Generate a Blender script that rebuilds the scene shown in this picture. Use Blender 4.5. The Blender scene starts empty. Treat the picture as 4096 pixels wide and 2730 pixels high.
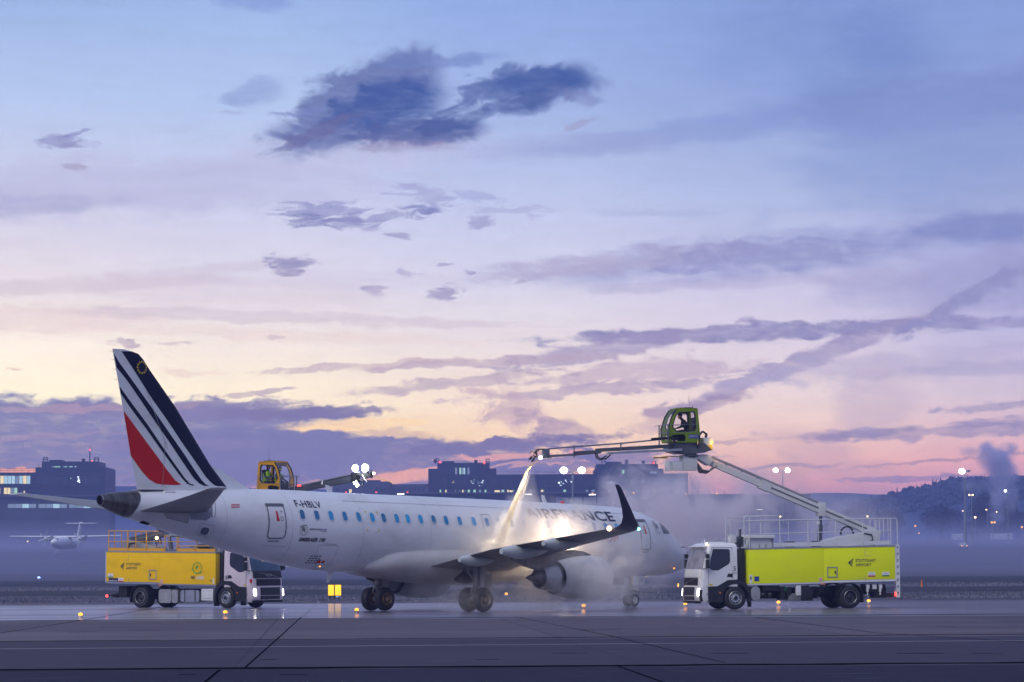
import bpy, bmesh, math, random
from mathutils import Vector, Matrix, noise as mnoise

R = math.radians
SC = bpy.context.scene
COL = SC.collection

# ------------------------------------------------------------------ camera
CAM_H, PITCH, ROLL, FPX = 2.074, 0.0755, -0.0052, 11733.8      # lens in pixels of a 4096 px wide frame
cd = bpy.data.cameras.new('camera')
cam = bpy.data.objects.new('camera', cd)
COL.objects.link(cam)
cd.sensor_width = 36.0
cd.lens = FPX / 4096 * 36.0
cd.clip_start = 1.0
cd.clip_end = 20000.0
cam.matrix_world = Matrix.Translation((0, 0, CAM_H)) @ Matrix.Rotation(R(90) + PITCH, 4, 'X') @ Matrix.Rotation(ROLL, 4, 'Z')
SC.camera = cam


def lin(c):
    return tuple(((x / 255) / 12.92 if x / 255 <= 0.04045 else ((x / 255 + 0.055) / 1.055) ** 2.4) for x in c[:3]) + (1.0,)


def ray(px, py):
    """direction of a photo pixel (4096 x 2730) seen from the camera, world axes"""
    u, w = px - 2048, py - 1365
    c, s = math.cos(ROLL), math.sin(ROLL)
    a, b = u * c + w * s, -(-u * s + w * c)
    c, s = math.cos(PITCH), math.sin(PITCH)
    return Vector((a, FPX * c - b * s, FPX * s + b * c))


def at(px, py, y):
    """the point at distance y (metres, along +Y) that the pixel shows"""
    d = ray(px, py)
    return Vector((0, 0, CAM_H)) + d * (y / d.y)


def on_ground(px, py, z=0.0):
    d = ray(px, py)
    return Vector((0, 0, CAM_H)) + d * ((z - CAM_H) / d.z)


# ------------------------------------------------------------------ render settings
SC.view_settings.view_transform = 'Standard'
SC.view_settings.look = 'None'
SC.view_settings.exposure = 0.0
SC.view_settings.gamma = 1.0
SC.cycles.use_denoising = True
SC.cycles.use_adaptive_sampling = True
SC.cycles.adaptive_threshold = 0.02
SC.cycles.adaptive_min_samples = 12
SC.cycles.max_bounces = 7
SC.cycles.diffuse_bounces = 2
SC.cycles.glossy_bounces = 3
SC.cycles.transmission_bounces = 4
SC.cycles.transparent_max_bounces = 12
SC.cycles.volume_bounces = 3
SC.cycles.volume_max_steps = 160
SC.cycles.sample_clamp_indirect = 4.0
SC.cycles.sample_clamp_direct = 0.0
SC.cycles.caustics_reflective = False
SC.cycles.caustics_refractive = False

# ------------------------------------------------------------------ world: dawn sky with procedural clouds
W = bpy.data.worlds.new('World')
SC.world = W
W.use_nodes = True
NT = NL = None


def N(kind, **kw):
    n = NT.nodes.new(kind)
    for k, v in kw.items():
        if k.startswith('i_'):
            n.inputs[int(k[2:])].default_value = v
        else:
            setattr(n, k, v)
    return n


def M(op, a, b=None, c=None, clamp=False):
    n = N('ShaderNodeMath', operation=op, use_clamp=clamp)
    for i, x in enumerate((a, b, c)):
        if x is None:
            continue
        if isinstance(x, (int, float)):
            n.inputs[i].default_value = x
        else:
            NL.new(x, n.inputs[i])
    return n.outputs[0]


def MIX(f, a, b):
    n = N('ShaderNodeMix', data_type='RGBA')
    for i, x in ((0, f), (6, a), (7, b)):
        if isinstance(x, (int, float)):
            n.inputs[i].default_value = x
        elif isinstance(x, tuple):
            n.inputs[i].default_value = x
        else:
            NL.new(x, n.inputs[i])
    return n.outputs[2]


def SV(x, y):
    return x / 1000, (2253 - y - 0.0052 * (x - 2048)) / 1000



def NOISE(uv, scale, sx, sy, detail=4, rough=0.55, seed=0.0, rot=0.0, dist=0.0):
    mp = N('ShaderNodeMapping', vector_type='POINT')
    mp.inputs['Scale'].default_value = (sx, sy, 1)
    mp.inputs['Rotation'].default_value = (0, 0, rot)
    mp.inputs['Location'].default_value = (seed, seed * 1.7, 0)
    NL.new(uv.outputs[0], mp.inputs[0])
    n = N('ShaderNodeTexNoise', noise_dimensions='2D')
    n.inputs['Scale'].default_value = scale
    n.inputs['Detail'].default_value = detail
    n.inputs['Roughness'].default_value = rough
    n.inputs['Distortion'].default_value = dist
    NL.new(mp.outputs[0], n.inputs['Vector'])
    return n


rows = [0, 400, 800, 1150, 1400, 1600, 1750, 1850, 1960, 2080]
grid = {
    0:    [(154,180,226),(184,202,238),(210,210,232),(230,219,224),(252,240,226),(255,246,216),(254,230,190),(240,195,178),(206,160,180),(160,140,185)],
    1024: [(158,184,230),(180,200,237),(206,208,234),(222,216,230),(240,228,220),(253,238,212),(255,230,180),(252,203,158),(242,168,155),(175,140,185)],
    2048: [(146,172,226),(162,182,228),(194,202,234),(214,211,230),(230,218,221),(243,222,205),(250,217,180),(250,200,165),(244,168,158),(175,140,185)],
    3072: [(138,162,218),(150,170,220),(178,190,226),(202,198,226),(216,205,221),(230,210,211),(238,203,190),(242,190,175),(230,160,165),(165,140,188)],
    4096: [(134,158,215),(142,160,213),(158,170,212),(172,172,216),(188,182,216),(204,188,208),(220,184,194),(232,172,178),(208,150,172),(145,130,182)],
}
# cloud banks and streaks: centre x, y, radius x, y (pixels of the photo's scale), tilt, colour, opacity, ragged, noise, softness
DK = (58, 72, 142); MD = (98, 100, 166); MV = (140, 128, 186); PK = (182, 150, 184); LB = (112, 132, 205); LV = (150, 152, 212)
PU = (104, 94, 156); PM = (126, 108, 168)
STROKES = [
    # broad soft veils
    (520, 770, 900, 110, 3, (180,172,216), .75, .9, 'A', .9), (150, 845, 380, 42, 3, (158,150,200), .6, .8, 'A', .8),
    (1500, 610, 500, 90, 0, (196,188,222), .5, .7, 'A', .9),
    (3350, 200, 470, 300, -8, (118,136,200), .55, .6, 'A', 1.0), (3520, 170, 200, 150, -10, (108,126,196), .4, .6, 'C', 1.0),
    (3800, 420, 700, 120, 5, (122,134,196), .7, .6, 'A', .9), (2900, 520, 700, 55, 6, (135,145,208), .7, .7, 'D', .9),
    (3700, 640, 500, 200, 5, (134,148,206), .6, .8, 'A', 1.0), (2300, 590, 420, 45, 3, (160,162,212), .6, .7, 'D', .9),
    (3250, 1010, 1200, 85, 5, (140,140,198), .75, .9, 'A', .8), (3950, 930, 420, 60, 5, (108,112,182), .8, .7, 'A', .8),
    (2500, 1050, 520, 42, 5, (160,145,190), .8, 1.0, 'B', .8), (3050, 1030, 420, 60, 3, (120,116,180), .6, 1.1, 'B', .8),
    (3900, 1130, 600, 110, 4, (140,132,188), .7, .9, 'A', .9), (2900, 1140, 600, 28, 2, (165,150,196), .5, 1.0, 'B', .8), (2650, 855, 260, 14, 0, (160,165,212), .6, .6, 'D', .8),
    (3050, 910, 120, 60, 40, (150,155,205), .35, .6, 'A', 1.0),
    # warm streaks on the left
    (350, 1150, 560, 30, 3, (190,165,192), 0.47,  .9, 'B', .8), (200, 1290, 480, 60, 0, (214,180,190), 0.47,  .9, 'B', .9), (1050, 1275, 900, 24, -2, (176,150,180), 0.43,  1.1, 'D', .7),
    (900, 1180, 700, 60, -2, (205,182,200), 0.39,  .9, 'A', .9), (1150, 1345, 700, 28, -2, (218,185,188), 0.39,  .9, 'D', .9),
    (900, 1080, 400, 18, 4, (190,170,196), 0.39,  .8, 'D', .7), (1500, 1120, 560, 40, 0, (195,180,212), 0.35,  1.0, 'B', .9),
    # the two dark clouds high up
    (1430, 420, 330, 125, 26, (100,106,168), .9, .34, 'C', .45), (1560, 430, 230, 105, 14, (54,76,152), .85, .5, 'C', .6),
    (1260, 545, 190, 26, 24, (105,98,156), .85, .5, 'B', .6), (1680, 535, 240, 50, 3, (84,90,156), .9, .5, 'C', .5),
    (1790, 510, 130, 26, 8, (66,80,150), .7, .5, 'C', .6), (1760, 250, 230, 28, 4, (110,125,190), .7, .9, 'C', .7),
    (2130, 350, 250, 80, 6, (92,106,170), .9, .7, 'C', .5), (2180, 330, 190, 48, 4, (58,80,156), .8, .4, 'C', .6), (2010, 430, 260, 34, 12, (78,92,158), .8, .7, 'C', .6),
    (2330, 400, 90, 28, -12, (120,120,180), .6, .9, 'C', .7), (1200, 455, 110, 12, 8, (120,125,190), .6, .6, 'B', .7), (2100, 440, 120, 26, 4, (74,88,156), .6, .6, 'C', .7),
    (1600, 590, 220, 26, 0, (150,135,180), .6, .7, 'B', .9), (2320, 500, 90, 14, 20, (155,140,185), .55, .9, 'B', .7),
    # small scattered puffs
    (1000, 380, 130, 48, 6, (140,150,208), .7, .8, 'C', .8), (240, 590, 100, 26, -4, (134,126,182), .8, .8, 'E', .8), (300, 560, 60, 8, 8, (130,130,190), .7, .6, 'B', .6),
    (290, 690, 50, 12, -4, (165,150,190), .7, .9, 'B', .7), (920, 465, 60, 8, 0, (160,165,210), .5, .8, 'B', .7), (1020, 20, 170, 34, -4, (130,146,212), .7, .6, 'A', .9),
    (1290, 850, 150, 38, 2, (126,122,182), .8, 1.6, 'E', .75), (1240, 895, 90, 22, 0, (112,108,172), .8, 1.3, 'E', .75), (1370, 900, 80, 20, 4, (130,120,178), .7, 1.4, 'E', .75),
    (1560, 870, 160, 20, 8, (128,124,182), .8, 1.6, 'E', .75), (1700, 780, 110, 34, -12, (146,142,196), .7, 1.5, 'E', .8), (1690, 838, 70, 18, 0, (112,110,176), .8, 1.3, 'E', .75),
    (1910, 790, 80, 22, -10, (150,150,205), .65, 1.4, 'E', .8), (1905, 890, 50, 22, 0, (135,128,184), .75, 1.2, 'E', .75), (2040, 850, 150, 16, 0, (155,150,202), .6, 1.6, 'E', .75),
    (1580, 948, 46, 14, 0, (130,120,178), .8, 1.1, 'E', .75), (1490, 915, 40, 12, 0, (140,130,186), .7, 1.1, 'E', .75),
    (1160, 1060, 80, 34, 0, (124,112,172), .85, 1.1, 'E', .75), (1150, 1095, 60, 16, 0, (150,132,178), .7, 1.1, 'E', .8), (1490, 1165, 44, 12, 0, (150,134,182), .75, 1.2, 'E', .75), (1500, 1185, 30, 8, 0, (150,134,182), .7, 1.2, 'E', .75),
    (1780, 1180, 70, 24, 12, (138,122,174), .8, 1.3, 'E', .75), (1885, 1091, 40, 10, 0, (128,112,170), .85, .8, 'E', .75), (1640, 1090, 40, 14, 0, (160,146,192), .7, 1.2, 'E', .75),
    (1770, 1060, 30, 8, 0, (150,136,186), .7, 1, 'E', .75), (2070, 1140, 30, 9, 0, (150,130,175), .7, 1, 'E', .75), (520, 1385, 60, 16, 0, (160,130,165), .8, 1.2, 'E', .75), (690, 1380, 60, 8, 0, (185,155,175), .6, 1, 'E', .8),
    (1100, 1360, 30, 8, 0, (180,155,175), .6, 1, 'E', .8), (60, 1487, 40, 5, 0, (200,160,150), .6, .6, 'E', .8), (760, 1495, 110, 14, 0, (215,185,185), .55, 1, 'B', .8),
    # long streaks across the middle and right
    (3050, 1335, 760, 34, 1.5, (112,100,164), .92, .75, 'B', .6), (2450, 1395, 420, 40, 9, (140,120,172), .85, 1.0, 'B', .65), (3800, 1310, 520, 26, 1, (128,116,176), .85, .8, 'B', .7),
    (2000, 1450, 520, 16, 3, (170,140,172), .8, 1.1, 'B', .6), (1500, 1465, 440, 14, 3, (182,150,172), .75, 1.1, 'B', .6), (2560, 1490, 420, 40, 3, (168,138,176), .75, 1.2, 'B', .8),
    (1850, 1530, 420, 22, 6, (160,130,168), .75, 1.1, 'B', .7), (2400, 1560, 560, 22, 4, (158,130,172), .8, 1.0, 'B', .7),
    (3250, 1440, 620, 36, 20, (138,118,172), .85, .7, 'B', .6), (3900, 1190, 330, 34, 28, (124,116,178), .75, .8, 'B', .7), (2800, 1625, 250, 26, 12, (150,122,166), .85, .8, 'B', .6),
    (2650, 1690, 130, 36, 8, (185,150,172), .7, .9, 'B', .8), (3500, 1470, 620, 50, 6, (160,146,192), .6, 1, 'B', .9), (3900, 1490, 420, 30, 3, (140,128,182), .55, 1, 'D', .8),
    (3700, 1735, 560, 26, 2, (142,124,174), .75, 1.0, 'B', .65), (3450, 1745, 200, 16, 4, (122,106,164), .75, .8, 'B', .6), (3980, 1640, 240, 14, 2, (140,126,178), .7, .8, 'B', .7), (3950, 1700, 260, 18, 3, (130,116,172), .6, .9, 'B', .7),
    (2850, 1770, 180, 8, 2, (165,130,165), .6, .9, 'D', .7), (3700, 1855, 420, 7, 4, (160,122,160), .7, .7, 'D', .6), (3200, 1868, 190, 8, 2, (140,112,160), .7, .8, 'D', .6), (3600, 1915, 260, 10, 1, (130,110,165), .8, .8, 'D', .6),
    (2040, 1650, 150, 90, -24, (186,150,178), .8, 1.2, 'C', .8), (2230, 1720, 180, 46, -18, (160,128,170), .8, 1.2, 'C', .7), (3480, 1620, 180, 130, 60, (176,152,190), .5, .9, 'A', 1.0), (3300, 1830, 260, 90, -20, (186,146,178), .5, .9, 'A', 1.0),
    # low bank on the left and centre, edges lit from behind
    (300, 1795, 1150, 165, 0, (122,114,168), .97, .38, 'B', .22), (820, 1650, 560, 42, 0, (126,112,164), .9, .85, 'B', .5), (1220, 1655, 330, 22, 1, (120,104,156), .9, .8, 'B', .5),
    (1350, 1850, 820, 118, -3, (118,108,164), .95, .5, 'B', .3), (1950, 1790, 360, 26, 3, (118,102,156), .9, 1.1, 'B', .5), (2150, 1765, 300, 18, 3, (120,102,156), .85, 1.1, 'B', .5),
    (2250, 1850, 520, 34, 2, (114,102,160), .85, 1.2, 'B', .5), (2350, 1830, 130, 18, -12, (110,98,160), .8, .9, 'B', .5), (1000, 1585, 160, 10, 8, (150,120,160), .7, 1, 'B', .6), (350, 1640, 420, 12, 2, (176,140,166), .6, .8, 'B', .6),
    # bright gaps
    (1420, 1700, 300, 20, 2, (255,222,170), .9, .8, 'B', .6), (1560, 1735, 220, 14, -4, (252,215,165), .7, .9, 'B', .6), (1330, 1715, 150, 8, 0, (255,220,165), .8, .6, 'B', .5), (1600, 1905, 120, 24, 6, (246,168,150), .95, .4, 'B', .5), (1500, 1925, 260, 10, 2, (246,168,150), .8, .5, 'B', .6),
    (2050, 1830, 260, 10, 2, (240,165,160), .75, 1.2, 'B', .5), (1950, 1870, 300, 8, 3, (236,165,165), .6, 1.1, 'B', .5), (60, 1892, 260, 12, 0, (244,160,130), .95, .3, 'B', .6), (200, 1760, 400, 10, 3, (165,130,170), .5, 1, 'D', .7), (700, 1790, 500, 16, 1, (140,116,168), .5, 1, 'D', .7),
]


def cloud_col(c, cy):
    r, g, b = c
    g = g + .24 * ((r + b) / 2 - g)
    k = .10 if 700 < cy < 1600 else 0
    return tuple(q + (255 - q) * k for q in (r, g, b))


def sky_colour(vec, clouds):
    """colour of the sky in the direction vec: bands of colour by height and bearing, with or without the clouds"""
    sep = N('ShaderNodeSeparateXYZ')
    NL.new(vec, sep.inputs[0])
    az = M('ARCTAN2', sep.outputs[0], sep.outputs[1])
    el = M('ARCSINE', sep.outputs[2])
    # U, V: azimuth and elevation of the sky direction, in thousandths of (11.73 per radian); U = 2.048 looks along +Y
    U = M('MULTIPLY_ADD', az, FPX / 1000, 2.048)
    V = M('MULTIPLY', el, FPX / 1000)
    uv = N('ShaderNodeCombineXYZ')
    NL.new(U, uv.inputs[0])
    NL.new(V, uv.inputs[1])


    if clouds:
        nA = NOISE(uv, 1.0, 2.4, 7.5, 5, 0.58, 3.1, rot=0.06)           # streaky
        nB = NOISE(uv, 1.0, 6.5, 20.0, 5, 0.6, 7.7, rot=-0.05, dist=.3)          # fine streaks
        nC = NOISE(uv, 1.0, 7.0, 11.0, 6, 0.62, 1.3, rot=0.1, dist=0.4)  # puffy
        nE = NOISE(uv, 1.0, 11.0, 46.0, 5, 0.6, 5.5, rot=0.10, dist=.35)   # small broken puffs
        nD = NOISE(uv, 1.0, 2.2, 24.0, 4, 0.55, 11.9, rot=0.09)         # long thin streaks
        # coordinates pushed about by noise so that no cloud edge is an ellipse
        wv = N('ShaderNodeVectorMath', operation='MULTIPLY_ADD')
        wv.inputs[1].default_value = (0.16, 0.06, 0)
        NL.new(nC.outputs['Color'], wv.inputs[0])
        NL.new(uv.outputs[0], wv.inputs[2])
        wo = N('ShaderNodeVectorMath', operation='SUBTRACT')
        wo.inputs[1].default_value = (0.08, 0.03, 0)
        NL.new(wv.outputs[0], wo.inputs[0])
        WARP = wo.outputs[0]

        NZ = {'A': nA, 'B': nB, 'C': nC, 'D': nD, 'E': nE}
    ramps = []
    VMAX = 2.3
    for gx in sorted(grid):
        r = N('ShaderNodeValToRGB')
        r.color_ramp.interpolation = 'LINEAR'
        st = sorted([((2253 - y) / 1000 / VMAX, lin(c)) for y, c in zip(rows, grid[gx])])
        e = r.color_ramp.elements
        while len(e) < len(st) + 1:
            e.new(0.5)
        e[0].position = 0.0
        e[0].color = lin((120, 118, 165))
        for k, (p, c) in enumerate(st):
            e[k + 1].position = min(p, 1)
            e[k + 1].color = c
        NL.new(M('DIVIDE', V, VMAX), r.inputs[0])
        ramps.append((gx / 1000, r.outputs[0]))
    skyc = ramps[0][1]
    for (x0, _), (x1, c1) in zip(ramps, ramps[1:]):
        mr = N('ShaderNodeMapRange', interpolation_type='SMOOTHSTEP')
        NL.new(U, mr.inputs[0])
        mr.inputs[1].default_value = x0
        mr.inputs[2].default_value = x1
        skyc = MIX(mr.outputs[0], skyc, c1)

    if clouds:
        tan_noise = {}
        DET = M('ADD', M('MULTIPLY_ADD', nB.outputs['Fac'], .9, .12), M('MULTIPLY', nE.outputs['Fac'], .55), clamp=True)
        DET2 = M('MULTIPLY_ADD', nE.outputs['Fac'], .55, .70, clamp=True)
        UVC, WPC = uv.outputs[0], WARP
        for sk_i, (cx, cy, rx, ry, ang, colr, op, rag, nz, soft) in enumerate(STROKES):
            if sk_i % 20 == 19:                 # keeps the shader's evaluation order sequential (its stack is small)
                outs = []
                for src in (uv.outputs[0], WARP):
                    q = N('ShaderNodeVectorMath', operation='MULTIPLY_ADD')
                    q.inputs[1].default_value = (1e-7, 1e-7, 0)
                    NL.new(skyc, q.inputs[0])
                    NL.new(src, q.inputs[2])
                    outs.append(q.outputs[0])
                UVC, WPC = outs
            u0, v0 = SV(cx, cy)
            mp = N('ShaderNodeMapping', vector_type='TEXTURE')
            mp.inputs['Location'].default_value = (u0, v0, 0)
            mp.inputs['Rotation'].default_value = (0, 0, R(ang))
            mp.inputs['Scale'].default_value = (rx / 1000, ry / 1000, 1)
            NL.new(WPC if rx > 26 else UVC, mp.inputs[0])
            ln = N('ShaderNodeVectorMath', operation='LENGTH')
            NL.new(mp.outputs[0], ln.inputs[0])
            nz = NZ[nz]
            if nz not in tan_noise:
                tan_noise[nz] = M('MULTIPLY_ADD', nz.outputs['Fac'], 4.0, -2.0)
            s = M('MULTIPLY_ADD', tan_noise[nz], rag * .5, 1.28)
            s = M('SUBTRACT', s, ln.outputs['Value'])
            mr = N('ShaderNodeMapRange', interpolation_type='SMOOTHSTEP')
            NL.new(s, mr.inputs[0])
            mr.inputs[1].default_value = -0.12 * soft
            mr.inputs[2].default_value = 0.12 + soft * 0.75
            mr.inputs[4].default_value = op
            skyc = MIX(M('MULTIPLY', mr.outputs[0], DET if soft > .55 else DET2), skyc, lin(cloud_col(colr, cy)))
        # faint overall streakiness
        ov = M('MULTIPLY_ADD', nD.outputs['Fac'], 0.10, 0.95)
        ov2 = M('MULTIPLY_ADD', nB.outputs['Fac'], 0.10, 0.95)
        vm = N('ShaderNodeVectorMath', operation='SCALE')
        NL.new(skyc, vm.inputs[0])
        NL.new(M('MULTIPLY', ov, ov2), vm.inputs['Scale'])
        skyc = vm.outputs[0]
    # the rest of the dome: blue above and behind, dark below the horizon
    ab = M('ABSOLUTE', az)
    mb = N('ShaderNodeMapRange', interpolation_type='SMOOTHSTEP')
    NL.new(ab, mb.inputs[0])
    mb.inputs[1].default_value = 0.3
    mb.inputs[2].default_value = 1.5
    bz = N('ShaderNodeValToRGB')
    NL.new(el, bz.inputs[0])
    be = bz.color_ramp.elements
    be[0].position = 0.0
    be[0].color = (.26, .29, .50, 1)
    be[1].position = 1.0
    be[1].color = (.26, .34, .66, 1)
    mz = N('ShaderNodeMapRange', interpolation_type='SMOOTHSTEP')
    NL.new(el, mz.inputs[0])
    mz.inputs[1].default_value = 0.22
    mz.inputs[2].default_value = 0.6
    skyc = MIX(M('MAXIMUM', mb.outputs[0], mz.outputs[0]), skyc, bz.outputs[0])
    mg = N('ShaderNodeMapRange')
    NL.new(el, mg.inputs[0])
    mg.inputs[1].default_value = -0.03
    mg.inputs[2].default_value = 0.0
    skyc = MIX(mg.outputs[0], (.05, .05, .09, 1), skyc)
    # a low dawn sun behind the clouds adds the physical twilight glow
    ns = N('ShaderNodeTexSky', sky_type='NISHITA', sun_disc=False)
    ns.sun_elevation = R(1.0)
    ns.sun_rotation = R(-12)
    sk = N('ShaderNodeVectorMath', operation='SCALE')
    NL.new(ns.outputs[0], sk.inputs[0])
    sk.inputs['Scale'].default_value = 0.004
    ad = N('ShaderNodeVectorMath', operation='ADD')
    NL.new(skyc, ad.inputs[0])
    NL.new(sk.outputs[0], ad.inputs[1])
    return ad.outputs[0]


NT = W.node_tree
NT.nodes.clear()
NL = NT.links
tc = N('ShaderNodeTexCoord')
bg = N('ShaderNodeBackground')
NL.new(sky_colour(tc.outputs['Generated'], False), bg.inputs[0])
bg.inputs[1].default_value = 1.0
wout = N('ShaderNodeOutputWorld')
NL.new(bg.outputs[0], wout.inputs[0])
W.cycles.sampling_method = 'MANUAL'
W.cycles.sample_map_resolution = 512

# the clouded part of the sky: a piece of a far dome, its colours fixed to directions as seen from the apron
SKM = bpy.data.materials.new('cloudy_sky')
SKM.use_nodes = True
NT = SKM.node_tree
NT.nodes.clear()
NL = NT.links
tc = N('ShaderNodeTexCoord')
nv = N('ShaderNodeVectorMath', operation='NORMALIZE')
NL.new(tc.outputs['Object'], nv.inputs[0])
em = N('ShaderNodeEmission')
wt_ = N('ShaderNodeMapRange', interpolation_type='SMOOTHSTEP')
sy_ = N('ShaderNodeSeparateXYZ')
NL.new(nv.outputs[0], sy_.inputs[0])
NL.new(sy_.outputs[2], wt_.inputs[0])
for i_, q_ in enumerate((0.02, 0.13, 1.0, 0.0)):
    wt_.inputs[i_ + 1].default_value = q_
tv_ = N('ShaderNodeVectorMath', operation='MULTIPLY')      # warm tint low down, offsets the blue of the haze in front
NL.new(sky_colour(nv.outputs[0], True), tv_.inputs[0])
NL.new(MIX(wt_.outputs[0], (1, 1, 1, 1), (1.10, 1.055, .92, 1)), tv_.inputs[1])
NL.new(tv_.outputs[0], em.inputs[0])
es_ = N('ShaderNodeMapRange', interpolation_type='SMOOTHSTEP')
sz_ = N('ShaderNodeSeparateXYZ')
NL.new(nv.outputs[0], sz_.inputs[0])
NL.new(sz_.outputs[2], es_.inputs[0])
for i_, q_ in enumerate((0.03, 0.15, 1.28, 1.06)):
    es_.inputs[i_ + 1].default_value = q_
NL.new(es_.outputs[0], em.inputs[1])
mo = N('ShaderNodeOutputMaterial')
NL.new(em.outputs[0], mo.inputs[0])
SKM.cycles.emission_sampling = 'NONE'
SKR = 9000.0
sv_, sf_ = [], []
NA_, NE_ = 64, 40
for j in range(NE_ + 1):
    e_ = R(-2.5 + 17.5 * j / NE_)
    for i in range(NA_ + 1):
        a_ = R(-20 + 40 * i / NA_)
        sv_.append((SKR * math.cos(e_) * math.sin(a_), SKR * math.cos(e_) * math.cos(a_), SKR * math.sin(e_)))
for j in range(NE_):
    for i in range(NA_):
        k = j * (NA_ + 1) + i
        sf_.append((k, k + NA_ + 1, k + NA_ + 2, k + 1))
me_ = bpy.data.meshes.new('sky')
me_.from_pydata(sv_, [], sf_)
me_.materials.append(SKM)
sky = bpy.data.objects.new('sky', me_)
COL.objects.link(sky)
sky.location = (0, 0, CAM_H)
sky['kind'] = 'structure'

# broad soft light of the open sky and apron floodlights behind the camera
sd = bpy.data.lights.new('sun', 'SUN')
sd.energy = 1.55
sd.angle = R(45)
sd.color = (1.0, .95, .88)
sun = bpy.data.objects.new('sun', sd)
COL.objects.link(sun)
sun.rotation_euler = (R(47), 0, R(-30))

# ------------------------------------------------------------------ materials
def mat(name, col, rough=0.5, metal=0.0, spec=0.5, var=0.0, vscale=3.0, bump=0.0, bscale=30.0, emit=None, estr=0.0, coat=0.0, trans=0.0, alpha=1.0, dirt=None, stretch=None, sample=False):
    m = bpy.data.materials.new(name)
    m.use_nodes = True
    nt = m.node_tree
    b = nt.nodes['Principled BSDF']
    L = nt.links
    b.inputs['Base Color'].default_value = tuple(col) + (1,)
    b.inputs['Roughness'].default_value = rough
    b.inputs['Metallic'].default_value = metal
    b.inputs['Specular IOR Level'].default_value = spec
    b.inputs['Coat Weight'].default_value = coat
    b.inputs['Transmission Weight'].default_value = trans
    b.inputs['Alpha'].default_value = alpha
    if var or bump or dirt:
        t = nt.nodes.new('ShaderNodeTexCoord')
        mp = nt.nodes.new('ShaderNodeMapping')
        mp.inputs['Scale'].default_value = stretch or (1, 1, 1)
        L.new(t.outputs['Object'], mp.inputs[0])
    if var or dirt:
        n = nt.nodes.new('ShaderNodeTexNoise')
        n.inputs['Scale'].default_value = vscale
        n.inputs['Detail'].default_value = 5
        n.inputs['Roughness'].default_value = 0.6
        L.new(mp.outputs[0], n.inputs['Vector'])
        r = nt.nodes.new('ShaderNodeMapRange')
        r.inputs[1].default_value = 0.3
        r.inputs[2].default_value = 0.7
        L.new(n.outputs['Fac'], r.inputs[0])
        x = nt.nodes.new('ShaderNodeMix')
        x.data_type = 'RGBA'
        c2 = dirt or tuple(c * (1 - var) for c in col)
        x.inputs[6].default_value = tuple(min(1, c * (1 + (0 if dirt else var * .5))) for c in col) + (1,)
        x.inputs[7].default_value = tuple(c2) + (1,)
        if dirt:
            r.inputs[1].default_value = 0.48
            r.inputs[2].default_value = 0.75
            r.inputs[4].default_value = var or 0.5
        L.new(r.outputs[0], x.inputs[0])
        L.new(x.outputs[2], b.inputs['Base Color'])
    if bump:
        n2 = nt.nodes.new('ShaderNodeTexNoise')
        n2.inputs['Scale'].default_value = bscale
        n2.inputs['Detail'].default_value = 4
        L.new(mp.outputs[0], n2.inputs['Vector'])
        bp = nt.nodes.new('ShaderNodeBump')
        bp.inputs['Strength'].default_value = bump
        bp.inputs['Distance'].default_value = 0.05
        L.new(n2.outputs['Fac'], bp.inputs['Height'])
        L.new(bp.outputs[0], b.inputs['Normal'])
    if emit:
        b.inputs['Emission Color'].default_value = tuple(emit) + (1,)
        b.inputs['Emission Strength'].default_value = estr
        if not sample:
            m.cycles.emission_sampling = 'NONE'
    return m


MT = {}
MT['white'] = mat('white_aircraft_paint', (.72, .74, .75), .28, coat=.25, dirt=(.46, .44, .42), var=.55, vscale=.45, stretch=(.9, 1, 2.2))
MT['bellypaint'] = mat('light_grey_belly_paint', (.50, .49, .48), .4, dirt=(.24, .22, .20), var=.7, vscale=.5, stretch=(.5, 1, 2))
MT['navy'] = mat('navy_paint', (.004, .005, .028), .55, spec=.15)
MT['red'] = mat('red_paint', (.56, .012, .006), .5, spec=.2)
MT['yellowstar'] = mat('yellow_star_paint', (.75, .5, .03), .5)
MT['greyline'] = mat('grey_door_outline', (.10, .11, .13), .5)
MT['hair'] = mat('panel_gap', (.30, .30, .31), .6)
MT['navytext'] = mat('dark_blue_lettering', (.012, .016, .05), .5)
MT['darktext'] = mat('dark_grey_lettering', (.035, .035, .04), .5)
MT['salmon'] = mat('red_lettering', (.60, .10, .07), .5)
MT['metal'] = mat('bare_metal', (.42, .41, .40), .32, 1.0, var=.25, vscale=2)
MT['darkmetal'] = mat('heat_stained_metal', (.20, .17, .15), .34, 1.0, var=.4, vscale=1.5, stretch=(4, 1, 1))
MT['apu'] = mat('burnt_tail_cone_metal', (.17, .155, .14), .36, .9, var=.6, vscale=1.6, stretch=(5, .6, .6))
MT['black'] = mat('black_cavity', (.004, .004, .005), .8, spec=.1)
MT['rubber'] = mat('tyre_rubber', (.018, .018, .020), .62, var=.3, vscale=8)
MT['strut'] = mat('gear_strut_paint', (.20, .20, .20), .42, .3, var=.3, vscale=6)
MT['gold'] = mat('brass_wheel_hub', (.35, .25, .15), .4, .8)
MT['winglet'] = mat('dark_winglet_paint', (.020, .018, .040), .3, coat=.3)
MT['wing'] = mat('grey_wing_paint', (.17, .165, .17), .38, var=.2, vscale=.8, stretch=(1, 3, 1))
MT['wingunder'] = mat('grey_wing_underside', (.26, .25, .25), .45, var=.25, vscale=1.2, stretch=(1, 3, 1))
MT['cowl'] = mat('grey_nacelle_paint', (.50, .49, .48), .33, var=.12, vscale=.8, coat=.2)
MT['fairing'] = mat('grey_flap_fairing_paint', (.50, .54, .53), .35, var=.12, vscale=1.5, coat=.2)
MT['cabinglass'] = mat('cabin_window_glass', (.01, .06, .16), .06, spec=.8, emit=(.0, .15, .40), estr=.55, var=.5, vscale=4)
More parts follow.
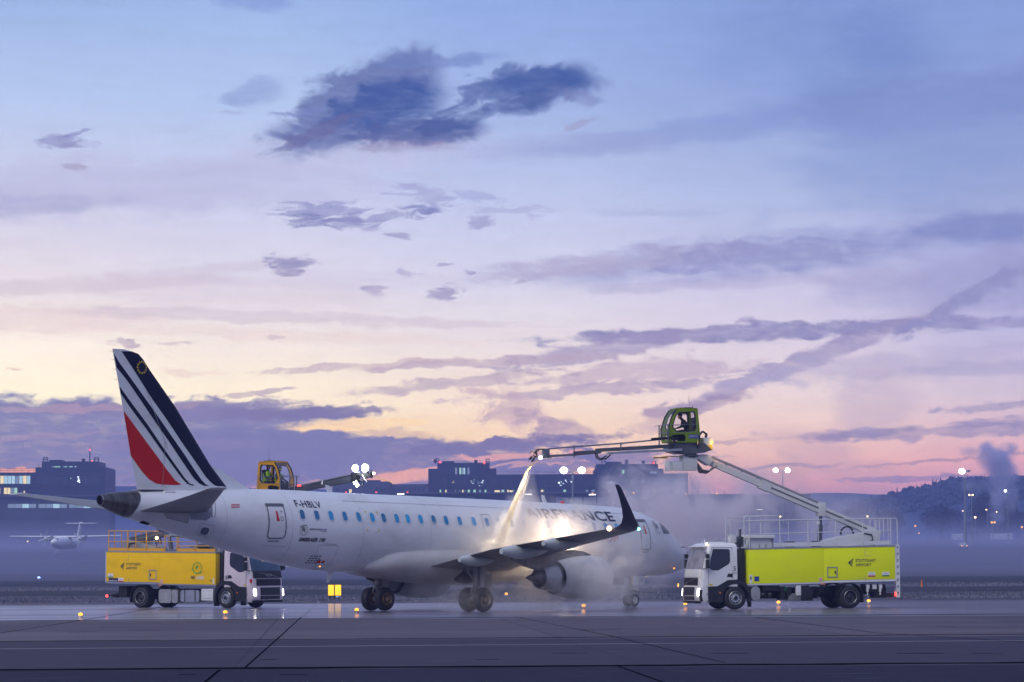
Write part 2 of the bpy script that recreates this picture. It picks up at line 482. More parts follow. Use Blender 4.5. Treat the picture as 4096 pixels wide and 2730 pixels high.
MT['cabinframe'] = mat('cabin_window_frame', (.62, .64, .66), .35)
MT['glass'] = mat('dark_glass', (.012, .016, .028), .05, spec=.8)
MT['clear'] = mat('clear_cab_glass', (.7, .78, .85), .03, spec=.5, alpha=.13)
MT['yellow'] = mat('yellow_truck_paint', (1.0, .60, .0), .5, spec=.2, dirt=(.62, .33, .01), var=.4, vscale=.9, stretch=(1, 1, 2))
MT['lime'] = mat('lime_truck_paint', (.86, .95, .0), .5, spec=.2, dirt=(.62, .68, .06), var=.35, vscale=.8, stretch=(1, 1, 2))
MT['limecab'] = mat('lime_basket_silhouette', (.17, .27, .003), .5, spec=.3, var=.15)  # lime darkened in the base colour so the basket reads as a silhouette
MT['yellowcab'] = mat('yellow_basket_paint', (.66, .32, .002), .5, spec=.3, var=.12)
MT['truckwhite'] = mat('white_truck_paint', (.74, .75, .75), .32, coat=.4, dirt=(.52, .51, .48), var=.35, vscale=1.3)
MT['pinkwhite'] = mat('pinkish_white_truck_paint', (.76, .66, .70), .32, coat=.4, dirt=(.58, .40, .50), var=.35, vscale=1.0)
MT['screen'] = mat('windscreen_painted_sky_sheen', (.035, .085, .16), .08, spec=.7, var=.6, vscale=1.2)  # blue base colour stands in for sky reflected in the glass
MT['screenpale'] = mat('windscreen_painted_steam_veil', (.30, .30, .36), .2, spec=.5, var=.5, vscale=2.5)  # pale base colour stands in for steam drifting before the glass
MT['plastic'] = mat('black_plastic', (.014, .015, .018), .5, var=.2)
MT['chassis'] = mat('chassis_black', (.010, .010, .012), .6, var=.4, vscale=5)
MT['alu'] = mat('brushed_aluminium', (.55, .56, .57), .34, .9, var=.15, vscale=4)
MT['tank'] = mat('dull_silver_tank', (.42, .42, .42), .42, .5, var=.25, vscale=2)
MT['sill'] = mat('grey_sill_paint', (.28, .30, .33), .5)
MT['railw'] = mat('white_rail_paint', (.66, .68, .70), .45)
MT['raily'] = mat('yellow_rail_paint', (.80, .40, .01), .45)
MT['boomw'] = mat('white_boom_paint', (.60, .61, .61), .42, var=.2, vscale=2, dirt=(.33, .32, .31), stretch=(.4, 2, 2))
MT['boomg'] = mat('grey_boom_steel', (.13, .14, .16), .42, .5, var=.35, vscale=2, stretch=(.5, 2, 2))
MT['steelblue'] = mat('galvanised_arm_steel', (.24, .26, .30), .36, .8, var=.2, vscale=2)
MT['hose'] = mat('black_rubber_hose', (.012, .012, .013), .5)
MT['stickw'] = mat('white_sticker', (.78, .78, .78), .5)
MT['stickg'] = mat('green_sticker', (.01, .22, .08), .5)
MT['stickr'] = mat('red_sticker', (.6, .02, .03), .5)
MT['stickb'] = mat('blue_sticker', (.02, .05, .32), .5)
MT['green'] = mat('green_emblem', (.06, .42, .05), .5)
MT['orange'] = mat('orange_reflector', (.85, .20, .01), .4)
MT['e_head'] = mat('headlamp_lens', (1, 1, 1), .2, emit=(1, .97, .88), estr=14)
MT['e_warm'] = mat('warm_lamp_lens', (1, 1, 1), .2, emit=(1, .64, .24), estr=5)
MT['e_amber'] = mat('amber_lamp_lens', (1, .6, .1), .2, emit=(1, .32, .02), estr=2.8)
MT['e_white'] = mat('white_floodlight_lens', (1, 1, 1), .2, emit=(.88, .95, 1), estr=22)
MT['e_red'] = mat('red_lamp_lens', (1, .1, .05), .2, emit=(1, .05, .04), estr=4)
MT['e_green'] = mat('green_lamp_lens', (.1, 1, .6), .2, emit=(.15, 1, .7), estr=8)
MT['e_blue'] = mat('blue_lamp_lens', (.3, .4, 1), .2, emit=(.20, .30, 1), estr=5)
MT['e_sign'] = mat('lit_yellow_sign_panel', (1, .6, .05), .4, emit=(1, .50, .02), estr=1.3)
MT['skin'] = mat('skin', (.45, .26, .18), .5)
MT['hivis'] = mat('yellow_green_hi_vis_cloth', (.36, .70, .02), .7)
MT['darkcloth'] = mat('dark_work_clothing', (.015, .017, .028), .8)
MT['wool'] = mat('dark_wool', (.012, .012, .018), .9)


def vary(m, lo, hi):
    nt = m.node_tree
    oi = nt.nodes.new('ShaderNodeObjectInfo')
    r = nt.nodes.new('ShaderNodeMapRange')
    r.inputs[3].default_value = lo
    r.inputs[4].default_value = hi
    nt.links.new(oi.outputs['Random'], r.inputs[0])
    nt.links.new(r.outputs[0], nt.nodes['Principled BSDF'].inputs['Emission Strength'])


vary(MT['cabinglass'], .12, .95)


# ------------------------------------------------------------------ mesh building
class MB:
    def __init__(self):
        self.v, self.f = [], []

    def add(self, vs, fs, T=None):
        o = len(self.v)
        self.v += [tuple(T @ Vector(p)) if T is not None else tuple(p) for p in vs]
        self.f += [tuple(o + i for i in q) for q in fs]
        return self

    def box(self, x0, x1, y0, y1, z0, z1, T=None):
        v = [(x, y, z) for x in (x0, x1) for y in (y0, y1) for z in (z0, z1)]
        return self.add(v, [(0, 1, 3, 2), (4, 6, 7, 5), (0, 4, 5, 1), (2, 3, 7, 6), (0, 2, 6, 4), (1, 5, 7, 3)], T)

    def prism(self, pts, a, b, axis='y', T=None):
        """polygon in the two other axes, extruded from a to b along axis"""
        def P(p, t):
            return {'x': (t, p[0], p[1]), 'y': (p[0], t, p[1]), 'z': (p[0], p[1], t)}[axis]
        n = len(pts)
        v = [P(p, a) for p in pts] + [P(p, b) for p in pts]
        f = [tuple(range(n))[::-1], tuple(range(n, 2 * n))] + [(i, (i + 1) % n, n + (i + 1) % n, n + i) for i in range(n)]
        return self.add(v, f, T)

    def loft(self, secs, cap=True, T=None):
        n = len(secs[0])
        v = [p for s in secs for p in s]
        f = []
        for k in range(len(secs) - 1):
            for i in range(n):
                j = (i + 1) % n
                f.append((k * n + i, k * n + j, (k + 1) * n + j, (k + 1) * n + i))
        if cap:
            f.append(tuple(range(n))[::-1])
            f.append(tuple((len(secs) - 1) * n + i for i in range(n)))
        return self.add(v, f, T)

    def cyl(self, p0, p1, r0, r1=None, n=12, cap=True):
        r1 = r0 if r1 is None else r1
        p0, p1 = Vector(p0), Vector(p1)
        d = (p1 - p0).normalized()
        a = d.orthogonal().normalized()
        b = d.cross(a)
        ring = lambda p, r: [p + (a * math.cos(2 * math.pi * i / n) + b * math.sin(2 * math.pi * i / n)) * r for i in range(n)]
        return self.loft([ring(p0, r0), ring(p1, r1)], cap)

    def tube(self, pts, r, n=6):
        pts = [Vector(p) for p in pts]
        secs = []
        up = None
        for i, p in enumerate(pts):
            d = (pts[min(i + 1, len(pts) - 1)] - pts[max(i - 1, 0)]).normalized()
            if up is None:
                up = d.orthogonal().normalized()
            a = (up - d * up.dot(d)).normalized()
            up = a
            b = d.cross(a)
            secs.append([p + (a * math.cos(2 * math.pi * k / n) + b * math.sin(2 * math.pi * k / n)) * r for k in range(n)])
        return self.loft(secs)

    def rev(self, prof, c=(0, 0, 0), axis='x', n=24, cap=True):
        """profile of (along, radius) turned round an axis"""
        c = Vector(c)
        secs = []
        for t, r in prof:
            s = []
            for i in range(n):
                a = 2 * math.pi * i / n
                u, w = r * math.cos(a), r * math.sin(a)
                s.append(c + Vector({'x': (t, u, w), 'y': (u, t, w), 'z': (u, w, t)}[axis]))
            secs.append(s)
        return self.loft(secs, cap)

    def sph(self, c, r, n=12, m=8, sc=(1, 1, 1)):
        c = Vector(c)
        secs = []
        for j in range(m + 1):
            t = math.pi * (j + .02) / (m + .04)
            secs.append([c + Vector((r * sc[0] * math.sin(t) * math.cos(2 * math.pi * i / n), r * sc[1] * math.sin(t) * math.sin(2 * math.pi * i / n), r * sc[2] * math.cos(t))) for i in range(n)])
        return self.loft(secs)

    def build(self, name, m, parent=None, smooth=False, bevel=0.0, ang=35, **props):
        me = bpy.data.meshes.new(name)
        me.from_pydata([tuple(p) for p in self.v], [], self.f)
        bm = bmesh.new()
        bm.from_mesh(me)
        bmesh.ops.recalc_face_normals(bm, faces=bm.faces)
        if bevel:
            es = [e for e in bm.edges if len(e.link_faces) == 2 and e.calc_face_angle(0) > R(30)]
            bmesh.ops.bevel(bm, geom=es, offset=bevel, segments=2, affect='EDGES', profile=.6, clamp_overlap=True)
        bm.to_mesh(me)
        bm.free()
        if smooth or bevel:
            me.shade_smooth()
            me.set_sharp_from_angle(angle=R(ang))
        me.materials.append(MT[m] if isinstance(m, str) else m)
        o = bpy.data.objects.new(name, me)
        COL.objects.link(o)
        if parent is not None:
            o.parent = parent
        for k, x in props.items():
            o[k] = x
        return o


def thing(name, label, cat, loc=(0, 0, 0), rz=0.0, group=None):
    o = bpy.data.objects.new(name, None)
    COL.objects.link(o)
    o.location = loc
    o.rotation_euler = (0, 0, rz)
    o.empty_display_size = .3
    o['label'] = label
    o['category'] = cat
    if group:
        o['group'] = group
    return o


def tag(o, label, cat, group=None):
    o['label'] = label
    o['category'] = cat
    if group:
        o['group'] = group
    return o


def struct(o, kind='structure'):
    o['kind'] = kind
    return o


def kids(o):
    return [c for c in COL.objects if c.parent is o]


def copy_tree(o, label, loc=None, rz=None, group=None):
    def rec(s, par):
        c = s.copy()
        COL.objects.link(c)
        c.parent = par
        for ch in kids(s):
            rec(ch, c)
        return c
    r = rec(o, None)
    r['label'] = label
    if loc is not None:
        r.location = loc
    if rz is not None:
        r.rotation_euler = (0, 0, rz)
    if group:
        r['group'] = group
    return r


def interp(tab, x):
    if x <= tab[0][0]:
        return tab[0][1:]
    for a, b in zip(tab, tab[1:]):
        if x <= b[0]:
            t = (x - a[0]) / (b[0] - a[0])
            return tuple(p + (q - p) * t for p, q in zip(a[1:], b[1:]))
    return tab[-1][1:]


def smooth_tab(tab, n):
    """Catmull-Rom through the rows of a table"""
    out = []
    for i in range(len(tab) - 1):
        p = [tab[max(i - 1, 0)], tab[i], tab[i + 1], tab[min(i + 2, len(tab) - 1)]]
        for k in range(n):
            t = k / n
            out.append(tuple(.5 * ((2 * b) + (-a + c) * t + (2 * a - 5 * b + 4 * c - d) * t * t + (-a + 3 * b - 3 * c + d) * t ** 3) for a, b, c, d in zip(*p)))
    out.append(tuple(tab[-1]))
    return out


_font = None


def text_mesh(s, size=1.0, spacing=1.0, shear=0.0, bold=0.0, cuts=0.0, sx=1.0):
    """flat lettering as (verts, faces) in x (reading direction) and y (up), origin bottom left, cap height = size"""
    cu = bpy.data.curves.new('t', 'FONT')
    cu.body = s
    cu.size = 1.0
    cu.space_character = spacing
    cu.shear = shear
    cu.offset = bold
    cu.resolution_u = 3
    ob = bpy.data.objects.new('t', cu)
    COL.objects.link(ob)
    me = bpy.data.meshes.new_from_object(ob, depsgraph=None) if False else ob.to_mesh()
    bm = bmesh.new()
    bm.from_mesh(me)
    ob.to_mesh_clear()
    bpy.data.objects.remove(ob)
    bpy.data.curves.remove(cu)
    bmesh.ops.remove_doubles(bm, verts=bm.verts, dist=1e-4)
    ys = [v.co.y for v in bm.verts]
    k = size / 0.70
    x0 = min(v.co.x for v in bm.verts)
    for v in bm.verts:
        v.co.x = (v.co.x - x0) * k * sx
        v.co.y *= k
    if cuts:
        t = min(v.co.y for v in bm.verts) + cuts
        hi = max(v.co.y for v in bm.verts)
        while t < hi:
            bmesh.ops.bisect_plane(bm, geom=bm.verts[:] + bm.edges[:] + bm.faces[:], plane_co=(0, t, 0), plane_no=(0, 1, 0))
            t += cuts
    bm.verts.index_update()
    vs = [v.co.copy() for v in bm.verts]
    fs = [tuple(v.index for v in f.verts) for f in bm.faces]
    bm.free()
    return vs, fs


def poly_mesh(pts, cutx=0.0, cuty=0.0):
    """flat polygon, cut up on a grid, as (verts, faces)"""
    bm = bmesh.new()
    bm.faces.new([bm.verts.new((p[0], p[1], 0)) for p in pts])
    bmesh.ops.triangulate(bm, faces=bm.faces[:])
    for ax, st in ((0, cutx), (1, cuty)):
        if not st:
            continue
        lo, hi = min(v.co[ax] for v in bm.verts), max(v.co[ax] for v in bm.verts)
        t = lo + st
        while t < hi:
            no = (1, 0, 0) if ax == 0 else (0, 1, 0)
            co = (t, 0, 0) if ax == 0 else (0, t, 0)
            bmesh.ops.bisect_plane(bm, geom=bm.verts[:] + bm.edges[:] + bm.faces[:], plane_co=co, plane_no=no)
            t += st
    bm.verts.index_update()
    vs = [v.co.copy() for v in bm.verts]
    fs = [tuple(v.index for v in f.verts) for f in bm.faces]
    bm.free()
    return vs, fs


def poly_cut(pts, xs_, ys_):
    bm = bmesh.new()
    bm.faces.new([bm.verts.new((p[0], p[1], 0)) for p in pts])
    bmesh.ops.triangulate(bm, faces=bm.faces[:])
    for ax, L_ in ((0, xs_), (1, ys_)):
        for t in L_:
            bmesh.ops.bisect_plane(bm, geom=bm.verts[:] + bm.edges[:] + bm.faces[:], plane_co=(t, 0, 0) if ax == 0 else (0, t, 0), plane_no=(1, 0, 0) if ax == 0 else (0, 1, 0))
    bm.verts.index_update()
    vs = [v.co.copy() for v in bm.verts]
    fs = [tuple(v.index for v in f.verts) for f in bm.faces]
    bm.free()
    return vs, fs


def rrect(x0, x1, y0, y1, r, n=4):
    out = []
    for cx, cy, a0 in ((x1 - r, y1 - r, 0), (x0 + r, y1 - r, 90), (x0 + r, y0 + r, 180), (x1 - r, y0 + r, 270)):
        for k in range(n + 1):
            a = R(a0 + 90 * k / n)
            out.append((cx + r * math.cos(a), cy + r * math.sin(a)))
    return out


def ring_strip(outer, inner):
    """(verts, faces) of the band between two loops of equal length"""
    n = len(outer)
    return [Vector((p[0], p[1], 0)) for p in outer + inner], [(i, (i + 1) % n, n + (i + 1) % n, n + i) for i in range(n)]

# ------------------------------------------------------------------ the airliner (local x = nose, y = left wing, z = up)
AC_O, AC_TH = Vector((-3.797, 128.128, 0)), 0.8315
plane = thing('airliner', 'white airliner with blue and red tail stripes being sprayed on the wet apron', 'airliner', AC_O, AC_TH)
AC_F = Vector((math.cos(AC_TH), math.sin(AC_TH), 0))
AC_R = Vector((math.sin(AC_TH), -math.cos(AC_TH), 0))


def ac_world(X, Y, Z):
    return AC_O + AC_F * X + AC_R * Y + Vector((0, 0, Z))


def ac_hit(px, py, Y):
    """(X, Z) where the pixel's ray meets the plane Y of the aircraft (Y to its right)"""
    d = ray(px, py)
    o = Vector((0, 0, CAM_H)) - AC_O
    t = (Y - o.dot(AC_R)) / d.dot(AC_R)
    P = o + d * t
    return P.dot(AC_F), P.z


FUS = smooth_tab([(-18.3, 4.80, 4.42, .19), (-17.4, 4.92, 4.06, .42), (-16.35, 4.99, 3.78, .62), (-14.3, 5.06, 3.26, .90), (-12.1, 5.12, 2.74, 1.14), (-10.2, 5.15, 2.33, 1.31), (-8.9, 5.15, 2.08, 1.40),
                  (-7.6, 5.13, 1.88, 1.46), (-6, 5.09, 1.74, 1.50), (-4, 5.05, 1.69, 1.505), (0, 4.98, 1.62, 1.505), (4, 4.90, 1.54, 1.505), (8, 4.81, 1.45, 1.505), (11.5, 4.71, 1.38, 1.50), (13.2, 4.60, 1.35, 1.46),
                  (14.4, 4.38, 1.36, 1.31), (15.3, 4.10, 1.39, 1.16), (16.1, 3.69, 1.46, .98), (16.8, 3.24, 1.56, .77), (17.4, 2.87, 1.69, .54), (17.8, 2.62, 1.78, .36), (18.02, 2.38, 1.93, .19), (18.10, 2.18, 2.12, .03)], 4)


def fus_sec(X):
    top, bot, w = interp(FUS, X)
    return (top + bot) / 2, (top - bot) / 2, w


def fus_y(X, Z):
    zc, hh, w = fus_sec(X)
    q = max(-1, min(1, (Z - zc) / hh))
    return w * math.sqrt(max(0, 1 - q * q))


def fus_hit(px, py):
    Y = 1.2
    for _ in range(14):
        X, Z = ac_hit(px, py, Y)
        Y = .5 * Y + .5 * fus_y(X, Z)
    return X, Z


def fus_pt(X, Z, off=0.0):
    y = fus_y(X, Z)
    zc, hh, w = fus_sec(X)
    n = Vector((0, -y / (w * w), (Z - zc) / (hh * hh))).normalized()
    return Vector((X, -y, Z)) + n * off


fb = MB()
NS = 48
secs = []
xs = [-16.9 + i * .35 for i in range(int((15.0 + 16.9) / .35))] + [14.9 + .16 * i for i in range(18)] + [17.75, 17.88, 17.97, 18.03, 18.07, 18.10]
for X in xs:
    zc, hh, w = fus_sec(X)
    secs.append([(X, w * math.sin(2 * math.pi * i / NS), zc + hh * math.cos(2 * math.pi * i / NS)) for i in range(NS)])
fb.loft(secs)
fb.build('fuselage', 'white', plane, smooth=True, ang=60)
tb = MB()
secs = []
for k in range(9):
    X = -18.25 + 1.55 * k / 8
    zc, hh, w = fus_sec(X)
    # the front edge of the metal cone slopes: lower part further aft
    secs.append([(X - (.42 * (k / 8)) * (1 - math.cos(2 * math.pi * i / NS)) * .5 + .0, (w + .012) * math.sin(2 * math.pi * i / NS), zc + (hh + .012) * math.cos(2 * math.pi * i / NS)) for i in range(NS)])
    if k == 8:
        zc, hh, w = fus_sec(X)
tb2 = MB()
secs = []
for k in range(11):
    ring = []
    for i in range(NS):
        a = 2 * math.pi * i / NS
        X = -18.25 + (1.75 - .55 * (1 - math.cos(a)) * .5) * k / 10
        zc, hh, w = fus_sec(X)
        ring.append((X, (w + .014) * math.sin(a), zc + (hh + .014) * math.cos(a)))
    secs.append(ring)
tb2.loft(secs)
cone = tb2.build('tail_cone', 'apu', plane, smooth=True, ang=60)
zc, hh, w = fus_sec(-18.25)
MB().rev([(-18.29, .17), (-18.262, .175)], (0, 0, zc), n=24).build('exhaust_opening', 'black', cone)
MB().loft([[(-18.30, .19 * math.sin(t * math.pi / 12), zc + .19 * math.cos(t * math.pi / 12)) for t in range(24)], [(-18.25, .205 * math.sin(t * math.pi / 12), zc + .205 * math.cos(t * math.pi / 12)) for t in range(24)]], cap=False).build('exhaust_rim', 'metal', cone)

# belly fairing
bb = MB()
BEL = smooth_tab([(-4.6, 2.2, 1.72, .9), (-3.6, 2.70, 1.52, 1.42), (-2.4, 2.85, 1.40, 1.60), (-.8, 2.92, 1.24, 1.70), (1.0, 2.92, 1.15, 1.76), (2.7, 2.88, 1.12, 1.78), (5.3, 2.75, 1.20, 1.72), (7.1, 2.4, 1.36, 1.48), (8.4, 2.0, 1.44, 1.0)], 4)
secs = []
for X, top, bot, w in BEL:
    zc, hh = (top + bot) / 2, (top - bot) / 2
    ring = []
    for i in range(36):
        a = 2 * math.pi * i / 36
        cs, sn = math.cos(a), math.sin(a)
        ring.append((X, w * math.copysign(abs(sn) ** .8, sn), zc + hh * math.copysign(abs(cs) ** .8, cs)))
    secs.append(ring)
bb.loft(secs)
belly = bb.build('belly_fairing', 'bellypaint', plane, smooth=True, ang=60)
for s in (1, -1):
    pb = MB()
    pb.sph((1.15, -s * 1.25, 1.78), 1.0, 20, 12, (1.05, .56, .60))
    pb.build('wheel_well', 'black', plane, smooth=True)


def decal(name, vs, fs, m, parent=None, off=.012, **kw):
    """2D shape given in (X, Z) laid on the right side of the fuselage"""
    b = MB()
    b.add([fus_pt(p[0], p[1], off) for p in vs], fs)
    return b.build(name, m, parent or plane, **kw)


def xz(pts):
    return [fus_hit(*p) for p in pts]


def fus_text(name, s, p0, p1, cap, m, cuts=.07, **kw):
    vs, fs = text_mesh(s, cap, cuts=cuts, **kw)
    a, b = fus_hit(*p0), fus_hit(*p1)
    wd = max(v.x for v in vs)
    q = [(a[0] + (b[0] - a[0]) * v.x / wd, a[1] + (b[1] - a[1]) * v.x / wd + v.y) for v in vs]
    return decal(name, q, fs, m, off=.014)


def outline(name, pts, wd, m, parent=None, off=.012, closed=True):
    """narrow band along a path given in (X, Z)"""
    vs, fs = [], []
    n = len(pts)
    for i, p in enumerate(pts):
        a, b = pts[(i - 1) % n if closed else max(i - 1, 0)], pts[(i + 1) % n if closed else min(i + 1, n - 1)]
        d = Vector((b[0] - a[0], b[1] - a[1])).normalized()
        vs += [(p[0] - d.y * wd / 2, p[1] + d.x * wd / 2), (p[0] + d.y * wd / 2, p[1] - d.x * wd / 2)]
    for i in range(n if closed else n - 1):
        j = (i + 1) % n
        fs.append((2 * i, 2 * i + 1, 2 * j + 1, 2 * j))
    return decal(name, vs, fs, m, parent, off)


def dens(pts, step=.08):
    out = []
    for a, b in zip(pts, pts[1:] + pts[:1]):
        k = max(1, int(math.hypot(b[0] - a[0], b[1] - a[1]) / step))
        out += [(a[0] + (b[0] - a[0]) * i / k, a[1] + (b[1] - a[1]) * i / k) for i in range(k)]
    return out


# cabin windows
WPX = [(1208.5, 2059), (1266.7, 2061.5), (1323.3, 2063.8), (1378.8, 2066), (1434.3, 2068.2), (1488.6, 2070.6), (1534.2, 2072.6), (1586.2, 2074.4), (1630.6, 2076.3), (1681.9, 2078.2), (1733.9, 2080.3), (1783.7, 2082.2), (1838, 2084.6), (1894.7, 2087), (1947.5, 2089.6)]
wins = [fus_hit(*p) for p in WPX]
dz = (wins[-1][1] - wins[0][1]) / (wins[-1][0] - wins[0][0])
x = wins[-1][0] + .80
while x < 11.6:
    wins.append((x, wins[-1][1] + dz * .80))
    x += .80
for X, Z in wins:
    f_ = dens(rrect(X - .17, X + .17, Z - .235, Z + .235, .14), .05)
    vs, fs = poly_mesh(f_, 0, .09)
    fr = decal('cabin_window', vs, fs, 'cabinframe', off=.010)
    vs, fs = poly_mesh(rrect(X - .12, X + .12, Z - .185, Z + .185, .10), 0, .09)
    decal('window_glass', vs, fs, 'cabinglass', fr, off=.018)

# doors
def door(name, x0, x1, z0, z1, lw, mtl, r=.16):
    vs, fs = poly_mesh(dens(rrect(x0, x1, z0, z1, r)), 0, .12)
    d = decal(name, vs, fs, 'white', off=.008)
    outline('door_outline', dens(rrect(x0, x1, z0, z1, r)), lw, mtl, d, off=.016)
    return d


(ax, az_), (bx, bz_) = fus_hit(1078.7, 2017), fus_hit(1147, 2153)
rear = door('rear_door', -10.50, -9.62, 3.13, 4.50, .05, 'greyline')
vs, fs = poly_mesh(dens(rrect(-10.56, -9.56, 4.42, 4.54, .05)), 0, .1)
decal('door_header', vs, fs, 'greyline', rear, off=.02)
vs, fs = poly_mesh([(-10.1, 3.83), (-10.1, 4.23), (-10.02, 4.23), (-9.98, 3.95), (-9.94, 3.83)], 0, .1)
decal('handle_marking', vs, fs, 'red', rear, off=.018)
outline('handle_recess', dens(rrect(-9.88, -9.76, 3.84, 3.99, .03)), .02, 'greyline', rear, off=.018)
vs, fs = poly_mesh(rrect(-9.84, -9.78, 4.18, 4.24, .028))
decal('door_window', vs, fs, 'black', rear, off=.018)
vs, fs = poly_mesh(rrect(-10.4, -9.85, 3.0, 3.035, .01))
decal('door_scuff_plate', vs, fs, 'greyline', off=.014)
fwd = door('front_door', 12.88, 13.60, 2.66, 4.02, .055, 'greyline')
vs, fs = poly_mesh(dens(rrect(12.84, 13.64, 3.94, 4.07, .05)), 0, .1)
decal('door_header', vs, fs, 'greyline', fwd, off=.02)
vs, fs = poly_mesh([(13.24, 3.40), (13.24, 3.78), (13.31, 3.78), (13.35, 3.5), (13.39, 3.40)], 0, .1)
decal('handle_marking', vs, fs, 'red', fwd, off=.018)
outline('handle_recess', dens(rrect(13.08, 13.2, 3.42, 3.55, .03)), .02, 'greyline', fwd, off=.018)
vs, fs = poly_mesh(rrect(12.98, 13.48, 2.53, 2.57, .01))
decal('door_scuff_plate', vs, fs, 'greyline', off=.014)
(ex0, ez0), (ex1, ez1) = fus_hit(1927.5, 2140), fus_hit(1959, 2058)
oc = sum(w_[0] for w_ in wins[14:15])
ovw = door('overwing_exit', oc - .27, oc + .27, wins[14][1] - .55, wins[14][1] + .33, .03, 'hair', .09)
for xs_ in (-12.6, -9.25, -5.3, -1.2, 3.4, 7.3, 11.6, 14.25):
    zc, hh, w = fus_sec(xs_)
    outline('frame_seam', [(xs_, zc + hh * math.sin(R(a))) for a in range(-70, 76, 8)], .010, 'hair', closed=False, off=.009)
# fine seams
outline('cargo_door_outline', dens(xz([(1275, 2180), (1354, 2184), (1330, 2240), (1297, 2276), (1250, 2277)]) + xz([(1262, 2220)])), .014, 'hair')
outline('service_panel_outline', xz([(1070, 2136), (1050, 2184), (1142, 2186)]), .012, 'hair', closed=False)
outline('seam', [(X_ / 10, 5.0 - .021 * X_ / 10 - .42) for X_ in range(-60, 130, 6)], .012, 'hair', closed=False)
for pxs in ([(1480, 2230), (1530, 2270), (1628, 2262)], [(1300, 2176), (1348, 2179)]):
    outline('seam', xz(pxs), .014, 'hair', closed=False)
# tail area patches under the stabiliser
T3 = lambda a, b: (380 + a / 4.525, 1930 + b / 4.525)
vs, fs = poly_mesh(dens(xz([T3(1720, 520), T3(2070, 330), T3(2085, 640), T3(2010, 690), T3(1730, 672)]), .1), .2, .15)
decal('stabiliser_scuff_plate', vs, fs, 'sill', off=.012)
vs, fs = poly_mesh(dens(xz([T3(1230, 530), T3(1715, 525), T3(1675, 735), T3(1300, 640)]), .1), .2, .15)
decal('stabiliser_seal_panel', vs, fs, 'cowl', off=.014)
outline('seal_panel_edge', dens(xz([T3(1230, 530), T3(1715, 525), T3(1675, 735), T3(1300, 640)]), .1), .025, 'hair', off=.02)
vs, fs = poly_mesh(dens(xz([T3(1930, 830), T3(1975, 815), T3(2050, 825), T3(2065, 860), T3(2030, 935), T3(1985, 955), T3(1910, 930), T3(1905, 895)]), .1), 0, .1)
decal('outflow_valve', vs, fs, 'greyline', off=.014)
outline('outflow_panel', dens(xz([T3(1900, 735), T3(2150, 790), T3(2120, 930), T3(2060, 1000), T3(1840, 930)]), .1), .012, 'hair')
vs, fs = poly_mesh(dens(xz([T3(800, 730), T3(860, 690), T3(1000, 740), T3(960, 772)]), .1), 0, .1)
decal('tail_vent', vs, fs, 'black', off=.014)
tk = MB()
for k in range(14):
    X_, Z_ = fus_hit(*T3(2110, 375 + k * 19))
    tk.add([fus_pt(X_ + a, Z_ + b, .014) for a, b in ((-.035, -.012), (.035, -.012), (.035, .012), (-.035, .012))], [(0, 1, 2, 3)])
tk.build('trim_scale', 'darktext', plane)
outline('trim_scale_line', xz([T3(2170, 375), T3(2180, 500), T3(2165, 640)]), .02, 'darktext', closed=False)
tk = MB()
for k in range(3):
    X_, Z_ = fus_hit(941, 2019 + k * 6)
    tk.add([fus_pt(X_ + a, Z_ + b, .014) for a, b in ((-.22, -.012), (.22, -.012), (.22, .012), (-.22, .012))], [(0, 1, 2, 3)])
tk.build('red_notice', 'stickr', plane)
# yellow corner marks round the rear wing position
for k, (qx, qy, sx_, sz_) in enumerate([(1456, 2046, 1, -1), (1508, 2048, -1, -1), (1466, 2124, 1, 1), (1517, 2127, -1, 1)]):
    X_, Z_ = fus_hit(qx, qy)
    bq = MB()
    bq.add([fus_pt(X_ + a * sx_, Z_ + b * sz_, .014) for a, b in ((0, 0), (.11, 0), (.11, .03), (.03, .03), (.03, .11), (0, .11))], [(0, 1, 2, 3), (0, 3, 4, 5)])
    bq.build('corner_marking', 'yellowstar', plane)
for pxs in ([(1265, 2252), (1277, 2238), (1284, 2240), (1279, 2253)], [(1284, 2252), (1290, 2243), (1300, 2244), (1294, 2253)]):
    vs, fs = poly_mesh(xz(pxs))
    decal('red_marking', vs, fs, 'red', off=.014)

# writing
fus_text('registration', 'F-HBLV', (1184, 2028), (1288, 2033), .27, 'navytext', spacing=1.05, bold=.012)
fus_text('type_lettering', 'EMBRAER 190', (1193, 2165), (1300, 2168), .145, 'darktext', shear=.35, bold=.035)
fus_text('airline_lettering', 'AIRFRANCE', (2112, 2071), (2463, 2086), .43, 'navytext', spacing=1.04, bold=.02)
fus_text('subtitle_lettering', 'HOP', (2390, 2166), (2474, 2168), .27, 'salmon', bold=.02)
fus_text('group_lettering', 'AIRFRANCE', (1237, 2120.5), (1282, 2121.8), .065, 'navytext', cuts=0, bold=.02)
fus_text('group_lettering', 'KLM', (1284, 2121.8), (1305, 2122.5), .065, 'stickb', cuts=0, bold=.01)
fus_text('group_lettering', 'GROUP', (1283, 2128.5), (1305, 2129), .05, 'darktext', cuts=0)
mk = MB()
X_, Z_ = fus_hit(1256, 2239)
rnd = random.Random(5)
for k in range(16):
    a, b = -.25 + (k % 4) * .15, .14 - (k // 4) * .09
    mk.add([fus_pt(X_ + a + p, Z_ + b + q, .014) for p, q in ((-.05, -.02), (.03 + rnd.random() * .04, -.02), (.03, .02), (-.05, .02))], [(0, 1, 2, 3)])
mk.build('maintenance_notices', 'darktext', plane)


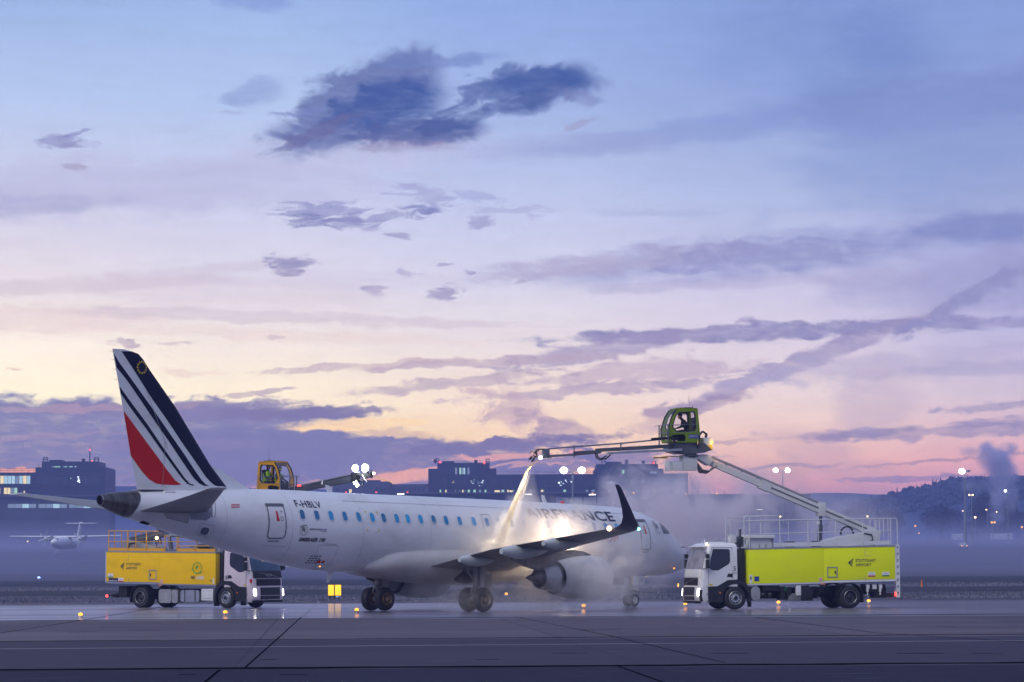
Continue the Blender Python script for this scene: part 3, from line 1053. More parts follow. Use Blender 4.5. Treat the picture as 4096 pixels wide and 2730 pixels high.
def emblem(c, rx, rz, m):
    X0, Z0 = c
    b = MB()

    def band(pts, wd):
        vs, fs = [], []
        for i, p in enumerate(pts):
            a_, b_ = pts[max(i - 1, 0)], pts[min(i + 1, len(pts) - 1)]
            d = Vector((b_[0] - a_[0], b_[1] - a_[1])).normalized()
            for sg in (1, -1):
                vs.append(fus_pt(X0 + rx * (p[0] - sg * d.y * wd / 2), Z0 + rz * (p[1] + sg * d.x * wd / 2), .015))
        fs = [(2 * i, 2 * i + 1, 2 * i + 3, 2 * i + 2) for i in range(len(pts) - 1)]
        b.add(vs, fs)
    band([(math.cos(R(a)), math.sin(R(a))) for a in range(-30, 331, 12)], .07)
    for k in range(4):
        band([(-.55 + t * .95, -.45 + k * .26 + .28 * math.sin(t * 4.5 + k * .2) + t * .35) for t in [i / 10 for i in range(11)]], .10)
    return b.build('alliance_emblem', m, plane)


emblem(fus_hit(1215, 2121), .21, .21, 'darktext')
emblem(fus_hit(2627, 2109), .27, .29, 'darktext')
fus_text('alliance_lettering', 'SKY TEAM', (1199, 2108), (1228, 2105), .045, 'darktext', cuts=0)

# cockpit side glazing
C3 = lambda a, b: (2180 + a / 4.0567, 2000 + b / 4.0567)
for k, pl in enumerate([[C3(1848, 372), C3(1895, 385), C3(1925, 560), C3(1890, 470)], [C3(1900, 388), C3(1990, 480), C3(2025, 535), C3(2008, 552), C3(1935, 552)]]):
    vs, fs = poly_mesh(dens(xz(pl), .08), .12, .1)
    decal('cockpit_window', vs, fs, 'glass', off=.014)
for q in [C3(2215, 770), C3(2265, 938), C3(2285, 1042)]:
    X_, Z_ = fus_hit(*q)
    p = fus_pt(X_, Z_, .0)
    MB().cyl(p, p + Vector((.05, -.10, 0)), .018, n=6).cyl(p + Vector((-.02, -.10, 0)), p + Vector((.22, -.12, 0)), .014, n=6).build('pitot_probe', 'darkmetal', plane)

# fin ---------------------------------------------------------------
Z1 = lambda a, b: (350 + a / 2.4125, 1350 + b / 2.4125)


def fin_xz(a, b):
    return ac_hit(*Z1(a, b), 0.0)


FTE = [(4.9, -16.36), (6.38, -16.74), (8.13, -17.12), (10.60, -17.70)]
FLE = [(4.9, -11.35), (5.24, -11.72), (6.08, -12.57), (8.35, -14.41), (9.79, -15.77), (10.2, -16.12), (10.42, -16.38), (10.53, -16.85), (10.60, -17.3)]


def fin_half(X, Z):
    """half thickness of the fin at (X, Z)"""
    te, le = interp(FTE, Z)[0], interp(FLE, Z)[0]
    c = le - te
    u = max(0.0, min(1.0, (le - X) / c))
    t = .115 * c * (1 - .25 * (Z - 5) / 5.5)
    return max(.004, t * .5 * (2.97 * math.sqrt(u) - 1.26 * u - 3.516 * u * u + 2.843 * u ** 3 - 1.036 * u ** 4) * 1.0)


fb = MB()
zs = [4.7 + .18 * i for i in range(31)] + [10.3, 10.38, 10.46, 10.52, 10.56]
us = [0, .01, .03, .07, .13, .2, .3, .42, .55, .68, .8, .9, .97, 1.0]
secs = []
for Z in zs:
    te, le = interp(FTE, Z)[0], interp(FLE, Z)[0]
    up = [(le - (le - te) * u, fin_half(le - (le - te) * u, Z), Z) for u in us]
    dn = [(p[0], -p[1], p[2]) for p in up[::-1][0:-1]]
    secs.append(up + dn)
fb.loft(secs)
fin = fb.build('fin', 'white', plane, smooth=True, ang=50)
df = MB()
dp = [(-12.55, 6.07), (-12.0, 5.9), (-11.3, 5.56), (-10.6, 5.24), (-10.2, 5.05), (-10.2, 4.9), (-14, 4.9)]
secs = []
for i in range(12):
    t = i / 11
    X = -14.0 + 3.8 * t
    zt = interp([(-14, 6.4), (-12.55, 6.07), (-12.0, 5.9), (-11.3, 5.56), (-10.6, 5.24), (-10.2, 5.06)], X)[0]
    w_ = .16 * (1 - t) + .02
    secs.append([(X, w_ + .1, 4.9), (X, w_ * .6, (zt + 4.9) / 2), (X, .015, zt), (X, -.015, zt), (X, -w_ * .6, (zt + 4.9) / 2), (X, -w_ - .1, 4.9)])
df.loft(secs)
df.build('dorsal_fin', 'white', fin, smooth=True)


def fin_decal(name, pts, m, off=.008):
    def U(p):
        te, le = interp(FTE, p[1])[0], interp(FLE, p[1])[0]
        return (max(0.0, min(1.0, (le - p[0]) / (le - te))), p[1])
    # cut along the same lines as the fin's own facets, so the paint follows them exactly
    vs, fs = poly_cut([U(p) for p in dens([(p[0], p[1]) for p in pts], .1)], us[1:-1], zs)
    us_n, q = len(us), []
    for v in vs:
        te, le = interp(FTE, v.y)[0], interp(FLE, v.y)[0]
        q.append((le - (le - te) * v.x, v.y, v.x))

    def half(u, z):
        for a_, b_ in zip(us, us[1:]):
            if u <= b_ + 1e-6:
                break
        for z0, z1 in zip(zs, zs[1:]):
            if z <= z1 + 1e-6:
                break
        def h(uu, zz):
            te, le = interp(FTE, zz)[0], interp(FLE, zz)[0]
            return fin_half(le - (le - te) * uu, zz)
        tu, tz = (u - a_) / (b_ - a_), (z - z0) / (z1 - z0)
        return (h(a_, z0) * (1 - tu) + h(b_, z0) * tu) * (1 - tz) + (h(a_, z1) * (1 - tu) + h(b_, z1) * tu) * tz
    for s in (1, -1):
        b = MB()
        b.add([(x_ + (.008 if u_ < .02 else 0), -s * (half(u_, z_) + off), z_) for x_, z_, u_ in q], fs)
        b.build(name, m, fin)


def te_snap(pts):
    return [(max(p[0], interp(FTE, p[1])[0] + .005), min(p[1], 10.55)) for p in pts]


P = lambda L: te_snap([fin_xz(*p) for p in L])
lead = [(interp(FLE, z)[0], z) for z in (10.50, 10.42, 10.2, 9.79, 9.2, 8.35, 7.6, 6.9, 6.08, 5.6, 5.24)]
fin_decal('navy_stripe', P([(322, 136), (380, 136)]) + lead + P([(1310, 1440), (1340, 1447), (1230, 1443), (1180, 1425), (1140, 1390), (1100, 1345), (1010, 1205), (880, 1015), (740, 795), (600, 590), (450, 340)]), 'navy')
fin_decal('navy_stripe', P([(250, 150), (300, 240), (430, 430), (600, 680), (760, 920), (900, 1130), (1000, 1290), (1060, 1380), (1095, 1418), (1130, 1433), (1085, 1436), (1035, 1412), (985, 1360), (880, 1200), (760, 1010), (640, 830), (500, 610), (380, 425), (280, 290)]), 'navy')
fin_decal('navy_stripe', P([(305, 470), (420, 640), (560, 840), (700, 1060), (820, 1240), (900, 1360), (945, 1412), (990, 1427), (975, 1434), (925, 1417), (880, 1368), (800, 1255), (680, 1080), (540, 870), (400, 670), (318, 540)]), 'navy')
fin_decal('red_stripe', P([(345, 708), (450, 860), (560, 1020), (670, 1180), (760, 1310), (815, 1385), (870, 1422), (830, 1427), (700, 1422), (640, 1410), (580, 1370), (520, 1300), (470, 1225), (415, 1140), (380, 920)]), 'red')
for s in (1, -1):
    b = MB()
    for k in range(12):
        a = 2 * math.pi * k / 12
        X0, Z0 = fin_xz(510 + 43 * math.sin(a), 292 - 55 * math.cos(a))
        st = [(X0 + (.062 if j % 2 == 0 else .026) * math.sin(j * math.pi / 5), Z0 + (.062 if j % 2 == 0 else .026) * math.cos(j * math.pi / 5)) for j in range(10)]
        b.add([(X0, -s * (fin_half(X0, Z0) + .03), Z0)] + [(p[0], -s * (fin_half(*p) + .03), p[1]) for p in st], [(0, 1 + j, 1 + (j + 1) % 10) for j in range(10)])
    b.build('star_ring', 'yellowstar', fin)
b = MB()
for (qa, qb) in [((550, 520), (720, 1010)), ((720, 1010), (700, 1390))]:
    for k in range(8):
        X0, Z0 = fin_xz(qa[0] + (qb[0] - qa[0]) * k / 7, qa[1] + (qb[1] - qa[1]) * k / 7)
        X1, Z1_ = fin_xz(qa[0] + (qb[0] - qa[0]) * (k + 1) / 7, qa[1] + (qb[1] - qa[1]) * (k + 1) / 7)
        b.add([(X0, -fin_half(X0, Z0) - .012, Z0), (X0 + .02, -fin_half(X0, Z0) - .012, Z0), (X1 + .02, -fin_half(X1, Z1_) - .012, Z1_), (X1, -fin_half(X1, Z1_) - .012, Z1_)], [(0, 1, 2, 3)])
b.build('rudder_hinge_line', 'hair', fin)
b = MB()
for z in (9.35, 9.75, 10.12, 10.45):
    te = interp(FTE, z)[0]
    b.cyl((te, 0, z), (te - .22, 0, z + .015), .008, .004, n=5)
b.build('static_wicks', 'darkmetal', fin)
b = MB()
X0, Z0 = fin_xz(475, 1470)
b.box(X0 - .02, X0 + 1.4, -.30, .30, Z0 - .02, Z0 + .01)
b.build('fin_base_seam', 'hair', fin)


def foil(le, te, thick, n=9, dih=(0, 1)):
    """closed section from a leading and a trailing edge point; dih = direction of thickness (y, z)"""
    le, te = Vector(le), Vector(te)
    c = te - le
    up = Vector((0, dih[0], dih[1])).normalized()
    L = c.length
    out = []
    us = [.5 * (1 - math.cos(math.pi * i / n)) for i in range(n + 1)]
    for u in us:
        t = thick * L * 5 * (.2969 * math.sqrt(u) - .126 * u - .3516 * u * u + .2843 * u ** 3 - .1015 * u ** 4)
        out.append(le + c * u + up * (t * 1.15 + .006))
    for u in us[::-1]:
        t = thick * L * 5 * (.2969 * math.sqrt(u) - .126 * u - .3516 * u * u + .2843 * u ** 3 - .1015 * u ** 4)
        out.append(le + c * u - up * (t * .85 + .006))
    return out


for s in (1, -1):
    sd_ = -s                                            # local y of the right side is negative
    # stabiliser
    b = MB()
    st = [(.55, -13.15, -16.70, 4.18), (1.0, -13.5, -16.80, 4.24), (2.5, -14.6, -17.1, 4.44), (4.5, -16.05, -17.55, 4.72), (5.7, -16.92, -17.86, 4.90), (5.95, -17.2, -17.95, 4.93), (6.04, -17.45, -17.95, 4.95)]
    b.loft([foil((q[1], sd_ * q[0], q[3] + .02), (q[2], sd_ * q[0], q[3]), .085) for q in st])
    stb = b.build('stabiliser', 'wing', plane, smooth=True, ang=50)
    b = MB()
    for (ya, xa, za), (yb, xb, zb) in zip([(1.0, -15.9, 4.13), (3.0, -16.4, 4.40)], [(3.0, -16.4, 4.40), (5.8, -17.35, 4.84)]):
        b.add([(xa, sd_ * ya, za), (xa - .03, sd_ * ya, za), (xb - .03, sd_ * yb, zb), (xb, sd_ * yb, zb)], [(0, 1, 2, 3)])
    b.build('elevator_hinge_line', 'hair', stb)
    b = MB()
    tip = [(5.90, -16.98, -17.93, 4.925, .10), (6.00, -17.1, -17.95, 4.94, .13), (6.10, -17.5, -17.97, 4.955, .05)]
    b.loft([foil((q[1], sd_ * q[0], q[3] + .02), (q[2] - .02, sd_ * q[0], q[3]), q[4]) for q in tip])
    b.build('stabiliser_tip', 'cowl', stb, smooth=True, ang=60)
    # wing
    b = MB()
    ws = [(1.2, 4.75, -1.35, 2.02, 1.86, .135), (1.75, 4.3, -1.4, 2.08, 1.97, .135), (3.4, 3.45, -1.45, 2.28, 2.28, .125), (5.2, 2.52, -1.52, 2.52, 2.62, .115), (6.8, 1.68, -1.65, 2.69, 2.81, .11), (8.3, .90, -1.90, 2.86, 2.96, .105), (10.5, -.27, -2.42, 3.06, 3.16, .10), (12.3, -1.22, -2.87, 3.24, 3.33, .10), (13.35, -1.80, -3.12, 3.33, 3.42, .10)]
    b.loft([foil((q[1], sd_ * q[0], q[3]), (q[2], sd_ * q[0], q[4]), q[5], 10) for q in ws])
    wg = b.build('wing', 'wing', plane, smooth=True, ang=50)
    # winglet
    b = MB()
    wl = [((-1.80, 13.35, 3.33), (-3.12, 13.35, 3.42), (0, 1)), ((-2.0, 13.72, 3.40), (-3.16, 13.62, 3.47), (-.35, 1)), ((-2.34, 14.0, 3.58), (-3.26, 13.92, 3.62), (-.8, .7)), ((-2.72, 14.16, 3.84), (-3.40, 14.12, 3.86), (-1, .35)), ((-3.08, 14.26, 4.20), (-3.60, 14.24, 4.2), (-1, .12)), ((-3.45, 14.32, 4.62), (-3.83, 14.31, 4.6), (-1, .05)), ((-3.78, 14.36, 5.02), (-4.10, 14.36, 5.04), (-1, 0)), ((-3.95, 14.37, 5.12), (-4.16, 14.37, 5.13), (-1, 0))]
    b.loft([foil((q[0][0], sd_ * q[0][1], q[0][2]), (q[1][0], sd_ * q[1][1], q[1][2]), .095, 8, (sd_ * q[2][0], q[2][1])) for q in wl])
    b.build('winglet', 'winglet', wg, smooth=True, ang=50)
    nl = MB().sph((-1.86, sd_ * 13.62, 3.40), .075, 10, 8, (1.4, .7, .8)).build('navigation_light', 'e_green' if s == 1 else 'e_red', wg, smooth=True)
    MB().sph((-3.16, sd_ * 13.2, 3.42), .10, 12, 8).build('wing_tip_strobe', 'e_warm' if s == 1 else 'clear', wg, smooth=True)
    # flap hinge line and flap track fairings
    b = MB()
    hz = [(1.8, -.1, 1.78), (5.2, -.25, 2.43), (8.3, -.85, 2.79), (12.9, -2.35, 3.28)]
    for p_, q_ in zip(hz, hz[1:]):
        b.add([(p_[1], sd_ * p_[0], p_[2]), (p_[1] + .03, sd_ * p_[0], p_[2]), (q_[1] + .03, sd_ * q_[0], q_[2]), (q_[1], sd_ * q_[0], q_[2])], [(0, 1, 2, 3)])
    b.build('flap_gap', 'hair', wg)
    for (Yf, pa, pb_, hgt) in [(9.35, (2173, 2178), (2342, 2168), .34), (6.75, (2005, 2210), (2200, 2200), .40), (3.9, (1838, 2243), (1990, 2236), .36)]:
        (xa, za), (xb, zb) = ac_hit(*pa, Yf), ac_hit(*pb_, Yf)
        b = MB()
        secs = []
        for k in range(15):
            t = k / 14
            X = xa + (xb - xa) * t
            z = za + (zb - za) * t
            rr = [.42, .62, .78, .9, .98, 1, 1, .98, .93, .86, .76, .63, .47, .28, .06][k]
            secs.append([(X, sd_ * Yf + .26 * rr * math.sin(2 * math.pi * i / 16), z + .05 - .12 * rr * t + hgt * .62 * rr * (math.cos(2 * math.pi * i / 16) if math.cos(2 * math.pi * i / 16) > 0 else 1.25 * math.cos(2 * math.pi * i / 16))) for i in range(16)])
        b.loft(secs)
        b.build('flap_track_fairing', 'fairing', wg, smooth=True, ang=50)
    # engine
    ey = sd_ * 4.85
    ez = 1.43
    b = MB()
    b.rev([(5.60, .66), (5.86, .74), (5.93, .79), (5.91, .84), (5.78, .895), (5.48, .94), (5.0, .96), (4.5, .95), (4.0, .92), (3.45, .84), (2.95, .745), (2.93, .72), (3.4, .70)], (0, ey, ez), n=40, cap=False)
    nac = b.build('engine', 'cowl', plane, smooth=True, ang=60)
    b = MB()
    b.rev([(4.2, .60), (3.3, .61), (2.7, .58), (2.15, .50), (1.95, .46), (1.96, .43), (2.3, .42)], (0, ey, ez), n=32, cap=False)
    b.build('core_cowl', 'metal', nac, smooth=True, ang=60)
    b = MB()
    b.rev([(2.3, .30), (1.95, .29), (1.5, .17), (1.12, .03)], (0, ey, ez), n=24)
    b.build('exhaust_plug', 'darkmetal', nac, smooth=True, ang=60)
    b = MB()
    b.rev([(3.35, .705), (3.36, .60)], (0, ey, ez), n=32, cap=False)
    b.rev([(2.2, .44), (2.21, .28)], (0, ey, ez), n=32, cap=False)
    b.build('exhaust_duct', 'black', nac)
    b = MB()
    b.rev([(5.45, .70), (5.46, .05)], (0, ey, ez), n=32)
    for k in range(24):
        a = 2 * math.pi * k / 24
        b.add([(5.50, ey + .2 * math.cos(a), ez + .2 * math.sin(a)), (5.50, ey + .68 * math.cos(a), ez + .68 * math.sin(a)), (5.58, ey + .68 * math.cos(a + .16), ez + .68 * math.sin(a + .16)), (5.55, ey + .2 * math.cos(a + .3), ez + .2 * math.sin(a + .3))], [(0, 1, 2, 3)])
    b.build('fan', 'darkmetal', nac)
    b = MB()
    for xx in (3.35, 3.95, 4.7, 5.35):
        rr = interp([(2.95, .745), (3.45, .84), (4.0, .92), (4.5, .95), (5.0, .96), (5.48, .94)], xx)[0]
        b.rev([(xx, rr + .004), (xx + .02, rr + .004)], (0, ey, ez), n=40, cap=False)
    b.build('cowl_seams', 'hair', nac)
    b = MB()
    secs = []
    for X, zt, zb_, w_ in [(5.3, 2.42, 2.2, .05), (4.7, 2.56, 2.1, .17), (4.0, 2.62, 2.1, .2), (3.0, 2.60, 1.85, .2), (2.0, 2.50, 1.72, .18), (1.0, 2.42, 1.95, .14), (.2, 2.42, 2.2, .05)]:
        secs.append([(X, ey + w_, zt), (X, ey - w_, zt), (X, ey - w_ * .9, zb_), (X, ey + w_ * .9, zb_)])
    b.loft(secs)
    b.build('pylon', 'darkmetal', wg, smooth=True, ang=40, bevel=0)
    # main gear
    gy = sd_ * 2.97
    b = MB()
    b.cyl((0, gy, 2.3), (0, gy, 1.12), .14, n=14).cyl((0, gy, 1.15), (0, gy, .50), .085, n=14)
    b.cyl((0, gy - .42, .52), (0, gy + .42, .52), .07, n=12)
    b.cyl((.0, gy, 1.35), (.15, gy - sd_ * 1.1, 2.0), .06, n=8).cyl((-.05, gy, 1.25), (-.75, gy, 2.05), .045, n=8)
    b.tube([(-.12, gy, 1.15), (-.30, gy, .86), (-.10, gy, .60)], .045)
    b.tube([(.1, gy + .05, 2.0), (.14, gy + .06, 1.3), (.1, gy + .06, .7)], .02)
    gear = b.build('main_landing_gear', 'strut', plane, smooth=True)
    b = MB()
    b.box(.16, .22, gy + sd_ * .10 - .22, gy + sd_ * .10 + .22, 1.05, 2.05)
    b.box(.30, .82, gy + sd_ * .16 - .03, gy + sd_ * .16 + .03, .98, 1.62)
    b.cyl((.1, gy, 1.3), (.5, gy + sd_ * .16, 1.3), .03)
    b.build('gear_door', 'cowl', gear, bevel=.02)
    for dy in (-.42, .42):
        w = MB()
        w.rev([(-.17, .30), (-.185, .36), (-.18, .45), (-.13, .505), (0, .52), (.13, .505), (.18, .45), (.185, .36), (.17, .30)], (0, gy + dy, .52), 'y', 36, cap=False)
        wh = w.build('wheel', 'rubber', gear, smooth=True, ang=50)
        w = MB()
        for q in (-1, 1):
            w.rev([(q * .165, .305), (q * .18, .285), (q * .16, .27), (q * .10, .255), (q * .095, .09), (q * .15, .075), (q * .152, .0)], (0, gy + dy, .52), 'y', 28, cap=False)
        hb = w.build('hub', 'gold', wh, smooth=True, ang=40)
        w = MB()
        for q in (-1, 1):
            for k in range(18):
                a = 2 * math.pi * k / 18
                ca, sa = math.cos(a), math.sin(a)
                w.box(.11, .25, -.012, .012, -.006, .006, Matrix.Translation((0, gy + dy + q * .108, .52)) @ Matrix.Rotation(-a, 4, 'Y'))
        w.build('spokes', 'black', hb)

# nose gear
b = MB()
b.cyl((13.83, 0, 1.7), (13.83, 0, .80), .10, n=12).cyl((13.83, 0, .85), (13.83, 0, .3), .06, n=12).cyl((13.83, -.24, .305), (13.83, .24, .305), .05, n=10)
b.cyl((13.83, 0, 1.05), (14.7, 0, 1.5), .045, n=8)
b.tube([(13.74, 0, .85), (13.52, 0, .66), (13.76, 0, .46)], .035)
b.cyl((13.66, -.14, .78), (14.0, -.14, .78), .07, n=10).cyl((14.05, 0, .74), (14.22, -.12, .72), .09, n=10)
b.cyl((13.5, -.1, .70), (13.75, -.1, .72), .05)
b.box(13.72, 13.94, -.16, .16, .62, .95)
ng = b.build('nose_landing_gear', 'strut', plane, smooth=True, bevel=0)
for dy in (-.20, .20):
    w = MB()
    w.rev([(-.085, .16), (-.10, .20), (-.095, .26), (-.06, .297), (0, .305), (.06, .297), (.095, .26), (.10, .20), (.085, .16)], (13.83, dy, .305), 'y', 32, cap=False)
    wh = w.build('wheel', 'rubber', ng, smooth=True, ang=50)
    w = MB()
    for q in (-1, 1):
        w.rev([(q * .088, .165), (q * .098, .150), (q * .092, .125), (q * .05, .11), (q * .05, .05), (q * .085, .04), (q * .086, 0)], (13.83, dy, .305), 'y', 24, cap=False)
    w.build('hub', 'truckwhite', wh, smooth=True, ang=40)
for dy in (.10, -.10):
    MB().sph((13.95, dy * .5 - .12, 1.22 + dy * .35), .045, 10, 8).build('taxi_light', 'e_warm', ng, smooth=True)
b = MB()
b.box(13.30, 14.28, -.50, -.46, 1.04, 1.44)
nd = b.build('nose_gear_door', 'truckwhite', plane, bevel=.015)
b = MB()
b.box(13.10, 13.9, .44, .48, 1.02, 1.42)
b.build('nose_gear_door', 'strut', plane, bevel=.015)
vs, fs = text_mesh('LV', .22, spacing=1.35, sx=.62)
b = MB()
b.add([(13.84 + v.x, -.507, 1.12 + v.y) for v in vs], fs)
b.build('door_lettering', 'navytext', nd)
b = MB().box(13.31, 13.38, -.505, -.502, 1.06, 1.42).build('yellow_edge', 'yellowstar', nd)

# antennas, beacon, belly blade
for (X, z, h_, c_) in [(-5.75, 5.07, .30, .34), (7.85, 4.80, .34, .30)]:
    MB().prism([(X - c_ * .5, z - .05), (X + c_ * .4, z - .05), (X - c_ * .35, z + h_), (X - c_ * .95, z + h_ + .02), (X - c_ * .9, z + h_ - .03)][:4], -.02, .02, 'y').build('blade_antenna', 'truckwhite', plane)
(xa, za), (xb, zb) = ac_hit(1334, 2288, 0), ac_hit(1307, 2331, 0)
MB().prism([(xa - .35, za + .08), (xa + .1, za + .08), (xb + .1, zb), (xb - .02, zb)], -.02, .02, 'y').build('belly_antenna', 'truckwhite', plane)
MB().sph((9.0, 0, 4.80), .12, 12, 8, (1, 1, .8)).build('top_beacon', 'stickr', plane, smooth=True)
MB().sph((-7.0, -.62, 1.98), .04, 8, 6).build('tail_light', 'e_amber', plane)
MB().sph((15.9, -.95, 1.78), .035, 8, 6).build('nose_marker_light', 'e_amber', plane)
MB().cyl((-15.3, -.35, 4.96), (-14.8, -.38, 4.97), .06, n=8).build('tail_air_inlet', 'white', plane, smooth=True)

# ------------------------------------------------------------------ de-icing trucks (local x = forward, y = left, origin under the rear axle)
class Frame:
    def __init__(s, head, loc):
        a = R(head)
        s.F, s.L, s.P, s.a = Vector((math.cos(a), math.sin(a), 0)), Vector((-math.sin(a), math.cos(a), 0)), Vector(loc), a

    def loc(s, px, py, y):
        d = ray(px, py)
        o = Vector((0, 0, CAM_H)) - (s.P + s.L * y)
        Q = o + d * (-(o.dot(s.L)) / d.dot(s.L))
        return Q.dot(s.F), Q.z

    def world(s, x, y, z):
        return s.P + s.F * x + s.L * y + Vector((0, 0, z))


FR = Frame(195.5, (14.536, 130.905, 0))
FL = Frame(-34, (-17.411, 143.536, 0))


def holed(outer, holes, a, b, T=None, axis='y'):
    """plate in the x-z plane with holes, from y = a to y = b"""
    bm = bmesh.new()
    loops = []
    for lp in [outer] + holes:
        vs = [bm.verts.new((p[0], 0, p[1])) for p in lp]
        loops.append(vs)
        for i in range(len(vs)):
            bm.edges.new((vs[i], vs[(i + 1) % len(vs)]))
    bmesh.ops.triangle_fill(bm, edges=bm.edges[:], use_beauty=True)
    bm.verts.index_update()
    n = len(bm.verts)
    V = [v.co.copy() for v in bm.verts]
    Fs = [tuple(v.index for v in f.verts) for f in bm.faces]
    lpi = [[v.index for v in l] for l in loops]
    bm.free()
    m = MB()
    vs = [(v.x, a, v.z) for v in V] + [(v.x, b, v.z) for v in V]
    fs = Fs + [tuple(n + i for i in f[::-1]) for f in Fs]
    for l in lpi:
        for i in range(len(l)):
            j = (i + 1) % len(l)
            fs.append((l[i], l[j], n + l[j], n + l[i]))
    m.add(vs, fs, T)
    return m


RK = lambda x: -.0155 * (x - 4.8)


def flat_text(parent, name, s, x0, z0, width, cap, side, m, y=1.262, **kw):
    """lettering on a truck side (side +1 = left side, read towards the rear; -1 = right side, read towards the front)"""
    vs, fs = text_mesh(s, cap, **kw)
    wd = max(v.x for v in vs)
    b = MB()
    b.add([(x0 - side * v.x * width / wd, side * y, z0 + v.y + RK(x0)) for v in vs], fs)
    return b.build(name, m, parent)


def plate(parent, name, x0, x1, z0, z1, side, m, y=1.262, t=.004):
    b = MB().box(x0, x1, side * y, side * (y + t), z0 + RK(x0), z1 + RK(x0))
    return b.build(name, m, parent)


def cab_xf(z):
    return interp([(.28, 7.00), (.6, 7.07), (1.02, 7.03), (1.4, 7.01), (1.7, 6.97), (2.2, 6.85), (2.72, 6.71), (2.84, 6.62), (2.90, 6.45)], z)[0]


def cab_hw(z):
    return interp([(.28, 1.18), (1.0, 1.20), (1.7, 1.20), (2.4, 1.18), (2.72, 1.15), (2.84, 1.08), (2.90, .95)], z)[0]


def cab_pt(z, phi, off=0.0, dx=0.0):
    a = R(phi)
    c, s_ = abs(math.cos(a)) ** .5, abs(math.sin(a)) ** .5
    return Vector((cab_xf(z) + dx - .38 + (.38 + off) * c, (cab_hw(z) + off) * math.copysign(s_, a), z))


def cab_patch(zs, phis, off=.012, dx=0.0):
    b = MB()
    b.add([cab_pt(z, p, off, dx) for z in zs for p in phis], [(i * len(phis) + j, i * len(phis) + j + 1, (i + 1) * len(phis) + j + 1, (i + 1) * len(phis) + j) for i in range(len(zs) - 1) for j in range(len(phis) - 1)])
    return b


def wheel(parent, x, y, side, front):
    wds = [0] if front else [0, -.33]
    for q in wds:
        yy = y + side * q
        w = MB()
        w.rev([(-.14, .30), (-.15, .36), (-.145, .46), (-.11, .495), (0, .502), (.11, .495), (.145, .46), (.15, .36), (.14, .30)], (x, yy, .5), 'y', 40, cap=False)
        t = w.build('wheel', 'rubber', parent, smooth=True, ang=50)
        w = MB()
        s = side
        if front:
            w.rev([(s * .14, .30), (s * .155, .285), (s * .14, .27), (s * .06, .25), (s * .09, .235), (s * .12, .20), (s * .12, .12), (s * .19, .10), (s * .20, .0)], (x, yy, .5), 'y', 32, cap=False)
        else:
            w.rev([(s * .14, .30), (s * .155, .285), (s * .14, .27), (s * .00, .255), (s * -.03, .22), (s * -.03, .13), (s * .03, .12), (s * .08, .06), (s * .085, .0)], (x, yy, .5), 'y', 32, cap=False)
        r = w.build('rim', 'alu' if front else 'plastic', t, smooth=True, ang=40)
        if not front:
            w = MB()
            w.rev([(s * .142, .30), (s * .158, .287), (s * .142, .272)], (x, yy, .5), 'y', 40, cap=False)
            w.build('rim_ring', 'alu', t, smooth=True)
        w = MB()
        for k in range(10):
            a = 2 * math.pi * k / 10
            if front:
                w.cyl((x + .205 * math.cos(a), yy + s * .112, .5 + .205 * math.sin(a)), (x + .205 * math.cos(a), yy + s * .126, .5 + .205 * math.sin(a)), .027, n=8)
            else:
                w.cyl((x + .15 * math.cos(a), yy - s * .04, .5 + .15 * math.sin(a)), (x + .15 * math.cos(a), yy + s * .01, .5 + .15 * math.sin(a)), .018, n=6)
        w.build('wheel_nuts', 'black' if front else 'tank', t)
        if front:
            MB().rev([(s * .13, .115), (s * .205, .085), (s * .22, .0)], (x, yy, .5), 'y', 20).build('hub_cap', 'plastic', t, smooth=True)


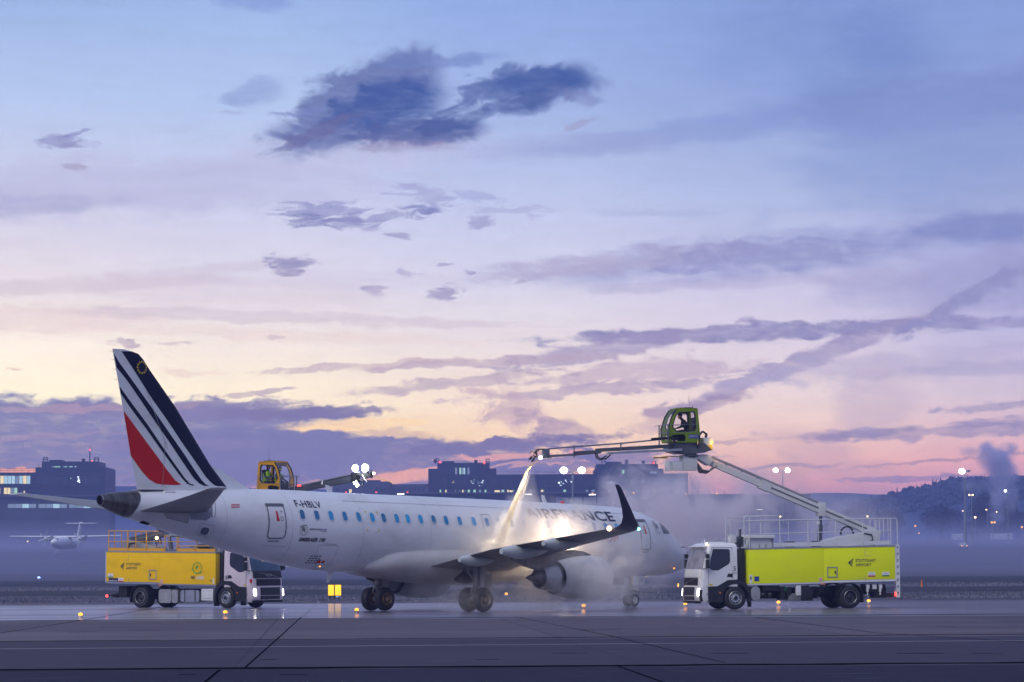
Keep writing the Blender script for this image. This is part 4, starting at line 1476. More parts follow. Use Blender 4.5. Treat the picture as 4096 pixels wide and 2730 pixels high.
def basket(parent, dz, paint, arm, trim='stickb'):
    Q = lambda L: [(p[0], p[1] + dz) for p in L]
    outer = Q([(7.75, 8.72), (7.70, 8.78), (6.86, 8.80), (6.78, 8.74), (6.68, 7.62), (6.66, 7.34), (8.10, 7.30), (8.13, 7.60), (8.13, 7.9), (7.95, 8.43)])
    win = Q([(7.64, 8.62), (6.95, 8.66), (6.89, 8.56), (6.87, 7.91), (6.95, 7.80), (7.66, 7.73), (7.78, 7.76), (7.95, 7.93), (7.97, 8.02), (7.84, 8.42), (7.74, 8.58)])
    low = Q([(8.03, 7.56), (7.93, 7.62), (7.45, 7.66), (7.37, 7.58), (7.38, 7.36), (8.01, 7.34)])
    HW = .52
    body = None
    for s in (1, -1):
        m = holed(outer, [win, low], s * HW, s * (HW - .05))
        if body is None:
            body = m
        else:
            body.v, o = body.v, len(body.v)
            body.add(m.v, m.f)
    # roof, rear wall (with a window), front sill and front posts
    body.box(6.80, 7.74, -HW, HW, 8.74 + dz, 8.81 + dz)
    body.add([(6.68, -HW, 7.34 + dz), (6.68, HW, 7.34 + dz), (6.70, HW, 7.80 + dz), (6.70, -HW, 7.80 + dz), (6.74, -HW, 7.34 + dz), (6.74, HW, 7.34 + dz), (6.76, HW, 7.80 + dz), (6.76, -HW, 7.80 + dz)], [(0, 1, 2, 3), (4, 5, 6, 7), (2, 3, 7, 6)])
    body.box(6.66, 8.1, -HW, HW, 7.29 + dz, 7.345 + dz)
    body.add([(8.12, -HW, 7.3 + dz), (8.12, HW, 7.3 + dz), (8.14, HW, 7.42 + dz), (8.14, -HW, 7.42 + dz)], [(0, 1, 2, 3)])
    bk = body.build('basket', paint, parent, smooth=False, bevel=.008)
    m = MB()
    for s in (1, -1):
        for a, b_ in ((win, .035), (low, .025)):
            cx, cz = sum(p[0] for p in a) / len(a), sum(p[1] for p in a) / len(a)
            inner = [(p[0] + (cx - p[0]) * b_ / .42, p[1] + (cz - p[1]) * b_ / .42) for p in a]
            h = holed(a, [inner], s * (HW + .008), s * (HW - .06))
            m.add(h.v, h.f)
    m.build('window_seal', 'plastic', bk)
    m = MB()
    fp = Q([(8.14, 7.42), (8.145, 7.9), (7.97, 8.43), (7.75, 8.74)])
    for (xa, za), (xb, zb) in zip(fp, fp[1:]):
        m.add([(xa, -HW + .06, za), (xa, HW - .06, za), (xb, HW - .06, zb), (xb, -HW + .06, zb)], [(0, 1, 2, 3)])
    m.build('front_window', 'clear', bk)
    for s in (1, -1):
        MB().tube([(p[0] + .008, s * (HW - .03), p[1]) for p in fp], .035, 6).build('front_post', 'plastic', bk)
    m = MB()
    m.add([(6.72, -HW + .08, 7.82 + dz), (6.72, HW - .08, 7.82 + dz), (6.80, HW - .08, 8.7 + dz), (6.80, -HW + .08, 8.7 + dz)], [(0, 1, 2, 3)])
    m.build('rear_window', 'clear', bk)
    # inside: seat, console, roof lining
    m = MB()
    m.box(6.80, 7.25, -.26, .26, 7.62 + dz, 7.74 + dz).prism([(6.80, 7.7 + dz), (6.92, 7.7 + dz), (6.84, 8.42 + dz), (6.77, 8.42 + dz)], -.24, .24).box(6.95, 7.1, -.1, .1, 7.34 + dz, 7.64 + dz)
    m.build('seat', 'plastic', bk, bevel=.02)
    m = MB()
    m.prism([(7.6, 7.4 + dz), (7.95, 7.4 + dz), (7.92, 7.80 + dz), (7.75, 7.86 + dz), (7.62, 7.78 + dz)], -.34, .34)
    m.box(7.0, 7.5, -.5, -.40, 7.5 + dz, 7.72 + dz)
    m.cyl((7.5, -.2, 7.6 + dz), (7.58, -.2, 7.84 + dz), .02).cyl((7.5, .2, 7.6 + dz), (7.58, .2, 7.84 + dz), .02)
    m.build('console', 'plastic', bk)
    m = MB()
    m.box(7.1, 7.4, -.2, .2, 8.58 + dz, 8.64 + dz).tube([(7.72, -.3, 8.62 + dz), (7.4, 0, 8.56 + dz), (7.0, .2, 8.52 + dz)], .008)
    m.build('roof_console', 'plastic', bk)
    m = MB()
    m.box(6.95, 7.3, -.3, .3, 8.81 + dz, 8.85 + dz).cyl((6.92, .2, 8.8 + dz), (6.92, .2, 8.93 + dz), .015).cyl((7.0, 0, 8.8 + dz), (7.02, 0, 9.4 + dz), .006).box(7.45, 7.52, -.45, .45, 8.80 + dz, 8.83 + dz)
    m.build('roof_fittings', 'plastic', bk)
    if trim == 'stickb':
        for s in (1,):
            MB().box(6.74, 7.22, s * (HW + .003), s * (HW + .006), 7.48 + dz, 7.64 + dz).build('blue_notice', 'stickb', bk)
            mm = MB()
            for r_ in range(2):
                for k in range(9):
                    mm.box(6.80 + k * .045 + (r_ * .03), 6.83 + k * .045 + (r_ * .03), HW + .008, HW + .009, 7.58 - r_ * .05 + dz, 7.60 - r_ * .05 + dz)
            mm.build('notice_text', 'stickw', bk)
    # platform and slewing ring
    m = MB()
    m.prism(Q([(8.19, 6.96), (7.82, 7.28), (6.45, 7.28), (6.10, 6.98), (6.45, 6.86), (7.0, 6.80), (7.6, 6.80), (8.0, 6.90)]), -.42, .42)
    m.cyl((6.98, 0, 6.66 + dz), (6.98, 0, 6.86 + dz), .30, n=20).cyl((6.98, 0, 6.70 + dz), (6.98, 0, 6.76 + dz), .40, n=20)
    pf = m.build('platform', 'boomg', parent)
    m = MB().box(6.09, 6.48, -.25, .40, 6.96 + dz, 7.52 + dz)
    m.build('counterweight_box', 'boomw', pf, bevel=.02)
    m = MB()
    for k in range(5):
        y0 = .34 - .05 * k
        m.tube([(6.35, y0, 7.4 + dz), (6.30, y0, 7.68 + dz), (6.48, y0, 7.80 + dz), (6.70, y0 + .2, 7.62 + dz), (6.78, y0 + .2, 7.2 + dz), (6.80, y0, 6.95 + dz)], .025, 6)
    m.build('hoses', 'hose', pf)
    MB().sph((6.0, .1, 7.32 + dz), .07, 12, 8).build('amber_beacon', 'e_amber', pf, smooth=True)
    MB().box(6.08, 6.30, .402, .41, 6.98 + dz, 7.2 + dz).build('reflector_panel', 'yellowstar', pf)
    # guard rails round the cab
    m = MB()
    y0 = HW + .10
    for z in (8.10, 7.76):
        m.cyl((6.85, y0, z + dz), (8.42 if z > 8 else 8.26, y0, z - .04 + dz), .012, n=6)
        m.cyl((6.85, -y0, z + dz), (8.42 if z > 8 else 8.26, -y0, z - .04 + dz), .012, n=6)
        m.cyl((8.26, y0, z - .04 + dz), (8.26, -y0, z - .04 + dz), .012, n=6)
    for x_ in (8.2, 6.85):
        for s in (1, -1):
            m.cyl((x_, s * y0, 7.2 + dz), (x_, s * y0, 8.1 + dz), .014 if x_ < 7 else .03, n=6)
    m.build('guard_rails', 'steelblue', pf)
    return bk, pf


def make_truck(fr, label, side, paint, cabpaint, rail, boompaint, dzb, num):
    t = thing('deicing_truck', label, 'truck', fr.P, fr.a, 'de-icing trucks beside the airliner')
    y = side                                   # the side that faces the camera
    # frame and running gear
    b = MB()
    b.box(-2.0, 6.9, -.45, -.33, .60, .90).box(-2.0, 6.9, .33, .45, .60, .90)
    for x_ in (-1.9, -.8, .8, 2.2, 3.6, 4.6):
        b.box(x_, x_ + .12, -.45, .45, .62, .88)
    b.box(-.12, .12, -.9, .9, .40, .60).box(5.27, 5.47, -.9, .9, .42, .56).cyl((0, 0, .5), (4.5, 0, .72), .06)
    b.box(1.2, 4.6, -.32, .32, .45, .92)
    b.box(-2.05, -1.75, -.9, .9, .50, .62).box(-1.9, -1.2, -.6, .6, .62, 1.05)
    fm = b.build('chassis', 'chassis', t)
    for s in (1, -1):
        wheel(t, 0, s * 1.06, s, False)
        wheel(t, 5.37, s * 1.05, s, True)
        # mudguards
        for cx, r_, a0, a1, tail in ((0, .60, 5, 175, 1), (5.37, .63, 100, 178, 0)):
            m = MB()
            pts = [(cx + r_ * math.cos(R(a)), .52 + r_ * math.sin(R(a))) for a in range(a0, a1 + 1, 10)]
            secs = [[(p[0], s * .72, p[1]), (p[0], s * 1.24, p[1]), (p[0] + (cx - p[0]) * .06, s * 1.24, p[1] + (.52 - p[1]) * .06), (p[0] + (cx - p[0]) * .06, s * .72, p[1] + (.52 - p[1]) * .06)] for p in pts]
            m.loft(secs)
            if tail:
                m.box(cx - r_ - .02, cx - r_ + .02, s * .75, s * 1.22, .26, .58)
            m.build('mudguard', 'plastic', t, smooth=True, ang=40)
    for s in (1, -1):
        m = MB()
        arch = [(5.37 + .60 * math.cos(R(a)), .52 + .60 * math.sin(R(a))) for a in range(-15, 196, 15)]
        pl = [(6.62, .32), (6.64, 1.0), (6.2, 1.02), (5.98, 1.14), (5.72, 1.28), (5.15, 1.31), (4.90, 1.16), (4.70, .88), (4.64, .28), (4.76, .28)] + arch[::-1] + [(6.05, .32)]
        m.prism(pl, s * 1.00, s * 1.228)
        ap = m.build('wheel_arch_panel', 'plastic', t)
        MB().box(6.06, 6.12, s * 1.23, s * 1.245, .70, .77).build('side_marker', 'orange', ap)
        m = MB()
        m.box(6.2, 6.7, s * 1.05, s * 1.21, .34, .42).box(6.2, 6.7, s * 1.10, s * 1.22, .66, .72)
        m.build('cab_steps', 'tank', ap)
        MB().box(4.64, 4.68, s * .8, s * 1.2, .10, .32).build('mudflap', 'plastic', ap)
    # cab
    m = MB()
    zs = [1.0, 1.05, 1.3, 1.6, 1.72, 1.9, 2.2, 2.5, 2.72, 2.80, 2.86, 2.90]
    secs = []
    for z in zs:
        ring = [cab_pt(z, p) for p in range(-90, 91, 6)]
        hw = cab_hw(z)
        ring += [Vector((5.27 + (.04 if z > 2.8 else 0), hw, z)), Vector((5.27 + (.04 if z > 2.8 else 0), -hw, z))]
        secs.append(ring)
    m.loft(secs)
    cb = m.build('cab', cabpaint, t, smooth=True, ang=38)
    PH = list(range(-58, 59, 4))
    cab_patch([1.74, 1.9, 2.1, 2.3, 2.5, 2.66], PH, .014).build('windscreen', 'screenpale' if side > 0 else 'screen', cb, smooth=True)
    cab_patch([1.42, 1.5, 1.6, 1.70, 1.76], list(range(-52, 53, 4)), .020).build('upper_grille', 'plastic' if side < 0 else cabpaint, cb, smooth=True)
    gr = cab_patch([1.06, 1.2, 1.3, 1.38], list(range(-34, 35, 4)), .022).build('grille', 'plastic', cb, smooth=True)
    m = MB()
    for z in (1.12, 1.19, 1.26, 1.33):
        m.tube([cab_pt(z, p, .03) for p in range(-32, 33, 8)], .009, 4)
    m.build('grille_bars', 'chassis', gr)
    for s in (1, -1):
        hy = lambda z: cab_hw(z) + .006
        pl = [(6.38, 2.64), (5.66, 2.63), (5.60, 2.58), (5.60, 2.10), (5.66, 1.98), (6.12, 1.72), (6.20, 1.70), (6.46, 1.72), (6.55, 1.80), (6.50, 2.2)]
        m = MB()
        vs, fs = poly_mesh(pl, 0, .12)
        m.add([(v.x, s * (cab_hw(v.y) + .007), v.y) for v in vs], fs)
        m.build('side_window', 'glass', cb)
        m = MB()
        dl = [(6.60, 1.06), (6.62, 1.6), (6.54, 2.2), (6.42, 2.70), (5.50, 2.69), (5.49, 1.33)]
        for (xa, za), (xb, zb) in zip(dl, dl[1:]):
            m.cyl((xa, s * (hy(za)), za), (xb, s * (hy(zb)), zb), .008, n=5)
        m.build('door_seam', 'greyline', cb)
        m = MB()
        m.prism([(5.50, 1.56), (5.70, 1.56), (5.76, 1.42), (5.50, 1.40)], s * 1.199, s * 1.212)
        m.build('door_handle', 'plastic', cb)
        # mirrors on arms
        m = MB()
        mx, my = 6.72, s * 1.42
        m.box(mx - .06, mx + .06, my - .11, my + .11, 1.80, 2.18).box(mx - .06, mx + .06, my - .11, my + .11, 2.22, 2.42)
        m.cyl((6.75, s * 1.12, 2.5), (mx, my, 2.44), .015).cyl((6.85, s * 1.15, 1.78), (mx, my, 1.78), .015)
        m.build('mirror', 'plastic', cb, bevel=.02)
    m = MB()
    pts = [(-1.1, 6.98, 2.79), (1.1, 6.98, 2.79)]
    vis = []
    for p in range(-56, 57, 4):
        q = cab_pt(2.70, p, .02)
        vis.append((q, q + Vector((.14, 0, .03)), cab_pt(2.76, p, .0) + Vector((0, 0, .03))))
    m.loft([[a_, b_, c_] for a_, b_, c_ in vis])
    m.build('sun_visor', cabpaint, cb, smooth=True, ang=40)
    m = MB()
    m.box(5.6, 6.2, -.5, .5, 2.90, 2.95).cyl((6.45, .3, 2.88), (6.45, .3, 3.06), .03).cyl((6.3, -.5, 2.88), (6.3, -.5, 3.0), .02)
    m.build('roof_hatch', cabpaint, cb)
    MB().sph((6.60, y * 1.0, 2.86), .05, 10, 6).build('roof_marker_light', 'e_warm' if side > 0 else 'orange', cb, smooth=True)
    # interior hint behind the windows
    m = MB()
    # bumper
    m = MB()
    secs = []
    for z in [.28, .32, .6, .9, .99, 1.0]:
        k = -.03 if z in (.28, 1.0) else 0
        ring = [cab_pt(z, p, k, .06) for p in range(-90, 91, 6)] + [Vector((6.55, cab_hw(z) - .02, z)), Vector((6.55, -cab_hw(z) + .02, z))]
        secs.append(ring)
    m.loft(secs)
    bp_ = m.build('bumper', cabpaint, t, smooth=True, ang=40)
    cab_patch([.42, .5, .7, .90, .985], list(range(-22, 23, 4)), .014, .06).build('lower_grille', 'plastic', bp_, smooth=True)
    cab_patch([.27, .30, .38], list(range(-66, 67, 4)), .02, .06).build('front_valance', 'plastic', bp_, smooth=True)
    for s in (1, -1):
        hp = [s * k for k in (44, 48, 52, 56, 60)]
        cab_patch([.60, .68, .78, .90], hp, .016, .06).build('headlight', 'e_head', bp_, smooth=True)
        hp = [s * k for k in (60, 66, 72, 80)]
        if side > 0:
            cab_patch([.36, .6, .86], hp, .012, .06).build('bumper_corner', 'plastic', bp_, smooth=True)
    b0 = cab_pt(1.10, 26 * side, .03)
    if side > 0:
        MB().box(b0.x + .1, b0.x + .13, -1.34, -1.28, .98, 1.12).build('indicator_lamp', 'e_amber', bp_)
        MB().cyl((b0.x - .1, -1.15, .98), (b0.x + .12, -1.3, .98), .012).build('indicator_arm', 'plastic', bp_)
    vs, fs = text_mesh(str(11 if side > 0 else 8), .11)
    nbm = MB()
    nbm.add([cab_pt(.40 + v.y, 8 + (-8) * (v.x / .12) - 10, .02, .06) for v in vs], fs)
    nbm.build('plate_number', 'darktext', bp_)
    # emblem stripe on the grille: a plain diagonal bar with a ring
    em = MB()
    if side < 0:
        em.tube([cab_pt(1.46, 16, .026), cab_pt(1.56, 2, .026), cab_pt(1.66, -16, .026)], .008, 4)
        em.tube([cab_pt(1.56 + .05 * math.sin(R(a)), 1.5 * math.cos(R(a)), .030) for a in range(0, 361, 30)], .010, 4)
    else:
        em.tube([cab_pt(1.09, -18, .035), cab_pt(1.2, -3, .035), cab_pt(1.34, 14, .035)], .008, 4)
    em.build('grille_emblem', 'alu', cb)
    # stack between the cab and the body
    m = MB()
    m.box(4.86, 5.2, -1.05, 1.05, .95, 2.62 + RK(5))
    st = m.build('intake_stack', 'plastic', t, bevel=.02)
    m = MB()
    for k in range(16):
        m.box(4.90, 5.02, y * 1.052, y * 1.062, 1.15 + k * .085, 1.19 + k * .085)
    m.build('louvres', 'chassis', st)
    m = MB()
    m.tube([(5.1, y * 1.08, 1.0), (5.08, y * 1.12, 1.6), (5.12, y * 1.1, 2.2), (5.06, y * .95, 2.8), (5.0, y * .6, 3.0)], .035)
    m.tube([(5.0, y * .9, 2.6), (5.1, y * 1.0, 2.9), (4.95, y * .9, 3.15), (4.85, y * .7, 2.9)], .03)
    m.build('hoses', 'hose', st)
    if side > 0:
        m = MB().box(5.2, 5.48, .55, .95, 2.9, 3.22)
        m.build('filter_box', 'boomw', st, bevel=.03)
        m = MB()
        m.cyl((5.0, .5, 2.95), (5.0, .9, 2.95), .24, n=18).cyl((4.95, .7, 3.1), (4.95, .7, 3.42), .06).cyl((4.95, .7, 3.42), (4.95, .7, 3.5), .07)
        m.build('hose_reel', 'boomg', st, smooth=True)
    # body: front panel a little deeper than the rear one
    m = MB()
    sh = lambda x_, z: z + RK(x_)
    m.add([(x_, s * 1.25, sh(x_, z)) for x_ in (1.27, 4.78) for s in (-1, 1) for z in (1.11, 2.60)], [(0, 1, 3, 2), (4, 6, 7, 5), (0, 4, 5, 1), (2, 3, 7, 6), (0, 2, 6, 4), (1, 5, 7, 3)])
    bd = m.build('body_front_section', paint, t, bevel=.012)
    m = MB()
    m.add([(x_, s * 1.246, sh(x_, z)) for x_ in (-2.12, 1.262) for s in (-1, 1) for z in (1.17, 2.60)], [(0, 1, 3, 2), (4, 6, 7, 5), (0, 4, 5, 1), (2, 3, 7, 6), (0, 2, 6, 4), (1, 5, 7, 3)])
    br = m.build('body_rear_section', paint, t, bevel=.012)
    m = MB()
    for (xa, xb, za, zb, yy) in ((1.27, 4.78, 1.055, 1.108, 1.24), (-2.14, 1.26, 1.075, 1.166, 1.235)):
        m.add([(x_, s * yy, sh(x_, z)) for x_ in (xa, xb) for s in (-1, 1) for z in (za, zb)], [(0, 1, 3, 2), (4, 6, 7, 5), (0, 4, 5, 1), (2, 3, 7, 6), (0, 2, 6, 4), (1, 5, 7, 3)])
    m.build('body_sill', 'alu' if side < 0 else 'truckwhite', t)
    m = MB()
    m.add([(x_, s * 1.262, sh(x_, z)) for x_ in (-2.16, 4.80) for s in (-1, 1) for z in (2.603, 2.668)], [(0, 1, 3, 2), (4, 6, 7, 5), (0, 4, 5, 1), (2, 3, 7, 6), (0, 2, 6, 4), (1, 5, 7, 3)])
    m.build('deck_edge', 'sill', t)
    m = MB().box(-2.16, -2.125, y * 1.262, y * 1.20, 1.13 + RK(-2.1), 2.60 + RK(-2.1))
    m.build('rear_post', 'truckwhite', t)
    for s in (1, -1):
        # hatch with frame, drawn lines, stickers
        fr_ = holed([(.62, 1.36), (1.10, 1.36), (1.10, 1.83), (.62, 1.83)], [[(.66, 1.40), (1.06, 1.40), (1.06, 1.79), (.66, 1.79)]], s * 1.247, s * 1.268)
        hf = fr_.build('hatch_frame', 'alu', br)
        MB().box(.70, .75, s * 1.248, s * 1.27, 1.52, 1.66).build('hatch_latch', 'plastic', hf)
        plate(br, 'checker_plate', 1.34, 1.49, 1.13, 1.30, s, 'stickw', 1.254 if True else 1.25)
        m = MB()
        for i in range(4):
            for j in range(4):
                if (i + j) % 2:
                    m.box(1.345 + i * .035, 1.38 + i * .035, s * 1.259, s * 1.2605, 1.138 + j * .039 + RK(1.4), 1.177 + j * .039 + RK(1.4))
        m.build('checker_squares', 'stickr', br)
        MB().box(1.2, 1.42, s * 1.24, s * 1.256, 1.06, 1.10).build('side_reflector', 'orange', br)
        m = MB()
        xl = -.70
        m.box(xl, xl + .012, s * 1.247, s * 1.25, 2.30, 2.60).box(xl - .28, xl + .01, s * 1.247, s * 1.25, 2.30, 2.312).box(xl, xl + .012, s * 1.247, s * 1.25, 1.2, 1.46)
        m.build('panel_lines', 'hair', br)
        m = MB()
        m.box(4.3, 4.304, s * 1.251, s * 1.253, 1.15, 2.58)
    # airport lettering with a winged arrow mark
    lx = -.20 if side > 0 else -.87
    for s in (side,):
        x0 = -.24 if s > 0 else -.85
        zt = 1.96
        flat_text(br, 'airport_lettering', 'STUTTGART', x0, zt, .96, .125, s, 'darktext', 1.254, bold=.012)
        flat_text(br, 'airport_lettering', 'AIRPORT', x0, zt - .19, .74, .125, s, 'darktext', 1.254, bold=.012)
        mk_ = MB()
        ox = x0 + s * .09
        rr = lambda p: (ox + s * (p[0]), s * 1.254, 1.92 + p[1] + RK(ox))
        for pl in ([(.26, .02), (.0, .18), (.0, .12), (.16, .0), (.0, -.15), (.0, -.09)], ):
            pass
        for pl in ([(.27, .01), (.02, .20), (.02, .145), (.17, .02)], [(.27, .01), (.17, .02), (.05, -.155), (.10, -.155)], [(.155, .02), (.04, .09), (.04, .045), (.115, -.01)], [(.11, -.02), (.05, .01), (.05, -.03), (.08, -.055)]):
            mk_.add([rr(p) for p in pl], [(0, 1, 2, 3)])
        mk_.build('winged_arrow_mark', 'darktext', br)
        for nm, xs_, col in (('green', -1.50, 'stickg'), ('red', -.83, 'stickr')):
            if s < 0:
                xs_ = {'green': -1.68, 'red': -1.02}[nm]
                z_ = {'green': 1.36, 'red': 1.16}[nm]
            else:
                z_ = 1.30
            d = plate(br, 'supplier_sticker', xs_ - .33, xs_, z_, z_ + .19, s, 'stickw', 1.250)
            MB().box(xs_ - .33, xs_, s * 1.2545, s * 1.2565, z_ + RK(xs_) + .0, z_ + RK(xs_) + .055).build('sticker_band', col, d)
            dd = MB()
            dd.tube([(xs_ - .25 + .02 * k, s * 1.256, z_ + RK(xs_) + .11 + .02 * math.sin(k * 1.3)) for k in range(9)], .007, 4)
            dd.build('sticker_scrawl', 'stickb', d)
        if s < 0:
            plate(br, 'dark_sticker', -1.96, -1.36, 1.165, 1.33, s, 'navytext', 1.250)
            plate(br, 'sticker_stripe', -1.92, -1.42, 1.20, 1.225, s, 'stickw', 1.2545)
            flat_text(bd, 'care_lettering', 'WE', 3.24, 1.36, .27, .15, s, 'darktext', 1.262, bold=.03)
            flat_text(bd, 'care_lettering', 'CARE', 3.58, 1.36, .49, .15, s, 'stickw', 1.262, bold=.03)
            # green ring with a leaf and a plug
            g = MB()
            cx, cz = 3.65, 1.90
            g.tube([(cx + .27 * math.cos(R(a)), s * 1.262, cz + .26 * math.sin(R(a)) + RK(cx)) for a in range(-20, 300, 12)], .014, 4)
            g.tube([(cx + .27 * math.cos(R(a)), s * 1.262, cz + .26 * math.sin(R(a)) + RK(cx)) for a in range(180, 301, 12)], .026, 4)
            for a, l_ in ((50, .16), (70, .19), (110, .13)):
                g.add([(cx - .07, s * 1.262, cz - .1 + RK(cx)), (cx - .07 + l_ * math.cos(R(a)) + .03, s * 1.262, cz - .02 + l_ * .6 * math.sin(R(a)) + RK(cx)), (cx - .05 + l_ * 1.1 * math.cos(R(a)), s * 1.262, cz - .05 + l_ * 1.25 * math.sin(R(a)) + RK(cx)), (cx - .09, s * 1.262, cz + .02 + RK(cx))], [(0, 1, 2, 3)])
            g.add([(cx + .13, s * 1.263, cz - .24 + RK(cx)), (cx + .24, s * 1.263, cz - .12 + RK(cx)), (cx + .30, s * 1.263, cz - .2 + RK(cx)), (cx + .18, s * 1.263, cz - .28 + RK(cx))], [(0, 1, 2, 3)])
            g.build('leaf_emblem', 'green', bd)
            plate(bd, 'white_notice', 4.62, 4.70, 1.14, 1.42, s, 'stickw', 1.254)
            plate(bd, 'green_notice', 4.42, 4.58, 1.28, 1.32, s, 'stickg', 1.254)
            # number and heart on the cab
            vs, fs = text_mesh(num, .19, bold=.01)
            q = MB()
            q.add([(5.34 + v.x, -1.206, 1.36 + v.y) for v in vs], fs)
            q.build('fleet_number', 'darktext', cb)
            hh = []
            for k in range(24):
                a = 2 * math.pi * k / 24
                hh.append((.16 * math.sin(a) ** 3, .01 * (13 * math.cos(a) - 5 * math.cos(2 * a) - 2 * math.cos(3 * a) - math.cos(4 * a))))
            q = MB()
            q.add([cab_pt(1.28 + p[1] * .9, -69 + p[0] * 60, .016) for p in hh], [tuple(range(24))])
            q.build('heart_sticker', 'red', cb)
            MB().box(6.45, 6.62, -1.212, -1.206, 1.06, 1.12).build('cab_sticker', 'yellowstar', cb)
        else:
            plate(bd, 'white_notice', 4.60, 4.73, 1.14, 1.50, s, 'stickw', 1.254)
            plate(bd, 'notice_mark', 4.64, 4.70, 1.28, 1.42, s, 'darktext', 1.2585)
            plate(bd, 'blue_notice', 4.29, 4.51, 1.21, 1.42, s, 'stickb', 1.254)
            vs, fs = text_mesh(num, .20, bold=.01)
            q = MB()
            q.add([(5.46 - v.x, 1.208, 1.68 + v.y) for v in vs], fs)
            q.build('fleet_number', 'darktext', cb)
            vs, fs = text_mesh('260', .05, bold=.01, sx=1.6)
            q = MB()
            q.add([(5.48 - v.x, 1.208, 1.56 + v.y) for v in vs], fs)
            q.build('power_lettering', 'darktext', cb)
            MB().box(6.42, 6.60, 1.206, 1.212, 1.05, 1.11).build('cab_sticker', 'yellowstar', cb)
            # papers and lettering behind the windscreen
    # equipment under the body
    if side > 0:
        def oval(x_, z, a, c_, n=24):
            return [(x_ + a * math.copysign(abs(math.cos(2 * math.pi * k / n)) ** .7, math.cos(2 * math.pi * k / n)), z + c_ * math.copysign(abs(math.sin(2 * math.pi * k / n)) ** .7, math.sin(2 * math.pi * k / n))) for k in range(n)]
        m = MB().prism(oval(4.43, .68, .215, .30), .60, 1.20)
        ft = m.build('oval_tank', 'tank', t, bevel=.01)
        for x_ in (4.05, 3.72):
            MB().sph((x_, .95, .62), .155, 16, 10, (1, 1.6, 1)).build('air_tank', 'plastic', t, smooth=True)
        m = MB()
        m.box(3.3, 4.1, .5, 1.12, .78, 1.02).box(3.0, 3.25, .6, 1.1, .40, .98).box(2.75, 2.95, .8, 1.14, .5, .95).box(1.75, 2.3, .5, 1.15, .35, 1.0).box(1.2, 1.78, .6, 1.05, .78, 1.04)
        m.tube([(1.75, 1.1, .9), (1.5, 1.15, .92), (1.35, 1.12, .75), (1.5, 1.0, .55)], .04)
        MB().box(-1.5, -.75, .5, 1.1, .72, 1.0).build('valve_housing', 'chassis', t, bevel=.02)
        m.build('pump_housings', 'chassis', t, bevel=.02)
        m = MB().box(2.32, 2.54, 1.02, 1.20, .58, 1.03)
        m.build('control_box', 'truckwhite', t, bevel=.015)
        m = MB().prism([(2.9, .36), (2.9, .52), (2.7, .68), (2.55, .68), (2.55, .56), (2.32, .56), (2.32, .36)], .7, 1.16)
        m.build('battery_box', 'strut', t, bevel=.01)
        MB().box(2.98, 3.06, 1.12, 1.16, .86, .92).box(2.98, 3.06, 1.12, 1.15, .78, .82).build('green_tag', 'stickg', t)
        m = MB()
        m.tube([(1.95, 1.19, 1.0), (1.6, 1.2, 1.0), (1.45, 1.18, .98)], .035)
        m.build('silver_pipe', 'alu', t, smooth=True)
        for x_ in (-.85, -1.45):
            m = MB()
            m.box(x_ - .08, x_ + .06, 1.0, 1.16, .86, 1.04).cyl((x_, 1.1, .86), (x_, 1.1, .72), .06).cyl((x_, 1.1, .72), (x_, 1.1, .58), .03)
            m.build('filling_coupling', 'truckwhite', t)
        MB().box(-1.28, -1.08, 1.04, 1.12, .84, 1.04).build('valve_box', 'truckwhite', t)
        m = MB()
        m.box(-2.30, -1.6, .2, 1.1, .48, .66).box(-1.75, -1.2, .5, 1.05, .45, .75)
        m.build('rear_bar', 'chassis', t)
        m = holed([(-2.34, .46), (-2.17, .46), (-2.17, 2.80), (-2.34, 2.80)], [rrect(-2.30, -2.21, .58 + .29 * k, .72 + .29 * k, .03, 2) for k in range(8)], 1.245, 1.21)
        lad = m.build('ladder_rail', 'truckwhite', t)
        MB().box(-2.18, -2.12, 1.12, 1.24, .52, .70).build('tail_light', 'e_red', t)
        m = MB()
        for k in range(8):
            m.cyl((-2.30, .75, .62 + .3 * k), (-2.30, 1.21, .62 + .3 * k), .015)
        m.box(-2.34, -2.28, .72, .76, .46, 2.8)
        m.build('ladder_rungs', 'truckwhite', lad)
    else:
        m = MB()
        m.prism(rrect(1.2, 2.0, .24, .90, .14), -1.2, -.62)
        m.prism(rrect(2.0, 2.36, .24, .88, .12), -1.17, -.62)
        tk_ = m.build('exhaust_box', 'tank', t, smooth=True, ang=40)
        m = MB()
        for x_ in (1.32, 1.42, 1.84):
            m.prism(rrect(x_, x_ + .02, .236, .904, .01), -1.205, -.62)
        m.build('box_ribs', 'alu', tk_)
        m = MB()
        m.prism(rrect(2.55, 3.72, .30, .86, .12), -1.18, -.6)
        tk_ = m.build('fuel_tank', 'alu', t, smooth=True, ang=40)
        m = MB()
        for x_ in (2.80, 3.44):
            m.prism(rrect(x_, x_ + .05, .29, .87, .02), -1.19, -.6)
        m.build('tank_straps', 'plastic', tk_)
        m = MB().box(3.86, 4.58, -1.2, -.6, .36, .92)
        pb2 = m.build('battery_box', 'truckwhite', t, bevel=.02)
        m = MB()
        for z in (.46, .82):
            for k in range(10):
                m.box(3.94 + k * .06, 3.97 + k * .06, -1.204, -1.198, z - .015, z + .015)
        m.build('box_slots', 'hair', pb2)
        m = MB()
        m.tube([(-1.1, -.9, .8), (-1.6, -1.0, .68), (-2.2, -1.0, .57)], .04).box(-1.5, -1.0, -1.0, -.5, .5, .95)
        m.cyl((-1.35, -1.0, .95), (-1.35, -1.0, .55), .05)
        m.build('rear_bar', 'chassis', t)
        MB().sph((-2.3, -1.0, .57), .07, 10, 8).build('tail_light', 'e_red', t, smooth=True)
    # guard rails on the deck
    m = MB()
    rr = .020
